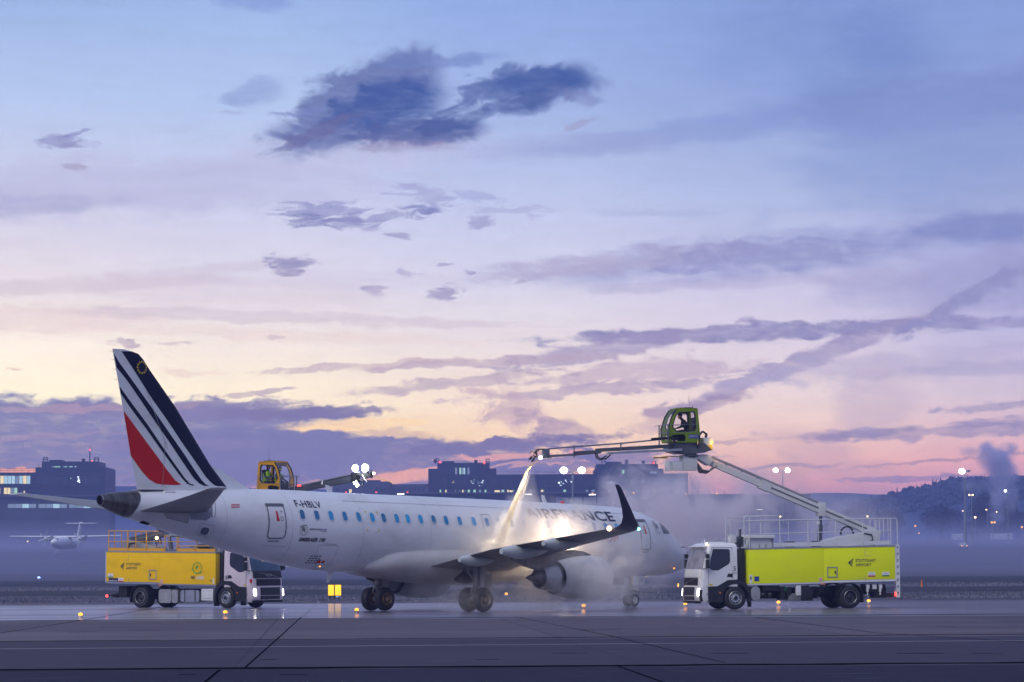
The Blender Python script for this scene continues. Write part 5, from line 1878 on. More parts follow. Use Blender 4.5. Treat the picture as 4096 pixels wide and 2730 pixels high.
    if side > 0:
        top, mid = lambda x_: 3.88 - .02 * (x_ - 1.9) * .8, lambda x_: 3.36 - .025 * x_
        for s in (1, -1):
            yy = s * 1.2
            m.tube([(4.94, yy, 2.72), (4.94, yy, 4.0), (4.86, yy, 4.07), (3.36, yy, 4.07), (3.28, yy, 4.0), (3.28, yy, 2.72)], rr, 6)
            m.tube([(4.94, yy, 3.86), (-2.0, yy, 3.96)], rr, 6)
            m.tube([(-1.96, yy, 3.96), (-2.2, yy, 3.96), (-2.26, yy, 3.88), (-2.28, yy, 2.78)], rr, 6)
            m.tube([(4.94, yy, 3.26), (-1.96, yy, 3.43)], rr * .85, 6)
            for x_ in (4.69, 1.96, .66, -.62, -1.96):
                m.cyl((x_, yy, 2.68), (x_, yy, 4.07 if x_ > 4 else 3.86 + (1.96 - x_) * .026), rr, n=6)
        for y_ in (-.7, -.2, .3, .8):
            m.cyl((-2.0, y_, 2.75), (-2.0, y_, 3.95), rr * .9, n=6)
        m.cyl((-2.0, -1.2, 3.96), (-2.0, 1.2, 3.96), rr, n=6).cyl((-2.0, -1.2, 3.43), (-2.0, 1.2, 3.43), rr, n=6)
        gr_ = m.build('deck_railing', rail, t)
        for s in (1, -1):
            q = MB()
            for xa, xb in ((3.22, 2.02), (1.90, .72), (.60, -.56), (-.68, -1.90)):
                q.add([(x_, s * yy, sh(x_, z)) for x_ in (xa, xb) for yy in (1.17, 1.20) for z in (2.70, 2.87)], [(0, 1, 3, 2), (4, 6, 7, 5), (0, 4, 5, 1), (2, 3, 7, 6), (0, 2, 6, 4), (1, 5, 7, 3)])
            q.build('toe_board', rail, gr_)
    else:
        for s in (1, -1):
            yy = s * 1.2
            m.tube([(-2.06, yy, 3.74), (2.34, yy, 3.68)], .022, 6)
            m.tube([(-2.06, yy, 3.22), (2.34, yy, 3.18)], .018, 6)
            m.tube([(2.36, yy, 2.96), (4.72, yy, 2.96)], .020, 6)
            for x_ in (-2.02, -.80, .40, 1.59, 2.34):
                m.cyl((x_, yy, 2.60), (x_, yy, 3.72), .026, n=6)
            for x_ in (3.48, 4.70):
                m.cyl((x_, yy, 2.55), (x_, yy, 2.96), .024, n=6)
        for y_ in (-.75, -.25, .25, .75):
            m.cyl((-2.04, y_, 2.62), (-2.04, y_, 3.74), .022, n=6)
        m.cyl((-2.04, -1.2, 3.74), (-2.04, 1.2, 3.74), .022, n=6).cyl((-2.04, -1.2, 3.22), (-2.04, 1.2, 3.22), .02, n=6)
        m.tube([(-.80, -.6, 2.6), (-.80, -.6, 3.62), (-.70, -.6, 3.70), (-.2, -.6, 3.70), (-.12, -.6, 3.62), (-.12, -.6, 3.2)], .024, 6)
        gr_ = m.build('deck_railing', rail, t)
        for s in (1, -1):
            q = MB()
            for xa, xb in ((-2.0, -.84), (-.76, .36), (.44, 1.55), (2.38, 3.44), (3.52, 4.66)):
                q.add([(x_, s * yy, sh(x_, z) + .02) for x_ in (xa, xb) for yy in (1.17, 1.20) for z in (2.64, 2.79)], [(0, 1, 3, 2), (4, 6, 7, 5), (0, 4, 5, 1), (2, 3, 7, 6), (0, 2, 6, 4), (1, 5, 7, 3)])
            q.build('toe_board', rail, gr_)
    # equipment on the deck
    d0 = 0 if side > 0 else -.15
    m = MB()
    m.prism([(1.05, 2.70 + d0), (1.05, 2.96 + d0), (.4, 3.10 + d0), (-1.25, 3.42 + d0), (-1.62, 3.46 + d0), (-1.85, 3.38 + d0), (-1.70, 2.74 + d0)], -.42, .42)
    m.cyl((-.4, 0, 2.6 + d0), (-.4, 0, 2.8 + d0), .6, n=20)
    tr = m.build('turret', 'boomw' if side > 0 else 'tank', t, bevel=.03)
    for q in (.43, -.43):
        g_ = 1 if q > 0 else -1
        MB().tube([(-1.0, q, 3.30 + d0), (-1.35, q + .03 * g_, 3.25 + d0), (-1.40, q + .03 * g_, 3.0 + d0), (-1.1, q + .02 * g_, 2.9 + d0), (-1.5, q + .01 * g_, 2.8 + d0)], .03).build('hose', 'hose', tr)
    for k in range(3):
        c0 = Vector((-.25 - .05 * k, .3 - .15 * k, 3.30 + d0))
        MB().tube([c0 + Vector((.30 * math.cos(R(a)), 0, .30 * math.sin(R(a)))) for a in range(-10, 200, 15)], .03).build('hose', 'hose', tr)
    m = MB()
    m.box(3.4, 4.45, -.6, .6, 2.66 + d0, 3.10 + d0).box(3.35, 4.5, -.8, .8, 3.10 + d0, 3.24 + d0) if side > 0 else m.box(.70, 1.14, -.9, -.5, 2.62, 2.96).box(2.6, 4.4, -.5, .6, 2.6, 2.84)
    cbn = m.build('deck_cabinet', 'truckwhite' if side > 0 else 'tank', t, bevel=.02)
    if side > 0:
        m = MB()
        for x_ in (3.38, 4.46):
            m.box(x_, x_ + .05, .6, .66, 2.66, 3.12)
        m.box(3.7, 3.74, .6, .62, 2.66, 2.85).box(4.0, 4.04, .6, .62, 2.66, 2.85)
        m.build('cabinet_frame', 'sill', cbn)
        MB().box(2.35, 2.66, .1, .6, 2.68, 2.96).build('deck_locker', 'boomg', t, bevel=.02)
        MB().box(1.15, 1.4, .1, .6, 2.72, 2.98).build('deck_locker', 'boomg', t, bevel=.02)
        m = MB().cyl((1.32, .8, 2.7), (1.32, .8, 3.72), .014).box(1.28, 1.36, .72, .88, 3.70, 3.84)
        m.build('work_lamp_post', 'truckwhite', t)
    else:
        MB().box(.76, 1.08, -.905, -.901, 2.66, 2.92).build('vent_grille', 'strut', cbn)
        m = MB().box(2.7, 4.3, -.7, .7, 2.90, 2.96).box(2.9, 3.3, -.3, .3, 2.8, 3.05).box(4.0, 4.15, -.75, -.5, 2.85, 3.1)
        m.build('deck_locker', 'boomg', t)
        MB().sph((.50, -.55, 3.37), .085, 12, 8).build('amber_beacon', 'e_warm', t, smooth=True)
        MB().cyl((.50, -.55, 3.3), (.50, -.55, 2.7), .02).build('beacon_stalk', 'plastic', t)
    # boom
    hz = 6.62 + dzb
    p0, p1 = Vector((-1.5, 0, 3.42 + d0)), Vector((6.45, 0, hz))
    d = (p1 - p0).normalized()
    up = Vector((-d.z, 0, d.x))

    def beam(a, b_, w_, h0, h1):
        A_, B_ = p0 + (p1 - p0) * a, p0 + (p1 - p0) * b_
        return [[A_ + Vector((0, s_ * w_, 0)) + up * q for s_, q in ((1, h0), (1, h1), (-1, h1), (-1, h0))], [B_ + Vector((0, s_ * w_, 0)) + up * q for s_, q in ((1, h0), (1, h1), (-1, h1), (-1, h0))]]
    m = MB()
    m.loft(beam(-.01, .66, .17, -.20, .16))
    bm_ = m.build('boom', boompaint, t, bevel=.012)
    m = MB()
    m.loft(beam(.62, 1.0, .13, -.15, .11))
    m.loft(beam(.60, .66, .19, -.22, .18))
    m.build('inner_boom', boompaint, bm_)
    m = MB()
    m.loft(beam(.30, .95, .06, .22, .28)).loft(beam(.30, .95, .08, .18, .19))
    for k in range(8):
        m.loft(beam(.32 + .09 * k, .325 + .09 * k, .07, .10, .24))
    m.build('cable_carrier', 'tank', bm_)
    m = MB()
    m.loft(beam(.03, .60, .174, -.05, .03))
    m.build('boom_side_rail', 'strut', bm_)
    A1 = p0 + (p1 - p0) * .29 - up * .18
    m = MB()
    m.cyl((.95, .0, 2.95 + d0), A1, .07, n=10).cyl((.95 + (A1.x - .95) * .0, 0, 2.95 + d0), Vector((.95, 0, 2.95 + d0)) + (A1 - Vector((.95, 0, 2.95 + d0))) * .6, .11, n=12)
    m.build('lift_cylinder', 'boomg', bm_, smooth=True)
    m = MB()
    m.prism([(A1.x - .18, A1.z - .12), (A1.x + .18, A1.z - .1), (A1.x + .16, A1.z + .5), (A1.x - .16, A1.z + .5)], -.2, .2)
    m.build('boom_collar', boompaint, bm_, bevel=.02)
    D = dzb
    m = MB()
    m.prism([(7.42, 6.76 + D), (6.25, 6.78 + D), (5.95, 6.55 + D), (6.2, 6.30 + D), (6.7, 6.60 + D), (7.40, 6.60 + D)], -.26, .26)
    m.box(6.75, 7.40, -.30, .30, 6.08 + D, 6.62 + D)
    hd = m.build('boom_head', 'boomw', t, bevel=.02)
    m = MB().box(7.42, 7.92, -.28, .28, 6.08 + D, 6.48 + D).box(7.93, 8.08, -.28, .28, 6.06 + D, 6.49 + D)
    m.build('junction_boxes', 'truckwhite' if side > 0 else 'boomw', hd, bevel=.015)
    m = MB()
    for k in range(5):
        m.tube([(6.75, .2 - .1 * k, 6.45 + D), (6.5, .22 - .1 * k, 6.12 + D - .03 * k), (6.15, .2 - .1 * k, 6.05 + D - .02 * k), (5.8, .2 - .1 * k, 6.30 + D)], .028, 6)
    m.build('hoses', 'strut', hd)
    m = MB().tube([(7.45, .1, 6.68 + D), (8.1, .2, 6.70 + D), (8.75, .25, 6.60 + D)], .02, 5).box(8.1, 8.75, .22, .27, 6.60 + D, 6.66 + D)
    m.build('sensing_arm', 'yellowstar', hd)
    bk, pf = basket(t, dzb, 'limecab' if side > 0 else 'yellowcab', None, 'stickb' if side > 0 else '')
    return t, cb, bk, pf


truckR, cabR, bkR, pfR = make_truck(FR, 'lime and white de-icing truck with raised lime cab, right of the airliner nose', 1, 'lime', 'truckwhite', 'railw', 'boomw', 0.0, '5')
truckL, cabL, bkL, pfL = make_truck(FL, 'yellow de-icing truck with pinkish white cab standing behind the airliner tail', -1, 'yellow', 'pinkwhite', 'raily', 'boomg', -1.87, '8')

# spray arm of the lime truck
m = MB()
AZ = .50                                                     # the arm is mounted on the camera side of the cab
m.loft([[(7.55, AZ + s_ * .10, 6.98 + q) for s_, q in ((1, -.05), (1, .05), (-1, .05), (-1, -.05))], [(10.95, AZ + s_ * .10, 6.80 + q) for s_, q in ((1, -.05), (1, .05), (-1, .05), (-1, -.05))]])
am = m.build('spray_arm', 'alu', truckR)
m = MB()
m.loft([[(8.0, AZ - .12 + s_ * .08, 7.14 + q) for s_, q in ((1, -.08), (1, .08), (-1, .08), (-1, -.08))], [(11.45, AZ - .12 + s_ * .08, 6.93 + q) for s_, q in ((1, -.08), (1, .08), (-1, .08), (-1, -.08))]])
m.loft([[(11.2, AZ - .12 + s_ * .07, 6.90 + q) for s_, q in ((1, -.10), (1, .06), (-1, .06), (-1, -.10))], [(12.45, AZ - .12 + s_ * .07, 6.80 + q) for s_, q in ((1, -.11), (1, .08), (-1, .08), (-1, -.11))]])
m.build('arm_telescope', 'boomg', am)
m = MB()
m.loft([[(12.4, AZ - .12 + s_ * .05, 6.74 + q) for s_, q in ((1, -.05), (1, .05), (-1, .05), (-1, -.05))], [(13.75, AZ - .12 + s_ * .05, 6.66 + q) for s_, q in ((1, -.05), (1, .05), (-1, .05), (-1, -.05))]])
m.cyl((12.42, AZ - .12, 6.6), (12.42, AZ - .12, 7.16), .025)
m.build('arm_extension', 'steelblue', am)
m = MB()
m.tube([(8.1, AZ, 7.46), (10.3, AZ, 7.24), (12.45, AZ, 7.08), (13.6, AZ, 6.98), (13.8, AZ, 6.93)], .032, 8)
m.cyl((10.33, AZ, 6.95), (10.33, AZ, 7.28), .03).sph((10.33, AZ, 7.22), .06, 8, 6)
m.build('fluid_pipe', 'steelblue', am, smooth=True)
m = MB()
m.tube([(8.15, AZ + .04, 7.50), (8.6, AZ + .04, 7.46), (8.95, AZ + .04, 7.43)], .05, 8)
m.tube([(8.15, AZ + .02, 7.50), (8.02, AZ + .04, 7.52), (7.9, AZ + .04, 7.40), (7.9, AZ + .04, 7.25), (8.0, AZ + .04, 7.15)], .05, 8)
m.tube([(11.5, AZ, 6.82), (11.45, AZ, 6.60), (11.3, AZ, 6.52), (11.0, AZ, 6.58), (10.8, AZ, 6.74)], .03, 6)
m.tube([(11.4, AZ - .1, 6.82), (11.35, AZ - .1, 6.64), (11.2, AZ - .1, 6.57), (10.95, AZ - .1, 6.70)], .03, 6)
m.build('arm_hoses', 'hose', am)
m = MB()
m.box(13.55, 13.85, AZ - .25, AZ - .02, 6.66, 7.0).cyl((13.45, AZ - .12, 6.62), (14.0, AZ - .12, 6.62), .05)
m.build('arm_tip_box', 'steelblue', am, bevel=.01)
m = MB()
for k in range(4):
    a = k * .13
    m.tube([(13.7, AZ - .1, 6.95), (13.95 + a * .3, AZ + .05 - a, 6.98), (14.15, AZ + .05 - a, 6.86), (14.12, AZ, 6.66)], .018, 5)
m.tube([(14.35 + .10 * math.cos(R(a)), AZ, 6.76 + .10 * math.sin(R(a))) for a in range(0, 330, 30)], .018, 5)
m.cyl((13.85, AZ - .1, 6.60), (14.25, AZ, 6.64), .05).cyl((14.2, AZ, 6.66), (14.36, AZ, 6.42), .045).cyl((14.36, AZ, 6.62), (14.48, AZ, 6.52), .05)
m.build('nozzle_head', 'hose', am)
m = MB()
m.tube([(14.0, AZ + .05, 6.62), (14.42, AZ + .05, 6.22), (14.75, AZ + .05, 5.80), (14.80, AZ + .05, 5.78)], .012, 5)
m.build('feeler_rod', 'yellowstar', am)
MB().sph((13.99, AZ + .06, 6.60), .085, 10, 8).build('spray_lamp', 'e_head', am, smooth=True)

# spray arm of the yellow truck
LZ = 0.0
m = MB()
m.loft([[(8.2, LZ + s_ * .13, z) for s_, z in ((1, 5.36), (1, 5.66), (-1, 5.66), (-1, 5.36))], [(12.1, LZ + s_ * .13, z) for s_, z in ((1, 5.90), (1, 6.18), (-1, 6.18), (-1, 5.90))]])
al = m.build('spray_arm', 'boomg', truckL, bevel=.01)
m = MB()
m.loft([[(9.6, LZ - .02 + s_ * .16, z) for s_, z in ((1, 5.83), (1, 5.87), (-1, 5.87), (-1, 5.83))], [(12.3, LZ - .02 + s_ * .16, z) for s_, z in ((1, 6.24), (1, 6.28), (-1, 6.28), (-1, 6.24))]])
m.cyl((8.4, -.12, 5.70), (12.5, -.12, 6.32), .02).cyl((10.3, -.14, 5.78), (10.3, -.14, 6.0), .05)
m.build('arm_top_rail', 'alu', al)
MB().box(8.85, 9.05, -.16, -.135, 5.72, 5.80).build('red_marker_lamp', 'e_red', al)
m = MB()
m.box(12.05, 12.3, -.2, .2, 5.86, 6.3).cyl((12.2, 0, 6.2), (13.1, 0, 6.2), .07).cyl((12.9, -.1, 6.35), (13.15, 0, 6.05), .05)
m.tube([(12.3, 0, 5.8), (12.45, 0, 5.66), (12.6, 0, 5.72), (12.6, 0, 5.92), (12.4, 0, 6.0)], .03)
m.tube([(12.5, 0, 6.1), (12.75, 0, 6.02), (13.0, 0, 6.12), (13.2, 0, 6.3), (13.0, 0, 6.42)], .03)
m.box(12.7, 13.1, -.1, .1, 6.06, 6.3)
m.build('nozzle_head', 'hose', al)
m = MB().cyl((12.65, -.1, 6.18), (13.0, -.2, 5.83), .03, .02)
m.build('spray_nozzle', 'alu', al)
m = MB().cyl((13.2, 0, 6.12), (14.3, 0, 5.78), .012)
m.build('feeler_rod', 'yellowstar', al)
for p, r_ in (((12.23, -.1, 6.51), .17), ((12.80, -.1, 6.50), .19), ((12.26, -.15, 5.84), .10), ((12.38, -.15, 5.72), .09)):
    MB().sph(p, r_, 16, 10, (1, .5, 1)).build('floodlight', 'e_white', al, smooth=True)
MB().sph((13.31, -.1, 6.24), .07, 10, 8).build('tip_lamp', 'e_warm', al, smooth=True)
m = MB().cyl((12.23, -.05, 6.3), (12.23, -.05, 6.45), .03).cyl((12.8, -.05, 6.3), (12.8, -.05, 6.45), .03)
m.build('floodlight_stalks', 'plastic', al)
m = MB().cyl((8.51, -.3, 5.4), (8.51, -.3, 6.25), .02).cyl((8.78, -.3, 5.5), (8.78, -.3, 6.2), .03).cyl((7.95, -.3, 6.25), (9.06, -.3, 6.21), .014)
m.build('arm_guard', 'steelblue', al)


# ------------------------------------------------------------------ people in the raised cabs
def person(label, fr, x, y, z, face, lean, cloth, vest, hat, hands=(.42, .12)):
    """seated figure, hips at truck coordinates (x, y, z); face = +1 looks along the truck's x"""
    t = thing('person', label, 'person', fr.world(x, y, z), fr.a)
    ln = R(lean)
    f = face

    def tp(h, fw=0.0):                                       # point up the leaning torso
        return Vector((f * (math.sin(ln) * h + fw), 0, math.cos(ln) * h))
    me = bpy.data.meshes.new('body')
    V, E, Rr = [], [], []

    def add(p, r_, par=None):
        V.append(tuple(p))
        Rr.append(r_)
        if par is not None:
            E.append((par, len(V) - 1))
        return len(V) - 1
    hip = add((0, 0, 0), .15)
    w_ = add(tp(.22), .13, hip)
    ch = add(tp(.42), .155, w_)
    nk = add(tp(.56), .075, ch)
    n2 = add(tp(.62, .03), .055, nk)
    hc = tp(.70, .06)
    h1 = add(hc, .085, n2)
    add(hc + Vector((f * .01, 0, .10)), .088, h1)
    for s in (1, -1):
        sh_ = add(tp(.49) + Vector((0, s * .18, 0)), .065, ch)
        el_ = add(tp(.27, .10) + Vector((0, s * .24, 0)), .048, sh_)
        wr = add(Vector((f * (hands[0] + math.sin(ln) * .2), s * .17, hands[1] + .02)), .032, el_)
        pa = add(Vector((f * (hands[0] + .06 + math.sin(ln) * .2), s * .165, hands[1])), .026, wr)
        pb = Vector(V[pa])
        for k in range(4):
            q = add(pb + Vector((f * .05, s * (.03 - .02 * k), .005 - .004 * k)), .010, pa)
            add(pb + Vector((f * (.07 - .006 * abs(k - 1)), s * (.03 - .02 * k), -.022)), .008, q)
        q = add(pb + Vector((f * .015, -s * .035, .0)), .011, wr)
        add(pb + Vector((f * .045, -s * .04, -.012)), .009, q)
        th = add((f * .10, s * .10, -.01), .10, hip)
        kn = add((f * .44, s * .13, .02), .068, th)
        an = add((f * .46, s * .13, -.34), .048, kn)
        add((f * .60, s * .13, -.38), .045, an)
    me.from_pydata(V, E, [])
    o = bpy.data.objects.new('body', me)
    COL.objects.link(o)
    o.parent = t
    sk_ = o.modifiers.new('Skin', 'SKIN')
    sk_.use_smooth_shade = True
    for i, d_ in enumerate(me.skin_vertices[0].data):
        d_.radius = (Rr[i], Rr[i])
        d_.use_root = (i == 0)
    o.modifiers.new('Sub', 'SUBSURF').levels = 2
    o.modifiers['Sub'].render_levels = 2
    me.materials.append(MT[cloth])
    # face, neck: a modelled head over the neck stub
    hd = MB()
    c = hc + Vector((0, 0, .05))
    secs = []
    for j in range(13):
        tt = math.pi * (j + .05) / 12.1
        ring = []
        for i in range(20):
            a = 2 * math.pi * i / 20
            x_, y_, z_ = math.sin(tt) * math.cos(a) * .098, math.sin(tt) * math.sin(a) * .078, math.cos(tt) * .125
            if x_ > .05 and abs(y_) < .02 and -.045 < z_ < .02:
                x_ += .022                                   # nose
            if x_ > .04 and abs(abs(y_) - .03) < .014 and .0 < z_ < .035:
                x_ -= .010                                   # eye sockets
            if z_ < -.06 and x_ > 0:
                x_ += .012                                   # chin
            ring.append(c + Vector((f * x_, y_, z_)))
        secs.append(ring)
    hd.loft(secs)
    for s in (1, -1):
        hd.sph(c + Vector((-f * .005, s * .08, -.005)), .026, 8, 6, (.6, .4, 1))
    hd.build('head', 'skin', t, smooth=True)
    ht = MB()
    secs = []
    for j in range(8):
        tt = math.pi * .5 * (j + .05) / 7.2
        secs.append([c + Vector((-f * .008 + f * math.sin(tt) * math.cos(a) * .112, math.sin(tt) * math.sin(a) * .093, .02 + math.cos(tt) * .128 + .012 * math.cos(a))) for a in [2 * math.pi * i / 18 for i in range(18)]])
    ht.loft(secs)
    if hat == 'woollen_hat':
        ht.sph(c + Vector((-f * .03, 0, .155)), .038, 10, 8)
    ht.build(hat, 'wool', t, smooth=True)
    if vest:
        vs_ = MB()
        secs = []
        for h_, rx, ry in ((.02, .165, .185), (.15, .155, .175), (.30, .165, .195), (.44, .165, .205), (.52, .12, .17), (.555, .085, .10)):
            p = tp(h_)
            secs.append([p + Vector((math.cos(a) * rx, math.sin(a) * ry, 0)) for a in [2 * math.pi * i / 20 for i in range(20)]])
        vs_.loft(secs)
        vo = vs_.build('hi_vis_vest', 'hivis', t, smooth=True)
        b_ = MB()
        for h_ in (.12, .26):
            p, q = tp(h_), tp(h_ + .035)
            b_.loft([[p + Vector((math.cos(a) * .170, math.sin(a) * .196, 0)) for a in [2 * math.pi * i / 20 for i in range(20)]], [q + Vector((math.cos(a) * .172, math.sin(a) * .200, 0)) for a in [2 * math.pi * i / 20 for i in range(20)]]], cap=False)
        b_.build('reflective_band', 'tank', vo)
    return t


person('person in dark clothes and woollen hat leaning forward in the lime raised cab', FR, 7.05, 0, 7.80, 1, 28, 'darkcloth', False, 'woollen_hat')
person('person in yellow hi-vis vest at the rear of the yellow raised cab', FL, 6.92, -.12, 5.94, 1, 8, 'darkcloth', True, 'short_hair')
person('person in hi-vis vest sitting further forward in the yellow raised cab', FL, 7.42, .16, 5.84, 1, 6, 'darkcloth', True, 'short_hair')

# ------------------------------------------------------------------ ground
def gz(y):
    return interp([(0, 0), (420, 0), (560, 2.2), (700, 4.9), (1150, 10.6), (1400, 11.5), (2200, 14), (4200, 14)], y)[0]


MG = mat('frosty_ground', (.085, .085, .115), .9, spec=.1, var=.5, vscale=.05, stretch=(.2, 1, 1), bump=.4, bscale=2)
m = MB()
ys = [-60, 20, 60, 100, 160, 163.0, 200, 240, 290, 360, 420, 490, 560, 630, 700, 850, 1000, 1150, 1300, 1500, 1800, 2200, 2900, 4200]
xs = [-1700, -900, -400, -150, -60, 0, 60, 150, 400, 900, 1700]
for y in ys:
    for x in xs:
        m.v.append((x, y, gz(y) - .02))
for j in range(len(ys) - 1):
    for i in range(len(xs) - 1):
        k = j * len(xs) + i
        m.f.append((k, k + 1, k + len(xs) + 1, k + len(xs)))
struct(m.build('ground', MG))

# apron concrete: dry in front, washed with fluid round the aircraft
MA = bpy.data.materials.new('apron_concrete')
MA.use_nodes = True
nt = MA.node_tree
L = nt.links
pb = nt.nodes['Principled BSDF']
tcn = nt.nodes.new('ShaderNodeTexCoord')


def tn(scale, st, detail=5, rough=.6):
    mp = nt.nodes.new('ShaderNodeMapping')
    mp.inputs['Scale'].default_value = st
    L.new(tcn.outputs['Object'], mp.inputs[0])
    n = nt.nodes.new('ShaderNodeTexNoise')
    n.inputs['Scale'].default_value = scale
    n.inputs['Detail'].default_value = detail
    n.inputs['Roughness'].default_value = rough
    L.new(mp.outputs[0], n.inputs['Vector'])
    return n.outputs['Fac']


def mth(op, a, b=None, c=None, clamp=False):
    n = nt.nodes.new('ShaderNodeMath')
    n.operation = op
    n.use_clamp = clamp
    for i, x in enumerate((a, b, c)):
        if x is None:
            continue
        if isinstance(x, (int, float)):
            n.inputs[i].default_value = x
        else:
            L.new(x, n.inputs[i])
    return n.outputs[0]


def mr(x, a, b, c=0.0, d=1.0, kind='SMOOTHSTEP'):
    n = nt.nodes.new('ShaderNodeMapRange')
    n.interpolation_type = kind
    L.new(x, n.inputs[0])
    for i, q in enumerate((a, b, c, d)):
        n.inputs[i + 1].default_value = q
    return n.outputs[0]


def mixc(f, a, b):
    n = nt.nodes.new('ShaderNodeMix')
    n.data_type = 'RGBA'
    for i, x in ((0, f), (6, a), (7, b)):
        if isinstance(x, (int, float)) or isinstance(x, tuple):
            n.inputs[i].default_value = x
        else:
            L.new(x, n.inputs[i])
    return n.outputs[2]


sp = nt.nodes.new('ShaderNodeSeparateXYZ')
L.new(tcn.outputs['Object'], sp.inputs[0])
streak = tn(1, (.035, .22, 1))
fine = tn(1, (.25, 1.2, 1), 6, .65)
grain = tn(1, (9, 9, 9), 3, .7)
wob = tn(1, (.05, .12, 1), 3)
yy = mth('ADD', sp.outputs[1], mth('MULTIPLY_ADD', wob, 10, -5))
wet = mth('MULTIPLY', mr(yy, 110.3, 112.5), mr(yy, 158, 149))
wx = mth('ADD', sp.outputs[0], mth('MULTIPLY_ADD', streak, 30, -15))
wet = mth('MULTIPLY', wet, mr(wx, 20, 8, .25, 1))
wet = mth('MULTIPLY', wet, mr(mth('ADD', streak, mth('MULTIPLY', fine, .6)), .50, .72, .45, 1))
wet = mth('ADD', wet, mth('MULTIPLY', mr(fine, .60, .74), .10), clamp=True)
dry = mixc(mr(streak, .3, .7), (.150, .128, .150, 1), (.105, .090, .118, 1))
dry = mixc(mr(fine, .38, .7, 0, .6), dry, (.062, .053, .075, 1))
dry = mixc(mr(grain, .3, .75, 0, .35), dry, (.17, .15, .16, 1))
bk_ = nt.nodes.new('ShaderNodeTexBrick')
bk_.offset = 0
bk_.inputs['Color1'].default_value = (1, 1, 1, 1)
bk_.inputs['Color2'].default_value = (.74, .74, .76, 1)
bk_.inputs['Mortar'].default_value = (.35, .35, .38, 1)
bk_.inputs['Scale'].default_value = 1
bk_.inputs['Mortar Size'].default_value = .03
bk_.inputs['Brick Width'].default_value = 8.3
bk_.inputs['Row Height'].default_value = 11.2
mpb = nt.nodes.new('ShaderNodeMapping')
mpb.inputs['Location'].default_value = (1.9, -3.2, 0)
mpb.inputs['Rotation'].default_value = (0, 0, R(-3.6))
L.new(tcn.outputs['Object'], mpb.inputs[0])
L.new(mpb.outputs[0], bk_.inputs['Vector'])
mb_ = nt.nodes.new('ShaderNodeMix')
mb_.data_type = 'RGBA'
mb_.blend_type = 'MULTIPLY'
mb_.inputs[0].default_value = .8
L.new(dry, mb_.inputs[6])
L.new(bk_.outputs['Color'], mb_.inputs[7])
dry = mb_.outputs[2]
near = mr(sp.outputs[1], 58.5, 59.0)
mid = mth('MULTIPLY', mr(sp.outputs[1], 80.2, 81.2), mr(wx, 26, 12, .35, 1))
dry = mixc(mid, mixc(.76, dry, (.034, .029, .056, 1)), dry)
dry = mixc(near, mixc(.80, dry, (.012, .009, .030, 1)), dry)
painted_sheen = mixc(mr(mth('ADD', mth('MULTIPLY', streak, .5), mth('MULTIPLY', tn(1, (.12, 1.6, 1), 5, .6), .5)), .42, .60), (.10, .09, .125, 1), (.40, .37, .44, 1))  # pale streaks painted into the wet colour as reflected sky
painted_sheen = mixc(mr(sp.outputs[0], -8, 6, 0, .6), painted_sheen, (.09, .08, .11, 1))
L.new(mixc(wet, dry, painted_sheen), pb.inputs['Base Color'])
L.new(mth('MULTIPLY_ADD', wet, -.26, .62), pb.inputs['Roughness'])
L.new(mth('MULTIPLY', wet, .40), pb.inputs['Coat Weight'])
pb.inputs['Coat Roughness'].default_value = .07
L.new(mth('MULTIPLY_ADD', wet, .95, .02), pb.inputs['Specular IOR Level'])
bp = nt.nodes.new('ShaderNodeBump')
bp.inputs['Strength'].default_value = .25
bp.inputs['Distance'].default_value = .02
L.new(mth('MULTIPLY', mth('ADD', fine, mth('MULTIPLY', grain, .3)), mth('MULTIPLY_ADD', wet, -.8, 1)), bp.inputs['Height'])
L.new(bp.outputs[0], pb.inputs['Normal'])
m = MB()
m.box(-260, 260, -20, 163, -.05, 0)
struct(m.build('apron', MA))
MW = mat('taxiway_asphalt', (.030, .030, .042), .75, spec=.15, var=.4, vscale=.3, stretch=(.1, 1, 1))
struct(MB().box(-260, 260, 203, 238, -.05, .004).build('taxiway', MW))
struct(MB().box(-400, 400, 292, 395, -.05, .004).build('runway', MW))

MJ = mat('joint_tar', (.006, .006, .010), .8, spec=0, var=.3)
ML = mat('worn_pale_paint', (.28, .26, .28), .6, var=.6, vscale=.4, dirt=(.08, .075, .09), stretch=(.3, 2, 1))


def strip(name, pts, w, m_, z=.004, wob=0.0, step=3.0):
    """ground band of width w along a path"""
    out = []
    rnd = random.Random(len(pts) * 7 + int(pts[0][1]))
    for (xa, ya), (xb, yb) in zip(pts, pts[1:]):
        k = max(1, int(math.hypot(xb - xa, yb - ya) / step))
        out += [(xa + (xb - xa) * i / k, ya + (yb - ya) * i / k) for i in range(k)]
    out.append(pts[-1])
    vs, fs = [], []
    for i, p in enumerate(out):
        a, b = out[max(i - 1, 0)], out[min(i + 1, len(out) - 1)]
        d = Vector((b[0] - a[0], b[1] - a[1])).normalized()
        o1, o2 = w / 2 + wob * rnd.random(), w / 2 + wob * rnd.random()
        vs += [(p[0] - d.y * o1, p[1] + d.x * o1, z), (p[0] + d.y * o2, p[1] - d.x * o2, z)]
    for i in range(len(out) - 1):
        fs.append((2 * i, 2 * i + 1, 2 * i + 3, 2 * i + 2))
    b = MB()
    b.add(vs, fs)
    o = b.build(name, m_)
    o['kind'] = 'structure'
    return o


def gp(px, py):
    q = on_ground(px, py)
    return (q.x, q.y)


def ext(a, b, t0=-.5, t1=1.5):
    return [(a[0] + (b[0] - a[0]) * t, a[1] + (b[1] - a[1]) * t) for t in (t0, t1)]


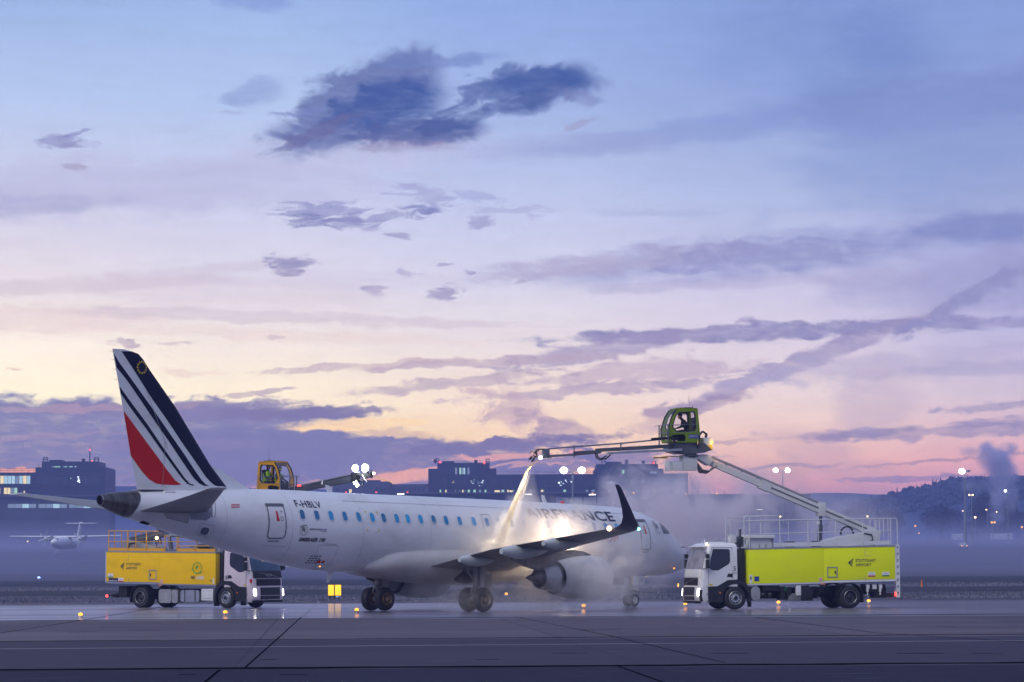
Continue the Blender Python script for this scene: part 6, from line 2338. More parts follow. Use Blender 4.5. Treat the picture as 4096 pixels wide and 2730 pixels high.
strip('slab_joint', ext(gp(0, 2681), gp(4096, 2652), -2, 3), .42, MJ, wob=.35, step=.8)
strip('slab_joint', ext(gp(0, 2567), gp(4096, 2538), -2, 3), .34, MJ, wob=.15, step=1.2)
strip('slab_joint', ext(gp(0, 2484), gp(4096, 2457), -1, 2), .50, MJ, wob=.3, step=1.5)
strip('apron_line', ext(gp(0, 2597), gp(4096, 2563), -1, 2), .20, ML, wob=.1)
strip('slab_joint', [gp(1278, 2408), gp(1205, 2470)], .07, ML)
strip('slab_joint', [gp(1205, 2470), gp(1095, 2570), gp(980, 2672)], .05, MJ, step=20)
strip('slab_joint', [gp(880, 2680), gp(760, 2780)], .06, MJ, step=20)
strip('slab_joint', [gp(2060, 2468), gp(2430, 2542), gp(2900, 2652)], .05, MJ, step=20)
strip('slab_joint', [gp(2466, 2664), gp(2680, 2740), gp(2900, 2820)], .06, MJ, step=20)
strip('slab_joint', [gp(3020, 2470), gp(3500, 2532), gp(4096, 2570)], .08, MJ, step=20)
strip('slab_joint', [gp(-200, 2560), gp(0, 2534), gp(290, 2488), gp(640, 2430)], .08, MJ, step=20)
rnd = random.Random(3)
for k in range(16):
    x0, y0 = rnd.uniform(150, 3900), rnd.choice([2508, 2522, 2530, 2615, 2640, 2700])
    strip('crack', [gp(x0, y0), gp(x0 + rnd.uniform(50, 190), y0 - 1)], .12, MJ, wob=.08, step=.6)
strip('taxi_line', ext(gp(2500, 2421), gp(4096, 2412), -1.5, 1.6), .5, ML)

# frosty grass along the far edge of the apron
MGR = mat('frosted_grass', (.21, .21, .27), .9, spec=.1, var=.6, vscale=.5, stretch=(.25, 1, 1))
rnd = random.Random(11)
m = MB()
for k in range(26000):
    y = 163.2 + abs(rnd.gauss(0, 1)) * 12
    x = rnd.uniform(-62, 62)
    if y > 202:
        continue
    n_ = mnoise.noise(Vector((x * .12, y * .2, 0)))
    h_ = (.05 + .13 * max(0, n_ + .35)) * rnd.uniform(.5, 1.3)
    a = rnd.uniform(0, 3.14)
    w_ = rnd.uniform(.02, .05)
    dx, dy = math.cos(a) * w_, math.sin(a) * w_
    lx, ly = rnd.uniform(-.08, .08), rnd.uniform(-.08, .08)
    m.add([(x - dx, y - dy, -.01), (x + dx, y + dy, -.01), (x + lx, y + ly, h_)], [(0, 1, 2)])
for k in range(5000):
    y, x = 239 + abs(rnd.gauss(0, 1)) * 14, rnd.uniform(-80, 80)
    if y > 290:
        continue
    h_ = rnd.uniform(.05, .16)
    m.add([(x - .08, y, -.01), (x + .08, y, -.01), (x + rnd.uniform(-.1, .1), y, h_)], [(0, 1, 2)])
struct(m.build('grass', MGR), 'stuff')

# hills with a wooded skyline
MH = mat('hazy_wooded_hill', (.060, .085, .175), .95, spec=.05, var=.4, vscale=.02)  # base colour lightened and blued to add to the haze


def hill(name, px_pts, dist, depth, seed, amp, trees):
    rnd = random.Random(seed)
    m = MB()
    pts = [at(p[0], p[1], dist) for p in px_pts]
    xs_, zs_ = [p.x for p in pts], [p.z for p in pts]
    n = 160
    prof = []
    for i in range(n + 1):
        x = xs_[0] + (xs_[-1] - xs_[0]) * i / n
        z = interp(list(zip(xs_, zs_)), x)[0] + amp * (mnoise.noise(Vector((x * .02, seed, 0))) + .5 * mnoise.noise(Vector((x * .07, seed, 3))))
        prof.append((x, z))
    rows_ = []
    for t, f_ in ((-1.2, 0.0), (-.7, .45), (-.3, .82), (0, 1.0), (.5, .9), (1, .5)):
        rows_.append([(x * (1 + .0002 * t * depth), dist + t * depth, 8 + (z - 8) * f_) for x, z in prof])
    for r_ in rows_:
        m.v += r_
    w_ = n + 1
    for j in range(len(rows_) - 1):
        for i in range(n):
            m.f.append((j * w_ + i, j * w_ + i + 1, (j + 1) * w_ + i + 1, (j + 1) * w_ + i))
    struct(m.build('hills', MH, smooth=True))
    if trees:
        f = MB()
        for k in range(trees):
            x = rnd.uniform(xs_[0], xs_[-1])
            t = rnd.uniform(-.5, .05)
            z = interp(prof, x)[0]
            fz = interp([(-1.2, 0), (-.7, .45), (-.3, .82), (0, 1), (.5, .9)], t)[0]
            zz, yv = 8 + (z - 8) * fz, dist + t * depth
            h_ = rnd.uniform(1.6, 4.6) * dist / 1900
            if rnd.random() < .35:
                f.cyl((x, yv, zz - 1), (x, yv, zz + h_ * 1.25), h_ * .26, .05, 6, cap=False)
            else:
                for q in range(3):
                    c = Vector((x + rnd.uniform(-1, 1) * h_ * .3, yv, zz + h_ * rnd.uniform(.3, .7)))
                    f.sph(c, h_ * rnd.uniform(.25, .42), 6, 4, (1, 1, .9))
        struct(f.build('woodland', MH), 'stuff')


hill('hills', [(-600, 1955), (0, 1950), (300, 1946), (560, 1948), (900, 1952), (1400, 1962), (1700, 1968), (2700, 1985), (3050, 1985), (3300, 1972), (3500, 1975), (3700, 1985), (4300, 1990)], 1800, 200, 4, .8, 0)
hill('hills', [(3380, 2040), (3560, 1992), (3640, 1968), (3720, 1950), (3800, 1932), (3900, 1925), (4000, 1921), (4096, 1917), (4400, 1905), (4800, 1900)], 1300, 160, 9, 1.0, 2600)

# ------------------------------------------------------------------ terminal buildings
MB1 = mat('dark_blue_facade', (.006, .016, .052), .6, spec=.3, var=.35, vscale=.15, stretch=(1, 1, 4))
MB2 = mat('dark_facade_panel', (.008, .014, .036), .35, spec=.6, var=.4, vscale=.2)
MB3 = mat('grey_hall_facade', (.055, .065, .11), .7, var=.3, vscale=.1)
MB4 = mat('pale_canopy_panel', (.34, .38, .44), .6, var=.15, vscale=.3)
MWN = {'cool': mat('cool_lit_window_and_painted_glint', (.3, .4, .4), .3, emit=(.55, .85, .95), estr=.75, var=.6, vscale=.6),
       'warm': mat('warm_lit_window', (.4, .35, .2), .3, emit=(1, .78, .36), estr=1.1, var=.6, vscale=.6),
       'green': mat('greenish_lit_window_and_painted_glint', (.3, .4, .3), .3, emit=(.50, .90, .58), estr=.7),
       'dim': mat('dim_lit_window', (.3, .35, .4), .3, emit=(.34, .50, .62), estr=.32, var=.4, vscale=.5),
       'bright': mat('bright_painted_glint', (1, 1, 1), .3, emit=(.85, 1, 1), estr=3.0),  # glow that stands in for bright reflections on the facade
       'strip': mat('strip_lamp', (1, 1, 1), .3, emit=(1, .95, .85), estr=2.6),
       'dark': mat('dark_window_glass', (.012, .02, .05), .1, spec=.9)}
for k_ in MWN.values():
    k_.cycles.emission_sampling = 'NONE'


class Bld:
    def __init__(s, name, label, px, py, y, group=None):
        s.y = y
        s.loc = at(px, py, y)
        s.loc.z = gz(y)
        s.t = thing(name, label, 'building', s.loc, 0, group)
        s.T = Matrix.Translation(-s.loc)

    def w(s, x, z, dy=0):
        return at(x, z, s.y + dy)

    def block(s, name, x0, x1, y0, y1, d0, d1, m_, parent=None, bevel=0):
        """box between photo columns x0..x1 and rows y0 (top)..y1 (None = down to the ground), from depth d0 to d1 behind the front"""
        a, b = at(x0, y0, s.y + d0), at(x1, y0, s.y + d0)
        zb = gz(s.y) - 1 if y1 is None else at(x0, y1, s.y + d0).z
        o = MB().box(a.x, b.x, s.y + d0, s.y + d1, zb, a.z).build(name, m_, parent or s.t, bevel=bevel)
        o.data.transform(s.T)
        return o

    def mesh(s, mb, name, m_, parent=None):
        o = mb.build(name, m_, parent or s.t)
        o.data.transform(s.T)
        return o


def antenna_cage(B, x0, x1, y0, y1, d):
    a, b = B.w(x0, y0, d), B.w(x1, y1, d)
    m = MB()
    r = .13
    for x in (a.x, b.x):
        for dy in (0, 2):
            m.cyl((x, B.y + d + dy, b.z - .3), (x, B.y + d + dy, a.z), r, n=5)
    for z in (a.z, (a.z + b.z) / 2):
        for dy in (0, 2):
            m.cyl((a.x, B.y + d + dy, z), (b.x, B.y + d + dy, z), r, n=5)
        for x in (a.x, b.x):
            m.cyl((x, B.y + d, z), (x, B.y + d + 2, z), r, n=5)
    B.mesh(m, 'antenna_frame', MB1)


def railing(B, x0, x1, y0, y1, d):
    a, b = B.w(x0, y0, d), B.w(x1, y0, d)
    zb = B.w(x0, y1, d).z
    m = MB()
    n = max(2, int((b.x - a.x) / 2.6))
    for i in range(n + 1):
        x = a.x + (b.x - a.x) * i / n
        m.cyl((x, B.y + d, zb - .1), (x, B.y + d, a.z), .05, n=4)
    for z in (a.z, (a.z + zb) / 2):
        m.cyl((a.x, B.y + d, z), (b.x, B.y + d, z), .06, n=4)
    B.mesh(m, 'roof_railing', MB1)


def window_row(B, x0, x1, y0, y1, n, kinds, gap=.12, d=-.12, par=None, seed=0):
    rnd = random.Random(seed)
    w = (x1 - x0) / n
    for i in range(n):
        k = kinds[i % len(kinds)] if seed == 0 else rnd.choice(kinds)
        if k is None:
            continue
        a, b = x0 + w * i + w * gap / 2, x0 + w * (i + 1) - w * gap / 2
        B.block('window', a, b, y0, y1, d, d + .1, MWN[k], par)


Y0 = 1150
# west block
B = Bld('terminal_building', 'dark blue terminal block with stepped roof and tall antenna mast at the left edge', 180, 2000, Y0, 'terminal buildings')
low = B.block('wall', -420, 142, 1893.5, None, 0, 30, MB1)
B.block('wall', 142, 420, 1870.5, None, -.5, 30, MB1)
B.block('upper_storey', 167, 392, 1847.5, 1871, 2, 24, MB1)
B.block('plant_room', 197, 247, 1840.5, 1848, 4, 12, MB1)
B.mesh(MB().cyl(B.w(334, 1848, 6), B.w(334, 1836, 6), .55, .8, 10), 'roof_vent', MB1)
antenna_cage(B, 173, 188, 1831, 1848, 5)
antenna_cage(B, 377, 392, 1831.5, 1848, 5)
m = MB().cyl(B.w(359.5, 1848, 6), B.w(359.5, 1808, 6), .28, .2, 6).cyl(B.w(359.5, 1808, 6), B.w(359.5, 1782, 6), .14, .05, 6)
B.mesh(m, 'antenna_mast', MB1)
for p in ((359.5, 1799.5), (367.5, 1845)):
    B.mesh(MB().sph(B.w(p[0], p[1], 5.5), .30, 8, 6), 'obstruction_light', 'e_red')
railing(B, -300, 141, 1877, 1893, 3)
B.mesh(MB().cyl(B.w(155.5, 1871, 3), B.w(155.5, 1851, 3), .07, n=5), 'whip_antenna', MB1)
window_row(B, 207, 241, 1866, 1891.5, 3, ['dim', 'green', 'green'])
window_row(B, 252, 306, 1866, 1891.5, 7, ['dim', 'green', 'dark', 'green', 'cool', 'dark', 'cool'])
window_row(B, -60, 122, 1904, 1936, 12, ['cool', 'cool', 'dim', 'cool', 'warm', 'cool'])
window_row(B, -40, 70, 1952, 1977, 8, ['warm', 'dim', 'warm', 'dark', 'warm', 'warm', 'dim', 'green'])
window_row(B, 94, 100, 1964, 1976, 1, ['warm'])
window_row(B, 189, 205, 1965, 1977, 2, ['warm', 'warm'])
window_row(B, 277, 286, 1964, 1977, 1, ['green'])
window_row(B, 296, 320, 1965, 1974, 3, ['green', None, 'warm'])
window_row(B, 341, 350, 1957, 1977, 1, ['green'])
window_row(B, 362, 392, 1960, 1978, 4, ['green', 'cool', 'green', 'dim'])
for k, (x, y) in enumerate([(283, 1914.5), (312, 1909), (314, 1917), (316, 1922), (318, 1930), (311, 1926)]):
    B.block('painted_glint', x - 2.2, x + 2.4 + k % 2, y - 1.6, y + 1.6, -.7, -.55, MWN['bright' if k else 'green'])  # glowing specks stand for reflections on the wall
for yb in (1898, 1945, 1984):
    B.block('floor_band', -400, 421, yb, yb + 5, -.75, -.55, MB2)
for i in range(10):
    B.block('window', 150 + i * 26, 168 + i * 26, 1903, 1938, -.62, -.52, MWN['dark'])
B.block('concourse_roof', -420, 440, 1984, 1990, -14, 0, MB3)
B.block('concourse_wall', -420, 436, 1990, None, -12, -.8, MB3)
for (xa, xb) in ((31, 145), (153, 268), (276, 391)):
    window_row(B, xa, xb, 2017, 2033, 4, ['dim', 'dim', 'cool', 'dim'], .06, -12.12)

# low link building
B = Bld('link_building', 'low pale lilac building with one orange window between the terminal blocks', 1500, 2000, Y0 + 60)
B.block('wall', 1330, 1560, 1928, None, 0, 20, MB3)
B.block('wall', 1556, 1722, 1938, None, 4, 26, MB3)
B.block('roof_plant', 1370, 1520, 1922, 1928, 4, 12, MB1)
B.block('roof_plant', 1400, 1450, 1918, 1923, 6, 12, MB1)
window_row(B, 1396, 1407, 1958, 1973, 2, ['warm', 'warm'])
window_row(B, 1340, 1390, 1954, 1966, 3, ['dark', None, 'dark'])
window_row(B, 1500, 1700, 1950, 1968, 12, ['dark'])
for x in (1384, 1505, 1630, 1775):
    B.mesh(MB().sph(B.w(x, 1971, -8), .32, 8, 6), 'obstruction_light', 'e_red')
B2 = Bld('pier_building', 'long low pier roof running behind the airliner from the link to the main hall', 1900, 2000, Y0 - 20)
B2.block('roof', 1330, 2470, 1973, 1978, -12, 10, MB3)
B2.block('wall', 1335, 2470, 1978, None, -9, 8, MB1)
for x0, x1, y, k in ((1589, 1617, 1977.5, 'strip'), (2100, 2128, 1978.5, 'strip'), (2356, 2383, 1979.5, 'strip')):
    B2.block('strip_lamp', x0, x1, y - 2.2, y + 2.2, -12.4, -12.1, MWN[k])
for x in (2370, 2496, 2535):
    B2.mesh(MB().sph(B2.w(x, 1972.5, -11), .35, 8, 6), 'lamp', 'e_amber')
for i in range(6):
    B2.block('canopy_panel', 2224 + 55 * i, 2224 + 55 * i + 50, 1989, 2020, -9.3, -9.1, MB4)
B2.block('green_panel', 1838, 1898, 1988, 1993, -9.3, -9.1, mat('green_sign_panel', (.10, .20, .12), .6))

# central block with two stepped towers and a long roof
B = Bld('terminal_building', 'long dark terminal block with two stepped towers and a railing along its roof', 2200, 2000, Y0, 'terminal buildings')
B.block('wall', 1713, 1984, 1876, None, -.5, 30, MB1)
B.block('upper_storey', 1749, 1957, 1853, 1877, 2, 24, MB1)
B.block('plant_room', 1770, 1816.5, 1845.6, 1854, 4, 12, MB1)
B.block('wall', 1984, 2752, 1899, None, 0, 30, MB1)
B.block('wall', 2379, 2654, 1877, 1900, 1, 26, MB1)
B.block('upper_storey', 2386, 2632, 1858, 1878, 2, 24, MB1)
B.block('plant_room', 2425, 2486, 1848, 1859, 4, 12, MB1)
B.block('roof_vent', 2500, 2513, 1840, 1859, 4, 7, MB1)
m = MB().cyl(B.w(1903.5, 1854, 6), B.w(1903.5, 1841, 6), .6, .75, 10)
B.mesh(m, 'roof_vent', MB1)
B.mesh(MB().cyl(B.w(2573, 1859, 6), B.w(2573, 1844, 6), .5, .8, 10), 'roof_vent', MB1)
B.mesh(MB().sph(B.w(1741, 1845, 4), .75, 12, 8, (1, .3, 1)).cyl(B.w(1743, 1856, 4), B.w(1743, 1845, 4), .1), 'dish_antenna', MB1)
antenna_cage(B, 1741, 1755, 1836, 1854, 5)
antenna_cage(B, 1944, 1957, 1837, 1854, 5)
antenna_cage(B, 2408, 2422, 1838, 1858, 5)
antenna_cage(B, 2609, 2624, 1847, 1859, 5)
for p in ((1760, 1850), (1937, 1852.5), (2614, 1852)):
    B.mesh(MB().sph(B.w(p[0], p[1], 1), .42, 8, 6), 'obstruction_light', 'e_red')
railing(B, 1984, 2378, 1887, 1899, 3)
railing(B, 2654, 2750, 1889, 1899, 3)
window_row(B, 1820, 1886, 1872, 1898, 8, ['dim', 'dark', 'green', 'dim', 'cool', 'dark', 'dim', 'dark'], .15, -.62)
window_row(B, 1755, 1815, 1872, 1896, 7, ['dark'], .2, -.62)
window_row(B, 2395, 2510, 1880, 1897, 10, ['dark', 'dark', 'dark', 'dark', 'dark', 'dark', 'dark', 'dark', 'green', 'dark'], .2, .9)
window_row(B, 2600, 2628, 1887, 1898, 2, ['dim', 'dim'], .1, .9)
for (xa, xb, ya, yb_, n, cols) in ((1880, 1930, 1910, 1944, 16, ('bright', 'cool')), (2228, 2283, 1912, 1944, 20, ('bright', 'cool')), (2416, 2455, 1913, 1944, 13, ('cool', 'cool', 'bright')), (2504, 2543, 1912, 1946, 14, ('cool', 'bright')), (2568, 2574, 1920, 1936, 3, ('bright',)), (1808, 1813, 1918, 1934, 3, ('warm',))):
    rnd = random.Random(int(xa))
    for k in range(n):
        t = rnd.random()
        x = xa + (xb - xa) * t
        y = (ya + yb_) / 2 + (rnd.random() - .35) * (yb_ - ya) * (.8 if rnd.random() < .4 else .35)
        B.block('painted_glint', x, x + rnd.uniform(1.2, 5.5), y, y + rnd.uniform(.8, 2.2), -.72, -.6, MWN[rnd.choice(cols)])  # small glowing panels in place of reflections on the facade
for i in range(26):
    x = 1735 + i * 39
    if i % 9 != 8 and not (2690 < x):
        B.block('window', x, x + 15, 1912, 1940, -.56 if x < 1984 else -.1, -.5 if x < 1984 else -.02, MWN['dark'])
rnd = random.Random(8)
for i in range(44):
    x = 1736 + i * 22.5
    k = rnd.choice(['dark', 'dark', 'dim', 'green', 'dark', 'warm', 'dim'])
    B.block('window', x, x + rnd.uniform(5, 13), 1960, 1972, -.56 if x < 1984 else -.1, -.5 if x < 1984 else -.02, MWN[k])
for x in (1822, 1839, 1860, 1878, 2100, 2137, 2175, 2470):
    B.block('ceiling_lamp', x - 2, x + 2.2, 1963.5, 1965.5, -.8, -.7, MWN['green'])
for x0, x1 in ((1978, 2000), (2038, 2050)):
    B.block('window', x0, x1, 1962, 1974, -.72, -.6, MWN['warm'])
B.block('floor_band', 1714, 2751, 1946, 1951, -.95, -.75, MB2)
m = MB()
for i in range(4):
    xa, xb = 2750 + 9 * i, 2759 + 9 * i
    p, q = B.w(xa, 1890 + i * 20, 8), B.w(xb + 6, 1910 + i * 20, 8)
    m.cyl(p, q, .12, n=4).cyl(Vector((q.x, p.y, p.z)), Vector((q.x, p.y, B.w(xa, 1978, 8).z)), .12, n=4).cyl(Vector((p.x, p.y, p.z)), Vector((p.x, p.y, B.w(xa, 1978, 8).z)), .12, n=4)
m.cyl(B.w(2765, 1934, 8), B.w(2797, 1934, 8), .12, n=4).cyl(B.w(2797, 1932, 8), B.w(2794, 1976, 8), .12, n=4).cyl(B.w(2767, 1955, 8), B.w(2796, 1955, 8), .12, n=4).cyl(B.w(2765, 1976, 8), B.w(2797, 1976, 8), .12, n=4)
B.mesh(m, 'outside_staircase', MB1)

# large hall to the right
B = Bld('terminal_hall', 'long flat-roofed grey hall with small ceiling lamps behind the lime truck boom', 3000, 2000, Y0 - 60)
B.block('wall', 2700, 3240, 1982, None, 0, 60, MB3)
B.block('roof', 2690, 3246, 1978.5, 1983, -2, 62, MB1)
for y in (2052, 2100):
    B.block('floor_band', 2700, 3240, y, y + 7, -.3, -.1, MB1)
for x in range(2740, 3240, 62):
    B.block('pillar', x, x + 3, 1983, 2150, -.5, -.32, MB1)
for x0, x1, y in ((2779, 2792, 2038.5), (2796, 2803, 2038.5), (3027, 3051, 2039.5), (2546, 2565, 2051), (2620, 2626, 2040), (2588, 2612, 2051), (2780, 2792, 2079), (2902, 2914, 2079), (3102, 3118, 2085)):
    B.block('strip_lamp', x0, x1, y - 1.1, y + 1.1, -.8, -.6, MWN['strip' if y < 2060 else 'dim'])
for x in (2743, 2867, 2990):
    B.mesh(MB().sph(B.w(x, 1976.5, -1), .4, 8, 6), 'roof_lamp', 'e_amber')
for x in (2836, 2899, 2962, 3025, 3110, 3190):
    B.mesh(MB().cyl(B.w(x, 1979, 2), B.w(x, 1962, 2), .12, n=5), 'roof_post', MB1)
for x, y in ((2720, 2084), (3121, 2067)):
    B.mesh(MB().sph(B.w(x, y, -1), .35, 8, 6), 'wall_lamp', 'e_warm')

# ------------------------------------------------------------------ floodlight masts and street lamps
MP = mat('grey_mast_paint', (.22, .25, .28), .5, .3)


def mast(label, x, ytop, y, lamps, r=.22, rl=.8, group='floodlight masts on the far apron', name='floodlight_mast', col='e_white', off=None):
    p = at(x, ytop, y)
    zb = gz(y) - .3
    h_ = p.z - zb
    t = thing(name, label, 'lamp post', (p.x, y, zb), 0, group)
    MB().cyl((0, 0, 0), (0, 0, h_), r, r * .5, 10).build('pole', MP, t, smooth=True)
    ml = max(abs(q) for q, _ in lamps) + .3
    MB().box(-ml, ml, -.12, .12, h_ - .2, h_ - .02).build('crossarm', MP, t)
    for q, on in lamps:
        hd_ = MB().box(q - rl * .7, q + rl * .7, -.3, .5, h_ - .05, h_ + rl * .5).build('lamp_housing', MP, t)
        if on:
            MB().sph((q, -.35, h_ + rl * .1), rl, 14, 10, (1, .45, .9)).build('lamp', col, hd_, smooth=True)
    return t


mast('tall mast with two brilliant floodlights above the centre of the airliner', 2290, 1884, 700, [(-2.1, True), (2.2, True)], .32, .86)
mast('mast with two bright floodlights behind the lime truck boom', 3130, 1883, 760, [(-1.8, True), (1.3, True)], .26, .66)
mast('tall mast with a single bright floodlight standing against the wooded hill', 3858, 1887, 720, [(-.7, True), (.9, False)], .30, .74)
mast('thin mast with a small pair of lamps to the left of the smoke plume', 3886, 1981, 900, [(-.7, True), (.3, True)], .2, .28, col='e_warm')
mast('thin mast with one small lit lamp at the foot of the smoke plume', 4030, 1965, 880, [(-.7, True), (.8, False)], .2, .34)
mast('short lamp post with an arm to the left beside the tall mast', 3856, 2045, 1080, [(-.5, True)], 0.16, 0.21, 'street lamps beyond the apron', 'street_lamp', 'e_warm')
mast('street lamp with a single arm left of the double orange lamp', 3950, 2040, 1080, [(-.5, True)], 0.16, 0.26, 'street lamps beyond the apron', 'street_lamp', 'e_warm')
mast('short lamp post with a round white lamp in front of the trees', 3900, 2071, 1080, [(0, True)], 0.16, 0.42, 'street lamps beyond the apron', 'street_lamp', 'e_warm')
mast('lamp post with two orange heads above the pale boxes', 3972, 2091, 1080, [(-.5, True), (.5, True)], 0.26, 0.42, 'street lamps beyond the apron', 'street_lamp', 'e_amber')
mast('orange street lamp near the right edge', 4087, 2110, 1080, [(0, True)], 0.16, 0.40, 'street lamps beyond the apron', 'street_lamp', 'e_amber')
mast('small orange lamp post to the right of the lime truck railing', 3661, 2105, 1080, [(0, True)], 0.11, 0.32, 'street lamps beyond the apron', 'street_lamp', 'e_amber')
mast('lower small orange lamp post to the right of the lime truck railing', 3675, 2134, 1080, [(0, True)], 0.11, 0.29, 'street lamps beyond the apron', 'street_lamp', 'e_amber')
mast('small white lamp post above the lime truck ladder', 3469, 2067, 700, [(0, True)], .08, .24, 'street lamps beyond the apron', 'street_lamp', 'e_warm')
mast('low lamp post left of the parked propeller aircraft', 37, 2189, 1080, [(0, True)], 0.11, 0.35, 'street lamps beyond the apron', 'street_lamp', 'e_warm')
mast('faint lamp post just above the wing of the parked propeller aircraft', 111, 2167, 1080, [(0, True)], 0.11, 0.26, 'street lamps beyond the apron', 'street_lamp', 'e_warm')
mast('tiny white lamp post at the foot of the smoke plume', 3986, 2049, 1080, [(0, True)], 0.11, 0.29, 'street lamps beyond the apron', 'street_lamp', 'e_warm')
mast('slim lamp post behind the yellow truck boom', 1446, 1935, 760, [(0, False)], .12, .2, 'street lamps beyond the apron', 'street_lamp')

# ------------------------------------------------------------------ parked aircraft in the mist
MPW = mat('white_parked_aircraft_paint', (.82, .84, .88), .5)
MPD = mat('grey_parked_aircraft_paint', (.34, .36, .42), .5)


def prop_aircraft(label, loc, rz):
    t = thing('propeller_aircraft', label, 'aircraft', loc, rz, 'aircraft parked in the mist')
    m = MB()
    m.rev([(-13.5, .15), (-11, .55), (-7, 1.1), (-3, 1.42), (8, 1.42), (10.3, 1.2), (11.6, .85), (12.6, .4), (12.9, .05)], (0, 0, 2.6), 'x', 24)
    m.build('fuselage', MPW, t, smooth=True)
    m = MB()
    for s in (1, -1):
        m.loft([foil((2.2, 0, 4.0), (-.6, 0, 4.0), .16), foil((2.0, s * 5, 4.05), (-.5, s * 5, 4.05), .15), foil((1.3, s * 13.5, 4.2), (-.3, s * 13.5, 4.2), .12)])
    m.build('wing', MPW, t, smooth=True, ang=50)
    m = MB()
    m.loft([foil((-8.5, 0, 3.3), (-13.0, 0, 3.3), .1, dih=(1, 0)), foil((-11.6, 0, 7.4), (-13.9, 0, 7.4), .1, dih=(1, 0))])
    m.build('fin', MPW, t, smooth=True, ang=50)
    m = MB()
    for s in (1, -1):
        m.loft([foil((-11.7, 0, 7.3), (-13.9, 0, 7.3), .1), foil((-12.4, s * 3.65, 7.35), (-13.7, s * 3.65, 7.35), .09)])
    m.rev([(-14.2, .05), (-13.8, .25), (-12.2, .25), (-11.4, .05)], (0, 0, 7.4), 'x', 12)
    m.build('tailplane', MPW, t, smooth=True, ang=50)
    for s in (1, -1):
        m = MB()
        m.rev([(-1.5, .1), (-.8, .45), (1.5, .62), (3.4, .55), (4.1, .3), (4.4, .04)], (0, s * 4.05, 3.6), 'x', 16)
        e = m.build('engine', MPW, t, smooth=True)
        m = MB()
        for k in range(6):
            a = 2 * math.pi * k / 6 + .3
            c, s_ = math.cos(a), math.sin(a)
            m.add([(4.15, s * 4.05 - s_ * .12, 3.6 + c * .12), (4.2, s * 4.05 + c * 1.9 - s_ * .16, 3.6 + s_ * 1.9 + c * .16), (4.1, s * 4.05 + c * 1.95 + s_ * .12, 3.6 + s_ * 1.95 - c * .12), (4.05, s * 4.05 + s_ * .12, 3.6 - c * .12)], [(0, 1, 2, 3)])
        m.build('propeller', MPD, e)
        m = MB()
        m.cyl((.3, s * 1.9, .5), (.3, s * 1.5, 1.6), .12).cyl((.3, s * 1.8, .45), (.3, s * 2.15, .45), .45, n=16)
        m.build('main_gear', MPD, t)
    m = MB().cyl((10, 0, .3), (10, 0, 1.4), .08).cyl((10, -.2, .3), (10, .2, .3), .3, n=14)
    m.build('nose_gear', MPD, t)
    m = MB()
    for s in (1, -1):
        m.add([(11.75, s * .15, 3.22), (11.3, s * .75, 3.2), (10.9, s * .85, 3.55), (11.2, s * .12, 3.62)], [(0, 1, 2, 3)])
    m.build('cockpit_window', MWN['dark'], t)
    return t


pq = at(268, 2195, 690)
pa_ = prop_aircraft('white high-wing propeller aircraft with T-tail in the mist left of the yellow truck', (pq.x, 690, gz(690)), R(-90 - 6))
pq = at(2792, 2195, 560)
pa2 = copy_tree(pa_, 'blurred white aircraft nose in the mist between the airliner nose and the lime truck', (pq.x, 560, gz(560)), R(-90 - 20))

# ------------------------------------------------------------------ trees at the right, fence, boxes, car
MTR = mat('bare_winter_twigs', (.014, .017, .032), .95, spec=.05, var=.4)
MTK = mat('tree_bark', (.020, .022, .028), .95, spec=.05)


def tree_mesh(seed, h_, w_, n=900):
    rnd = random.Random(seed)
    tk = MB()
    tk.cyl((0, 0, 0), (0, 0, h_ * .45), h_ * .035, h_ * .02, 7)
    cr = MB()
    for k in range(26):
        a, el_ = rnd.uniform(0, 6.28), rnd.uniform(.35, 1.35)
        l_ = h_ * rnd.uniform(.25, .5)
        p = Vector((0, 0, h_ * rnd.uniform(.22, .5)))
        q = p + Vector((math.cos(a) * math.cos(el_) * l_ * w_ / h_ * 1.6, math.sin(a) * math.cos(el_) * l_ * w_ / h_ * 1.6, math.sin(el_) * l_))
        tk.cyl(p, q, h_ * .012, h_ * .003, 5)
    for k in range(n):
        while True:
            p = Vector((rnd.uniform(-1, 1), rnd.uniform(-1, 1), rnd.uniform(-1, 1)))
            if p.length < 1 and p.length > .25 * rnd.random():
                break
        bump_ = 1 + .25 * mnoise.noise(p * 2.2 + Vector((seed, 0, 0)))
        c = Vector((p.x * w_ * .5 * bump_, p.y * w_ * .5 * bump_, h_ * .6 + p.z * h_ * .40 * bump_))
        s_ = h_ * rnd.uniform(.015, .04)
        d1 = Vector((rnd.uniform(-1, 1), rnd.uniform(-1, 1), rnd.uniform(-.4, 1))).normalized() * s_
        d2 = Vector((rnd.uniform(-1, 1), rnd.uniform(-1, 1), rnd.uniform(-1, 1))).normalized() * s_ * .45
        cr.add([c - d1, c + d2, c + d1, c - d2], [(0, 1, 2, 3)])
    return tk, cr


def tree(label, px, ytop, y, wpx, seed, zoff=0):
    p = at(px, ytop, y)
    zb = gz(y) - .3
    h_ = p.z - zb
    w_ = wpx / FPX * y
    t = thing('tree', label, 'tree', (p.x, y, zb), 0, 'hazy trees beyond the apron')
    tk, cr = tree_mesh(seed, h_, w_, 4000)
    tk.build('trunk', MTK, t)
    cr.build('crown', MTR, t)
    return t


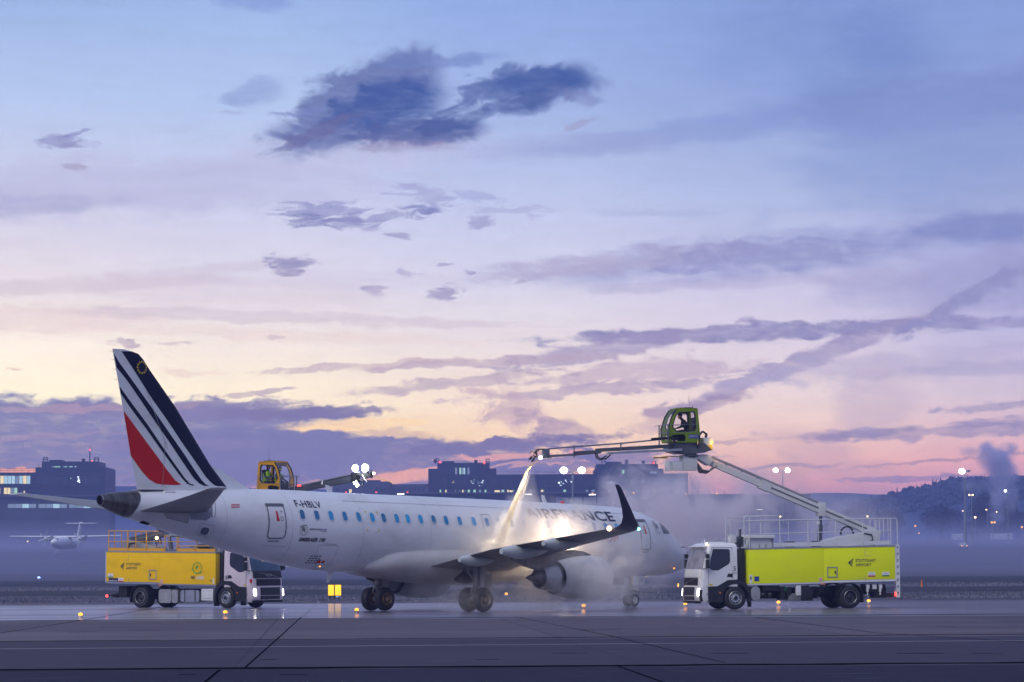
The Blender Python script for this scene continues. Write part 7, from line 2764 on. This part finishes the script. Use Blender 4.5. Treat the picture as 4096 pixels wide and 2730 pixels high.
for a_ in [('broad round bare tree fading in the haze right of the lime truck', 3765, 2022, 1120, 170, 1), ('low bushy tree behind the lime truck railing', 3420, 2035, 1130, 150, 2), ('rounded tree behind the round white lamp', 3925, 2030, 1110, 90, 3),
           ('wide dark tree between the tall mast and the smoke plume', 3955, 1972, 1180, 150, 4), ('tall narrow dark tree at the right of the smoke plume', 4050, 1975, 1150, 36, 5), ('big dark tree mass at the right edge behind the orange lamp', 4075, 2045, 1120, 130, 6),
           ('low bushy tree at the foot of the smoke plume', 3990, 2080, 1100, 110, 7), ('dark bushy tree under the round white lamp', 3890, 2085, 1100, 120, 8), ('hazy tree behind the deck railing of the lime truck', 3560, 2040, 1150, 120, 9)]:
    tree(*a_)

MFN = mat('wire_fence', (.22, .24, .30), .7)
MBX = mat('pale_container_paint', (.55, .58, .62), .6, var=.1)
a, b = at(3735, 2122, 1090), at(4200, 2122, 1090)
ft_ = thing('fence', 'long wire fence with thin posts in front of the trees at the right', 'fence', (a.x, 1090, gz(1090)), 0)
m = MB()
n = 12
for i in range(n + 1):
    x = (b.x - a.x) * i / n
    m.cyl((x, 0, -.3), (x, 0, a.z - gz(1090) + (.5 if i % 2 else 0)), .05, n=5)
m.build('posts', MFN, ft_)
m = MB()
for k in range(5):
    z = .3 + (a.z - gz(1090) - .3) * k / 4
    m.cyl((0, .08, z), (b.x - a.x, .08, z), .02, n=4)
m.build('wires', MFN, ft_)
a, b = at(3870, 2110, 1100), at(3966, 2110, 1100)
g = thing('pale_screen', 'ribbed pale screen wall above the wire fence left of the orange lamps', 'wall', ((a.x + b.x) / 2, 1100, gz(1100)), 0)
m = MB()
hw = (b.x - a.x) / 2
m.box(-hw, hw, -.1, .1, -.3, a.z - gz(1100) - .6)
m.build('panel', MFN, g)
m = MB()
for i in range(16):
    x = -hw + 2 * hw * i / 15
    m.box(x - .06, x + .06, -.22, -.11, a.z - gz(1100) - 2.6, a.z - gz(1100))
m.build('ribs', MBX, g)
for lab, x0, x1, y0, y1 in (('pale container left of the tall mast foot', 3810, 3852, 2137, 2154), ('long pale container with a brown patch under the orange lamps', 3965, 4030, 2135, 2153), ('short white container with grey squares right of the long pale one', 4033, 4052, 2134, 2153)):
    y = 1080
    a, b = at(x0, y0, y), at(x1, y1, y)
    t = thing('container', lab, 'container', ((a.x + b.x) / 2, y, b.z), 0, 'containers by the far fence')
    hw = (b.x - a.x) / 2
    MB().box(-hw, hw, 0, 2.4, gz(y) - b.z if gz(y) < b.z else 0, a.z - b.z).build('body', MBX, t, bevel=.03)
    m = MB()
    for i in range(7):
        x = -hw + 2 * hw * (i + .5) / 7
        m.box(x - .05, x + .05, -.03, .0, .1, a.z - b.z - .1)
    m.build('side_ribs', MFN, t)
# a car with its headlights on, beyond the grass
p = at(3852, 2190, 700)
t = thing('car', 'distant car with two amber headlights on the hazy far road', 'car', (p.x, 700, gz(700)), R(-90), None)
m = MB()
m.loft([[(x_, y_, z_) for (y_, z_) in ((-.85 * w_, .35), (-.88 * w_, .8), (-.65 * w_, h_), (.65 * w_, h_), (.88 * w_, .8), (.85 * w_, .35))] for x_, w_, h_ in ((-2.1, .9, .95), (-1.6, 1, 1.3), (-.6, 1, 1.45), (.4, 1, 1.42), (1.0, 1, 1.0), (2.0, .95, .85), (2.15, .85, .7))])
m.build('body', MPD, t, smooth=True, ang=40)
for s in (1, -1):
    MB().sph((2.15, s * .62, .68), .12, 8, 6).build('headlight', 'e_amber', t)
    for x_ in (-1.3, 1.35):
        MB().cyl((x_, s * .72, .32), (x_, s * .9, .32), .32, n=14).build('wheel', 'rubber', t)

# ------------------------------------------------------------------ lights and signs on the ground
def ground_light(label, px, py, m_, group, name='taxiway_light', r=.09, y=None):
    q = on_ground(px, py) if y is None else Vector((at(px, py, y).x, y, gz(y)))
    t = thing(name, label, 'ground light', q, 0, group)
    MB().rev([(0, r * 1.25), (.03, r * 1.2), (.06, r * .95), (.10, r * .7)], (0, 0, 0), 'z', 14).build('light_base', 'tank', t, smooth=True)
    MB().sph((0, 0, .13), r, 12, 8, (1, 1, .8)).build('lens', m_, t, smooth=True)
    return t


GA = 'amber lights set in the apron'
for lab, x, y in (('amber ground light left of the yellow truck tail', 322, 2472), ('amber ground light in front of the yellow truck cab', 901, 2462), ('amber ground light left of the left main wheels', 1427, 2452), ('amber ground light under the airliner engine', 2335, 2435), ('amber ground light between nose wheel and lime truck', 2741, 2427),
                  ('amber ground light under the middle of the lime truck', 3114, 2421), ('amber ground light behind the rear wheel of the lime truck', 3475, 2415)):
    ground_light(lab, x, y, 'e_amber', GA)
GB = 'blue taxiway edge lights'
for lab, x, y, r_ in (('blue taxiway light at the corner of the lit yellow sign', 1353, 2392, .16), ('blue light beyond the engine of the airliner', 2384, 2392, .10)):
    ground_light(lab, x, y, 'e_blue', GB, 'edge_light', r_)
ground_light('blue light on the misty apron below the parked propeller aircraft', 156, 2232, 'e_blue', GB, 'edge_light', .22, 430)
ground_light('small amber light beyond the main wheels', 2025, 2385, 'e_amber', 'far amber taxiway lights', 'edge_light', .10)

# illuminated sign
q = on_ground(1338, 2398)
t = thing('taxiway_sign', 'lit yellow two-panel taxiway sign beyond the airliner tail', 'sign', (q.x, q.y, 0), 0)
s_ = q.y / FPX
for k, (x0, x1) in enumerate(((-25, -2), (2, 26))):
    MB().box(x0 * s_, x1 * s_, -.06, .06, .22, .84).build('sign_panel', 'e_sign', t, bevel=.01)
m = MB().box(-26 * s_, 27 * s_, .07, .2, .16, .88).box(-1.9 * s_, 1.9 * s_, -.07, .07, .2, .86)
m.build('sign_housing', 'plastic', t)
m = MB()
for x in (-18, 0, 18):
    m.cyl((x * s_, .1, -.02), (x * s_, .1, .2), .03)
m.build('sign_legs', 'plastic', t)
q = on_ground(3687, 2349)
MBm = MB().cyl((q.x, q.y, 0), (q.x, q.y, .55), .07, .05, 8).build('marker_post', 'orange')
tag(MBm, 'small orange marker post on the far grass edge right of the lime truck', 'marker')

# ------------------------------------------------------------------ lamps that light their surroundings
def lamp(name, kind, loc, energy, col, size=.1, aim=None, spot=60, parent=None):
    d = bpy.data.lights.new(name, kind)
    d.energy = energy
    d.color = col
    d.shadow_soft_size = size
    if kind == 'SPOT':
        d.spot_size = R(spot)
        d.spot_blend = .6
    o = bpy.data.objects.new(name, d)
    COL.objects.link(o)
    o.location = loc
    if aim is not None:
        o.rotation_euler = (Vector(aim) - Vector(loc)).to_track_quat('-Z', 'Y').to_euler()
    return o


NOZ = FR.world(14.38, .50, 6.44)
TGT = at(1985, 2200, 128.3)
JD = (TGT - NOZ).normalized()
lamp('spray_lamp_light', 'SPOT', NOZ - JD * .8 + Vector((.0, -.45, .1)), 6000, (1, .84, .58), .04, NOZ + JD * 2.6, 14)
G1, G2 = at(2235, 2128, 129.3), at(2250, 2206, 129.6)
for G_ in (G1, G2):
    lo = MB().sph((0, 0, 0), .09, 10, 8).build('landing_light', 'e_warm', plane, smooth=True)
    M_ = plane.matrix_basis if False else Matrix.Translation(AC_O) @ Matrix.Rotation(AC_TH, 4, 'Z')
    lo.location = M_.inverted() @ G_
lamp('landing_glow', 'POINT', G1 + Vector((0, -.25, .05)), 110, (1, .80, .58), .3)
lamp('landing_glow', 'POINT', G2 + Vector((0, -.25, -.05)), 170, (1, .78, .50), .3)
lamp('wing_strobe_glow', 'POINT', ac_world(-3.2, 13.2, 3.25), 6, (1, .75, .4), .1)
lamp('beacon_glow', 'POINT', FR.world(5.9, .45, 7.3), 22, (1, .62, .10), .08)
lamp('boom_flood_glow', 'POINT', FL.world(12.5, -.5, 6.4), 40, (.85, .93, 1), .2)
lamp('deck_beacon_glow', 'POINT', FL.world(.50, -.8, 3.37), 8, (1, .6, .25), .08)
lamp('nose_gear_glow', 'SPOT', ac_world(14.05, .1, 1.2), 60, (1, .82, .55), .05, ac_world(17, .2, 1.5), 70)
lamp('far_engine_glow', 'SPOT', ac_world(9.0, -7.5, 1.2), 120, (1, .80, .45), .2, ac_world(4.6, -4.9, 1.45), 34)
for s in (1, -1):
    q = FL.world(7.45, s * 1.0, .75)
    lamp('headlight_beam', 'SPOT', q, 60, (1, .97, .9), .06, q + FL.F * 6 - Vector((0, 0, .7)), 70)
    q = FR.world(7.45, s * 1.0, .75)
    lamp('headlight_beam', 'SPOT', q, 40, (1, .93, .8), .06, q + FR.F * 6 - Vector((0, 0, .7)), 70)

# ------------------------------------------------------------------ air: even haze, a ground fog bank, steam
def vol_mat(name, col, dens, aniso=0.0):
    m = bpy.data.materials.new(name)
    m.use_nodes = True
    nt = m.node_tree
    nt.nodes.clear()
    v = nt.nodes.new('ShaderNodeVolumePrincipled')
    v.inputs['Color'].default_value = tuple(col) + (1,)
    v.inputs['Density'].default_value = dens
    v.inputs['Anisotropy'].default_value = aniso
    o = nt.nodes.new('ShaderNodeOutputMaterial')
    nt.links.new(v.outputs[0], o.inputs['Volume'])
    return m, nt, v


MHZ, _, _ = vol_mat('haze_air', (.42, .50, 1.0), .00040)
hz_ = MB().box(-1650, 1650, -50, 2100, -1.5, 47).build('haze', MHZ)
struct(hz_, 'stuff')
MFG, _, _ = vol_mat('ground_fog', (.66, .68, 1.0), .0007)
for k, (ptop, y1) in enumerate(((2068, 1120), (2105, 1060), (2140, 1000), (2172, 900))):      # layers that thin out upwards
    zt = lambda y: CAM_H + (2253 - ptop) / FPX * y
    m = MB()
    y0_ = 335 + 22 * k
    yb_ = [y0_, 420, 560, 700, 900, y1] if y1 > 900 else [y0_, 420, 560, 700, y1]
    m.prism([(y, gz(y) - .9 - .02 * k) for y in yb_] + [(y1, zt(y1)), (y0_, .35 + .5 * zt(y0_) * .25)], -900 + k, 900 - k, 'x')
    struct(m.build('fog_bank', MFG), 'stuff')


def steam(name, blobs, col, scale, thr, lo, hi, seed, step, aniso=.2, detail=4, dist=1.0, stretch=(1, 1, 1)):
    """a closed box of steam: density = soft ellipsoids (centre, radii, amount per metre, tilt) times turbulent noise"""
    m, nt, v = vol_mat(name + '_vapour', col, 0, aniso)
    L = nt.links

    def nn(kind, **kw):
        n = nt.nodes.new(kind)
        for k, x in kw.items():
            setattr(n, k, x)
        return n
    tc = nn('ShaderNodeTexCoord')
    mp = nn('ShaderNodeMapping')
    mp.inputs['Scale'].default_value = stretch
    mp.inputs['Location'].default_value = (seed, seed * .7, seed * 1.3)
    L.new(tc.outputs['Object'], mp.inputs[0])
    ns_ = nn('ShaderNodeTexNoise')
    ns_.inputs['Scale'].default_value = scale
    ns_.inputs['Detail'].default_value = detail
    ns_.inputs['Roughness'].default_value = .6
    ns_.inputs['Distortion'].default_value = dist
    L.new(mp.outputs[0], ns_.inputs['Vector'])
    wv_ = nn('ShaderNodeVectorMath', operation='MULTIPLY_ADD')
    wv_.inputs[1].default_value = (1.2, 1.2, 1.0)
    L.new(ns_.outputs['Color'], wv_.inputs[0])
    L.new(tc.outputs['Object'], wv_.inputs[2])
    wo_ = nn('ShaderNodeVectorMath', operation='SUBTRACT')
    wo_.inputs[1].default_value = (.6, .6, .5)
    L.new(wv_.outputs[0], wo_.inputs[0])
    tot = None
    for c, r, amt, tilt in blobs:
        q = nn('ShaderNodeMapping', vector_type='TEXTURE')
        q.inputs['Location'].default_value = tuple(c)
        q.inputs['Scale'].default_value = tuple(r)
        q.inputs['Rotation'].default_value = (0, R(tilt), 0)
        L.new(wo_.outputs[0], q.inputs[0])
        ln = nn('ShaderNodeVectorMath', operation='LENGTH')
        L.new(q.outputs[0], ln.inputs[0])
        mr_ = nn('ShaderNodeMapRange', interpolation_type='SMOOTHSTEP')
        L.new(ln.outputs['Value'], mr_.inputs[0])
        mr_.inputs[1].default_value = 1.0
        mr_.inputs[2].default_value = .15
        mr_.inputs[4].default_value = amt
        if tot is None:
            tot = mr_.outputs[0]
        else:
            ad = nn('ShaderNodeMath', operation='ADD')
            L.new(tot, ad.inputs[0])
            L.new(mr_.outputs[0], ad.inputs[1])
            tot = ad.outputs[0]
    th = nn('ShaderNodeMapRange', interpolation_type='SMOOTHSTEP')
    L.new(ns_.outputs['Fac'], th.inputs[0])
    th.inputs[1].default_value = thr[0]
    th.inputs[2].default_value = thr[1]
    mu = nn('ShaderNodeMath', operation='MULTIPLY')
    L.new(tot, mu.inputs[0])
    L.new(th.outputs[0], mu.inputs[1])
    L.new(mu.outputs[0], v.inputs['Density'])
    m.cycles.volume_step_rate = step
    b = MB().box(lo[0], hi[0], lo[1], hi[1], lo[2], hi[2])
    o = b.build(name, m)
    o['kind'] = 'stuff'
    return o


steam('steam_cloud', [
    (at(2230, 2120, 129.4), (2.9, 1.9, 1.15), 1.9, 0), (at(2090, 2120, 128.6), (1.7, 1.6, 1.3), 1.5, 30), (at(2400, 2210, 130.5), (3.4, 2.6, 1.5), 1.1, 0),
    (at(2140, 2030, 131.0), (1.5, 1.4, .9), 1.8, 0), (at(2290, 2045, 131.5), (1.7, 1.2, .65), 1.7, 0), (at(1990, 2200, 127.6), (2.6, 2.6, 1.8), 1.0, 20),
    (at(2020, 2390, 126), (6.0, 4.5, 1.3), .26, 0), (at(2330, 2320, 127), (4.6, 3.5, 1.9), .58, 0), (at(1830, 2110, 129), (2.4, 3, 1.3), .45, 0), (at(1700, 2230, 126), (3.0, 3, 1.3), .22, 0), (at(2560, 2200, 133), (2.6, 3, 1.7), .25, 0)],
    (1.0, .965, .94), .70, (.43, .62), (-9, 121.5, .05), (9, 137, 6.2), 2.0, 1.0)  # warm vapour colour carries the tint of the apron floodlights
steam('drifting_steam', [
    (at(2600, 2080, 143), (3.6, 4.5, 2.4), 1.5, 0), (at(2530, 1960, 143), (1.9, 3, 1.9), 1.8, 0), (at(2700, 2010, 145), (2.6, 4, 2.2), 1.4, 0), (at(2820, 2130, 147), (3.8, 5, 2.4), .95, 0),
    (at(2950, 2060, 148), (3.8, 4, 2.6), .75, 0), (at(3080, 1960, 148), (3.0, 4, 2.6), .35, 0), (at(2900, 1900, 148), (2.2, 4, 2.0), .25, 0), (at(2680, 2260, 143), (4.5, 4.5, 1.6), .45, 0), (at(3300, 2080, 150), (5, 5, 2.4), .45, 0)],
    (1.0, .93, .95), .50, (.42, .64), (2.5, 137.2, .05), (22, 153, 9.5), 5.0, 1.4)  # pinkish vapour colour stands in for warm floodlight

# the jet: a narrow bright core and a veil of falling droplets
def cone_mesh(p, q, r0, r1, n=20, steps=6):
    m = MB()
    d = (q - p).normalized()
    a = d.orthogonal().normalized()
    b = d.cross(a)
    m.loft([[p + (q - p) * t + (a * math.cos(2 * math.pi * i / n) + b * math.sin(2 * math.pi * i / n)) * (r0 + (r1 - r0) * t) for i in range(n)] for t in [k / steps for k in range(steps + 1)]])
    return m


def jet(name, p, q, r0, r1, d0, d1, col, step, label, nscale=3.0):
    m, nt, v = vol_mat(name + '_droplets', col, 0, 0)
    L = nt.links
    tc = nt.nodes.new('ShaderNodeTexCoord')
    # distance along the jet and noise stretched along it
    d = (q - p)
    dp = nt.nodes.new('ShaderNodeVectorMath')
    dp.operation = 'DOT_PRODUCT'
    dp.inputs[1].default_value = tuple(d / d.length_squared)
    L.new(tc.outputs['Object'], dp.inputs[0])
    mr_ = nt.nodes.new('ShaderNodeMapRange')
    L.new(dp.outputs['Value'], mr_.inputs[0])
    mr_.inputs[3].default_value = d0
    mr_.inputs[4].default_value = d1
    ns_ = nt.nodes.new('ShaderNodeTexNoise')
    ns_.inputs['Scale'].default_value = nscale
    ns_.inputs['Detail'].default_value = 3
    mp = nt.nodes.new('ShaderNodeMapping')
    mp.inputs['Scale'].default_value = (1.6, 1.6, .35)
    L.new(tc.outputs['Object'], mp.inputs[0])
    L.new(mp.outputs[0], ns_.inputs['Vector'])
    th = nt.nodes.new('ShaderNodeMapRange')
    L.new(ns_.outputs['Fac'], th.inputs[0])
    th.inputs[1].default_value = .25
    th.inputs[2].default_value = .65
    mu = nt.nodes.new('ShaderNodeMath')
    mu.operation = 'MULTIPLY'
    L.new(mr_.outputs[0], mu.inputs[0])
    L.new(th.outputs[0], mu.inputs[1])
    L.new(mu.outputs[0], v.inputs['Density'])
    m.cycles.volume_step_rate = step
    o = cone_mesh(Vector((0, 0, 0)), q - p, r0, r1).build(name, m)
    o.location = p
    o['kind'] = 'stuff'
    return o


jet('spray_jet', NOZ, TGT, .035, .24, 34, 1.2, (1, .93, .80), 1.0, '')
jet('spray_veil', NOZ + Vector((.05, 0, -.35)), TGT + Vector((1.1, .2, .3)), .08, 1.15, .9, .30, (1.0, .95, .92), 1.0, '', 1.2)
steam('smoke_plume', [
    (at(3985, 1830, 1000), (8.5, 9, 6.5), .42, 0), (at(4010, 1890, 1000), (7.5, 8, 7), .42, 0), (at(3950, 1790, 1000), (4.4, 7, 3), .32, 0), (at(3875, 1808, 1000), (4.6, 6, 2.8), .20, 0), (at(4035, 1805, 1000), (5, 7, 4), .32, 0),
    (at(3995, 1960, 1000), (5.6, 7, 8), .34, 8), (at(3985, 2040, 1000), (4.6, 6, 7), .26, 0), (at(4050, 2000, 1000), (3.0, 6, 8), .20, 5), (at(3910, 1945, 1000), (7.5, 7, 3.2), .16, 0)],
    (.74, .75, .95), .10, (.34, .60), (at(3800, 2000, 1000).x, 988, 8), (at(4110, 2000, 1000).x, 1012, 45.5), 3.0, 1.0, 0.0, 4, .6)
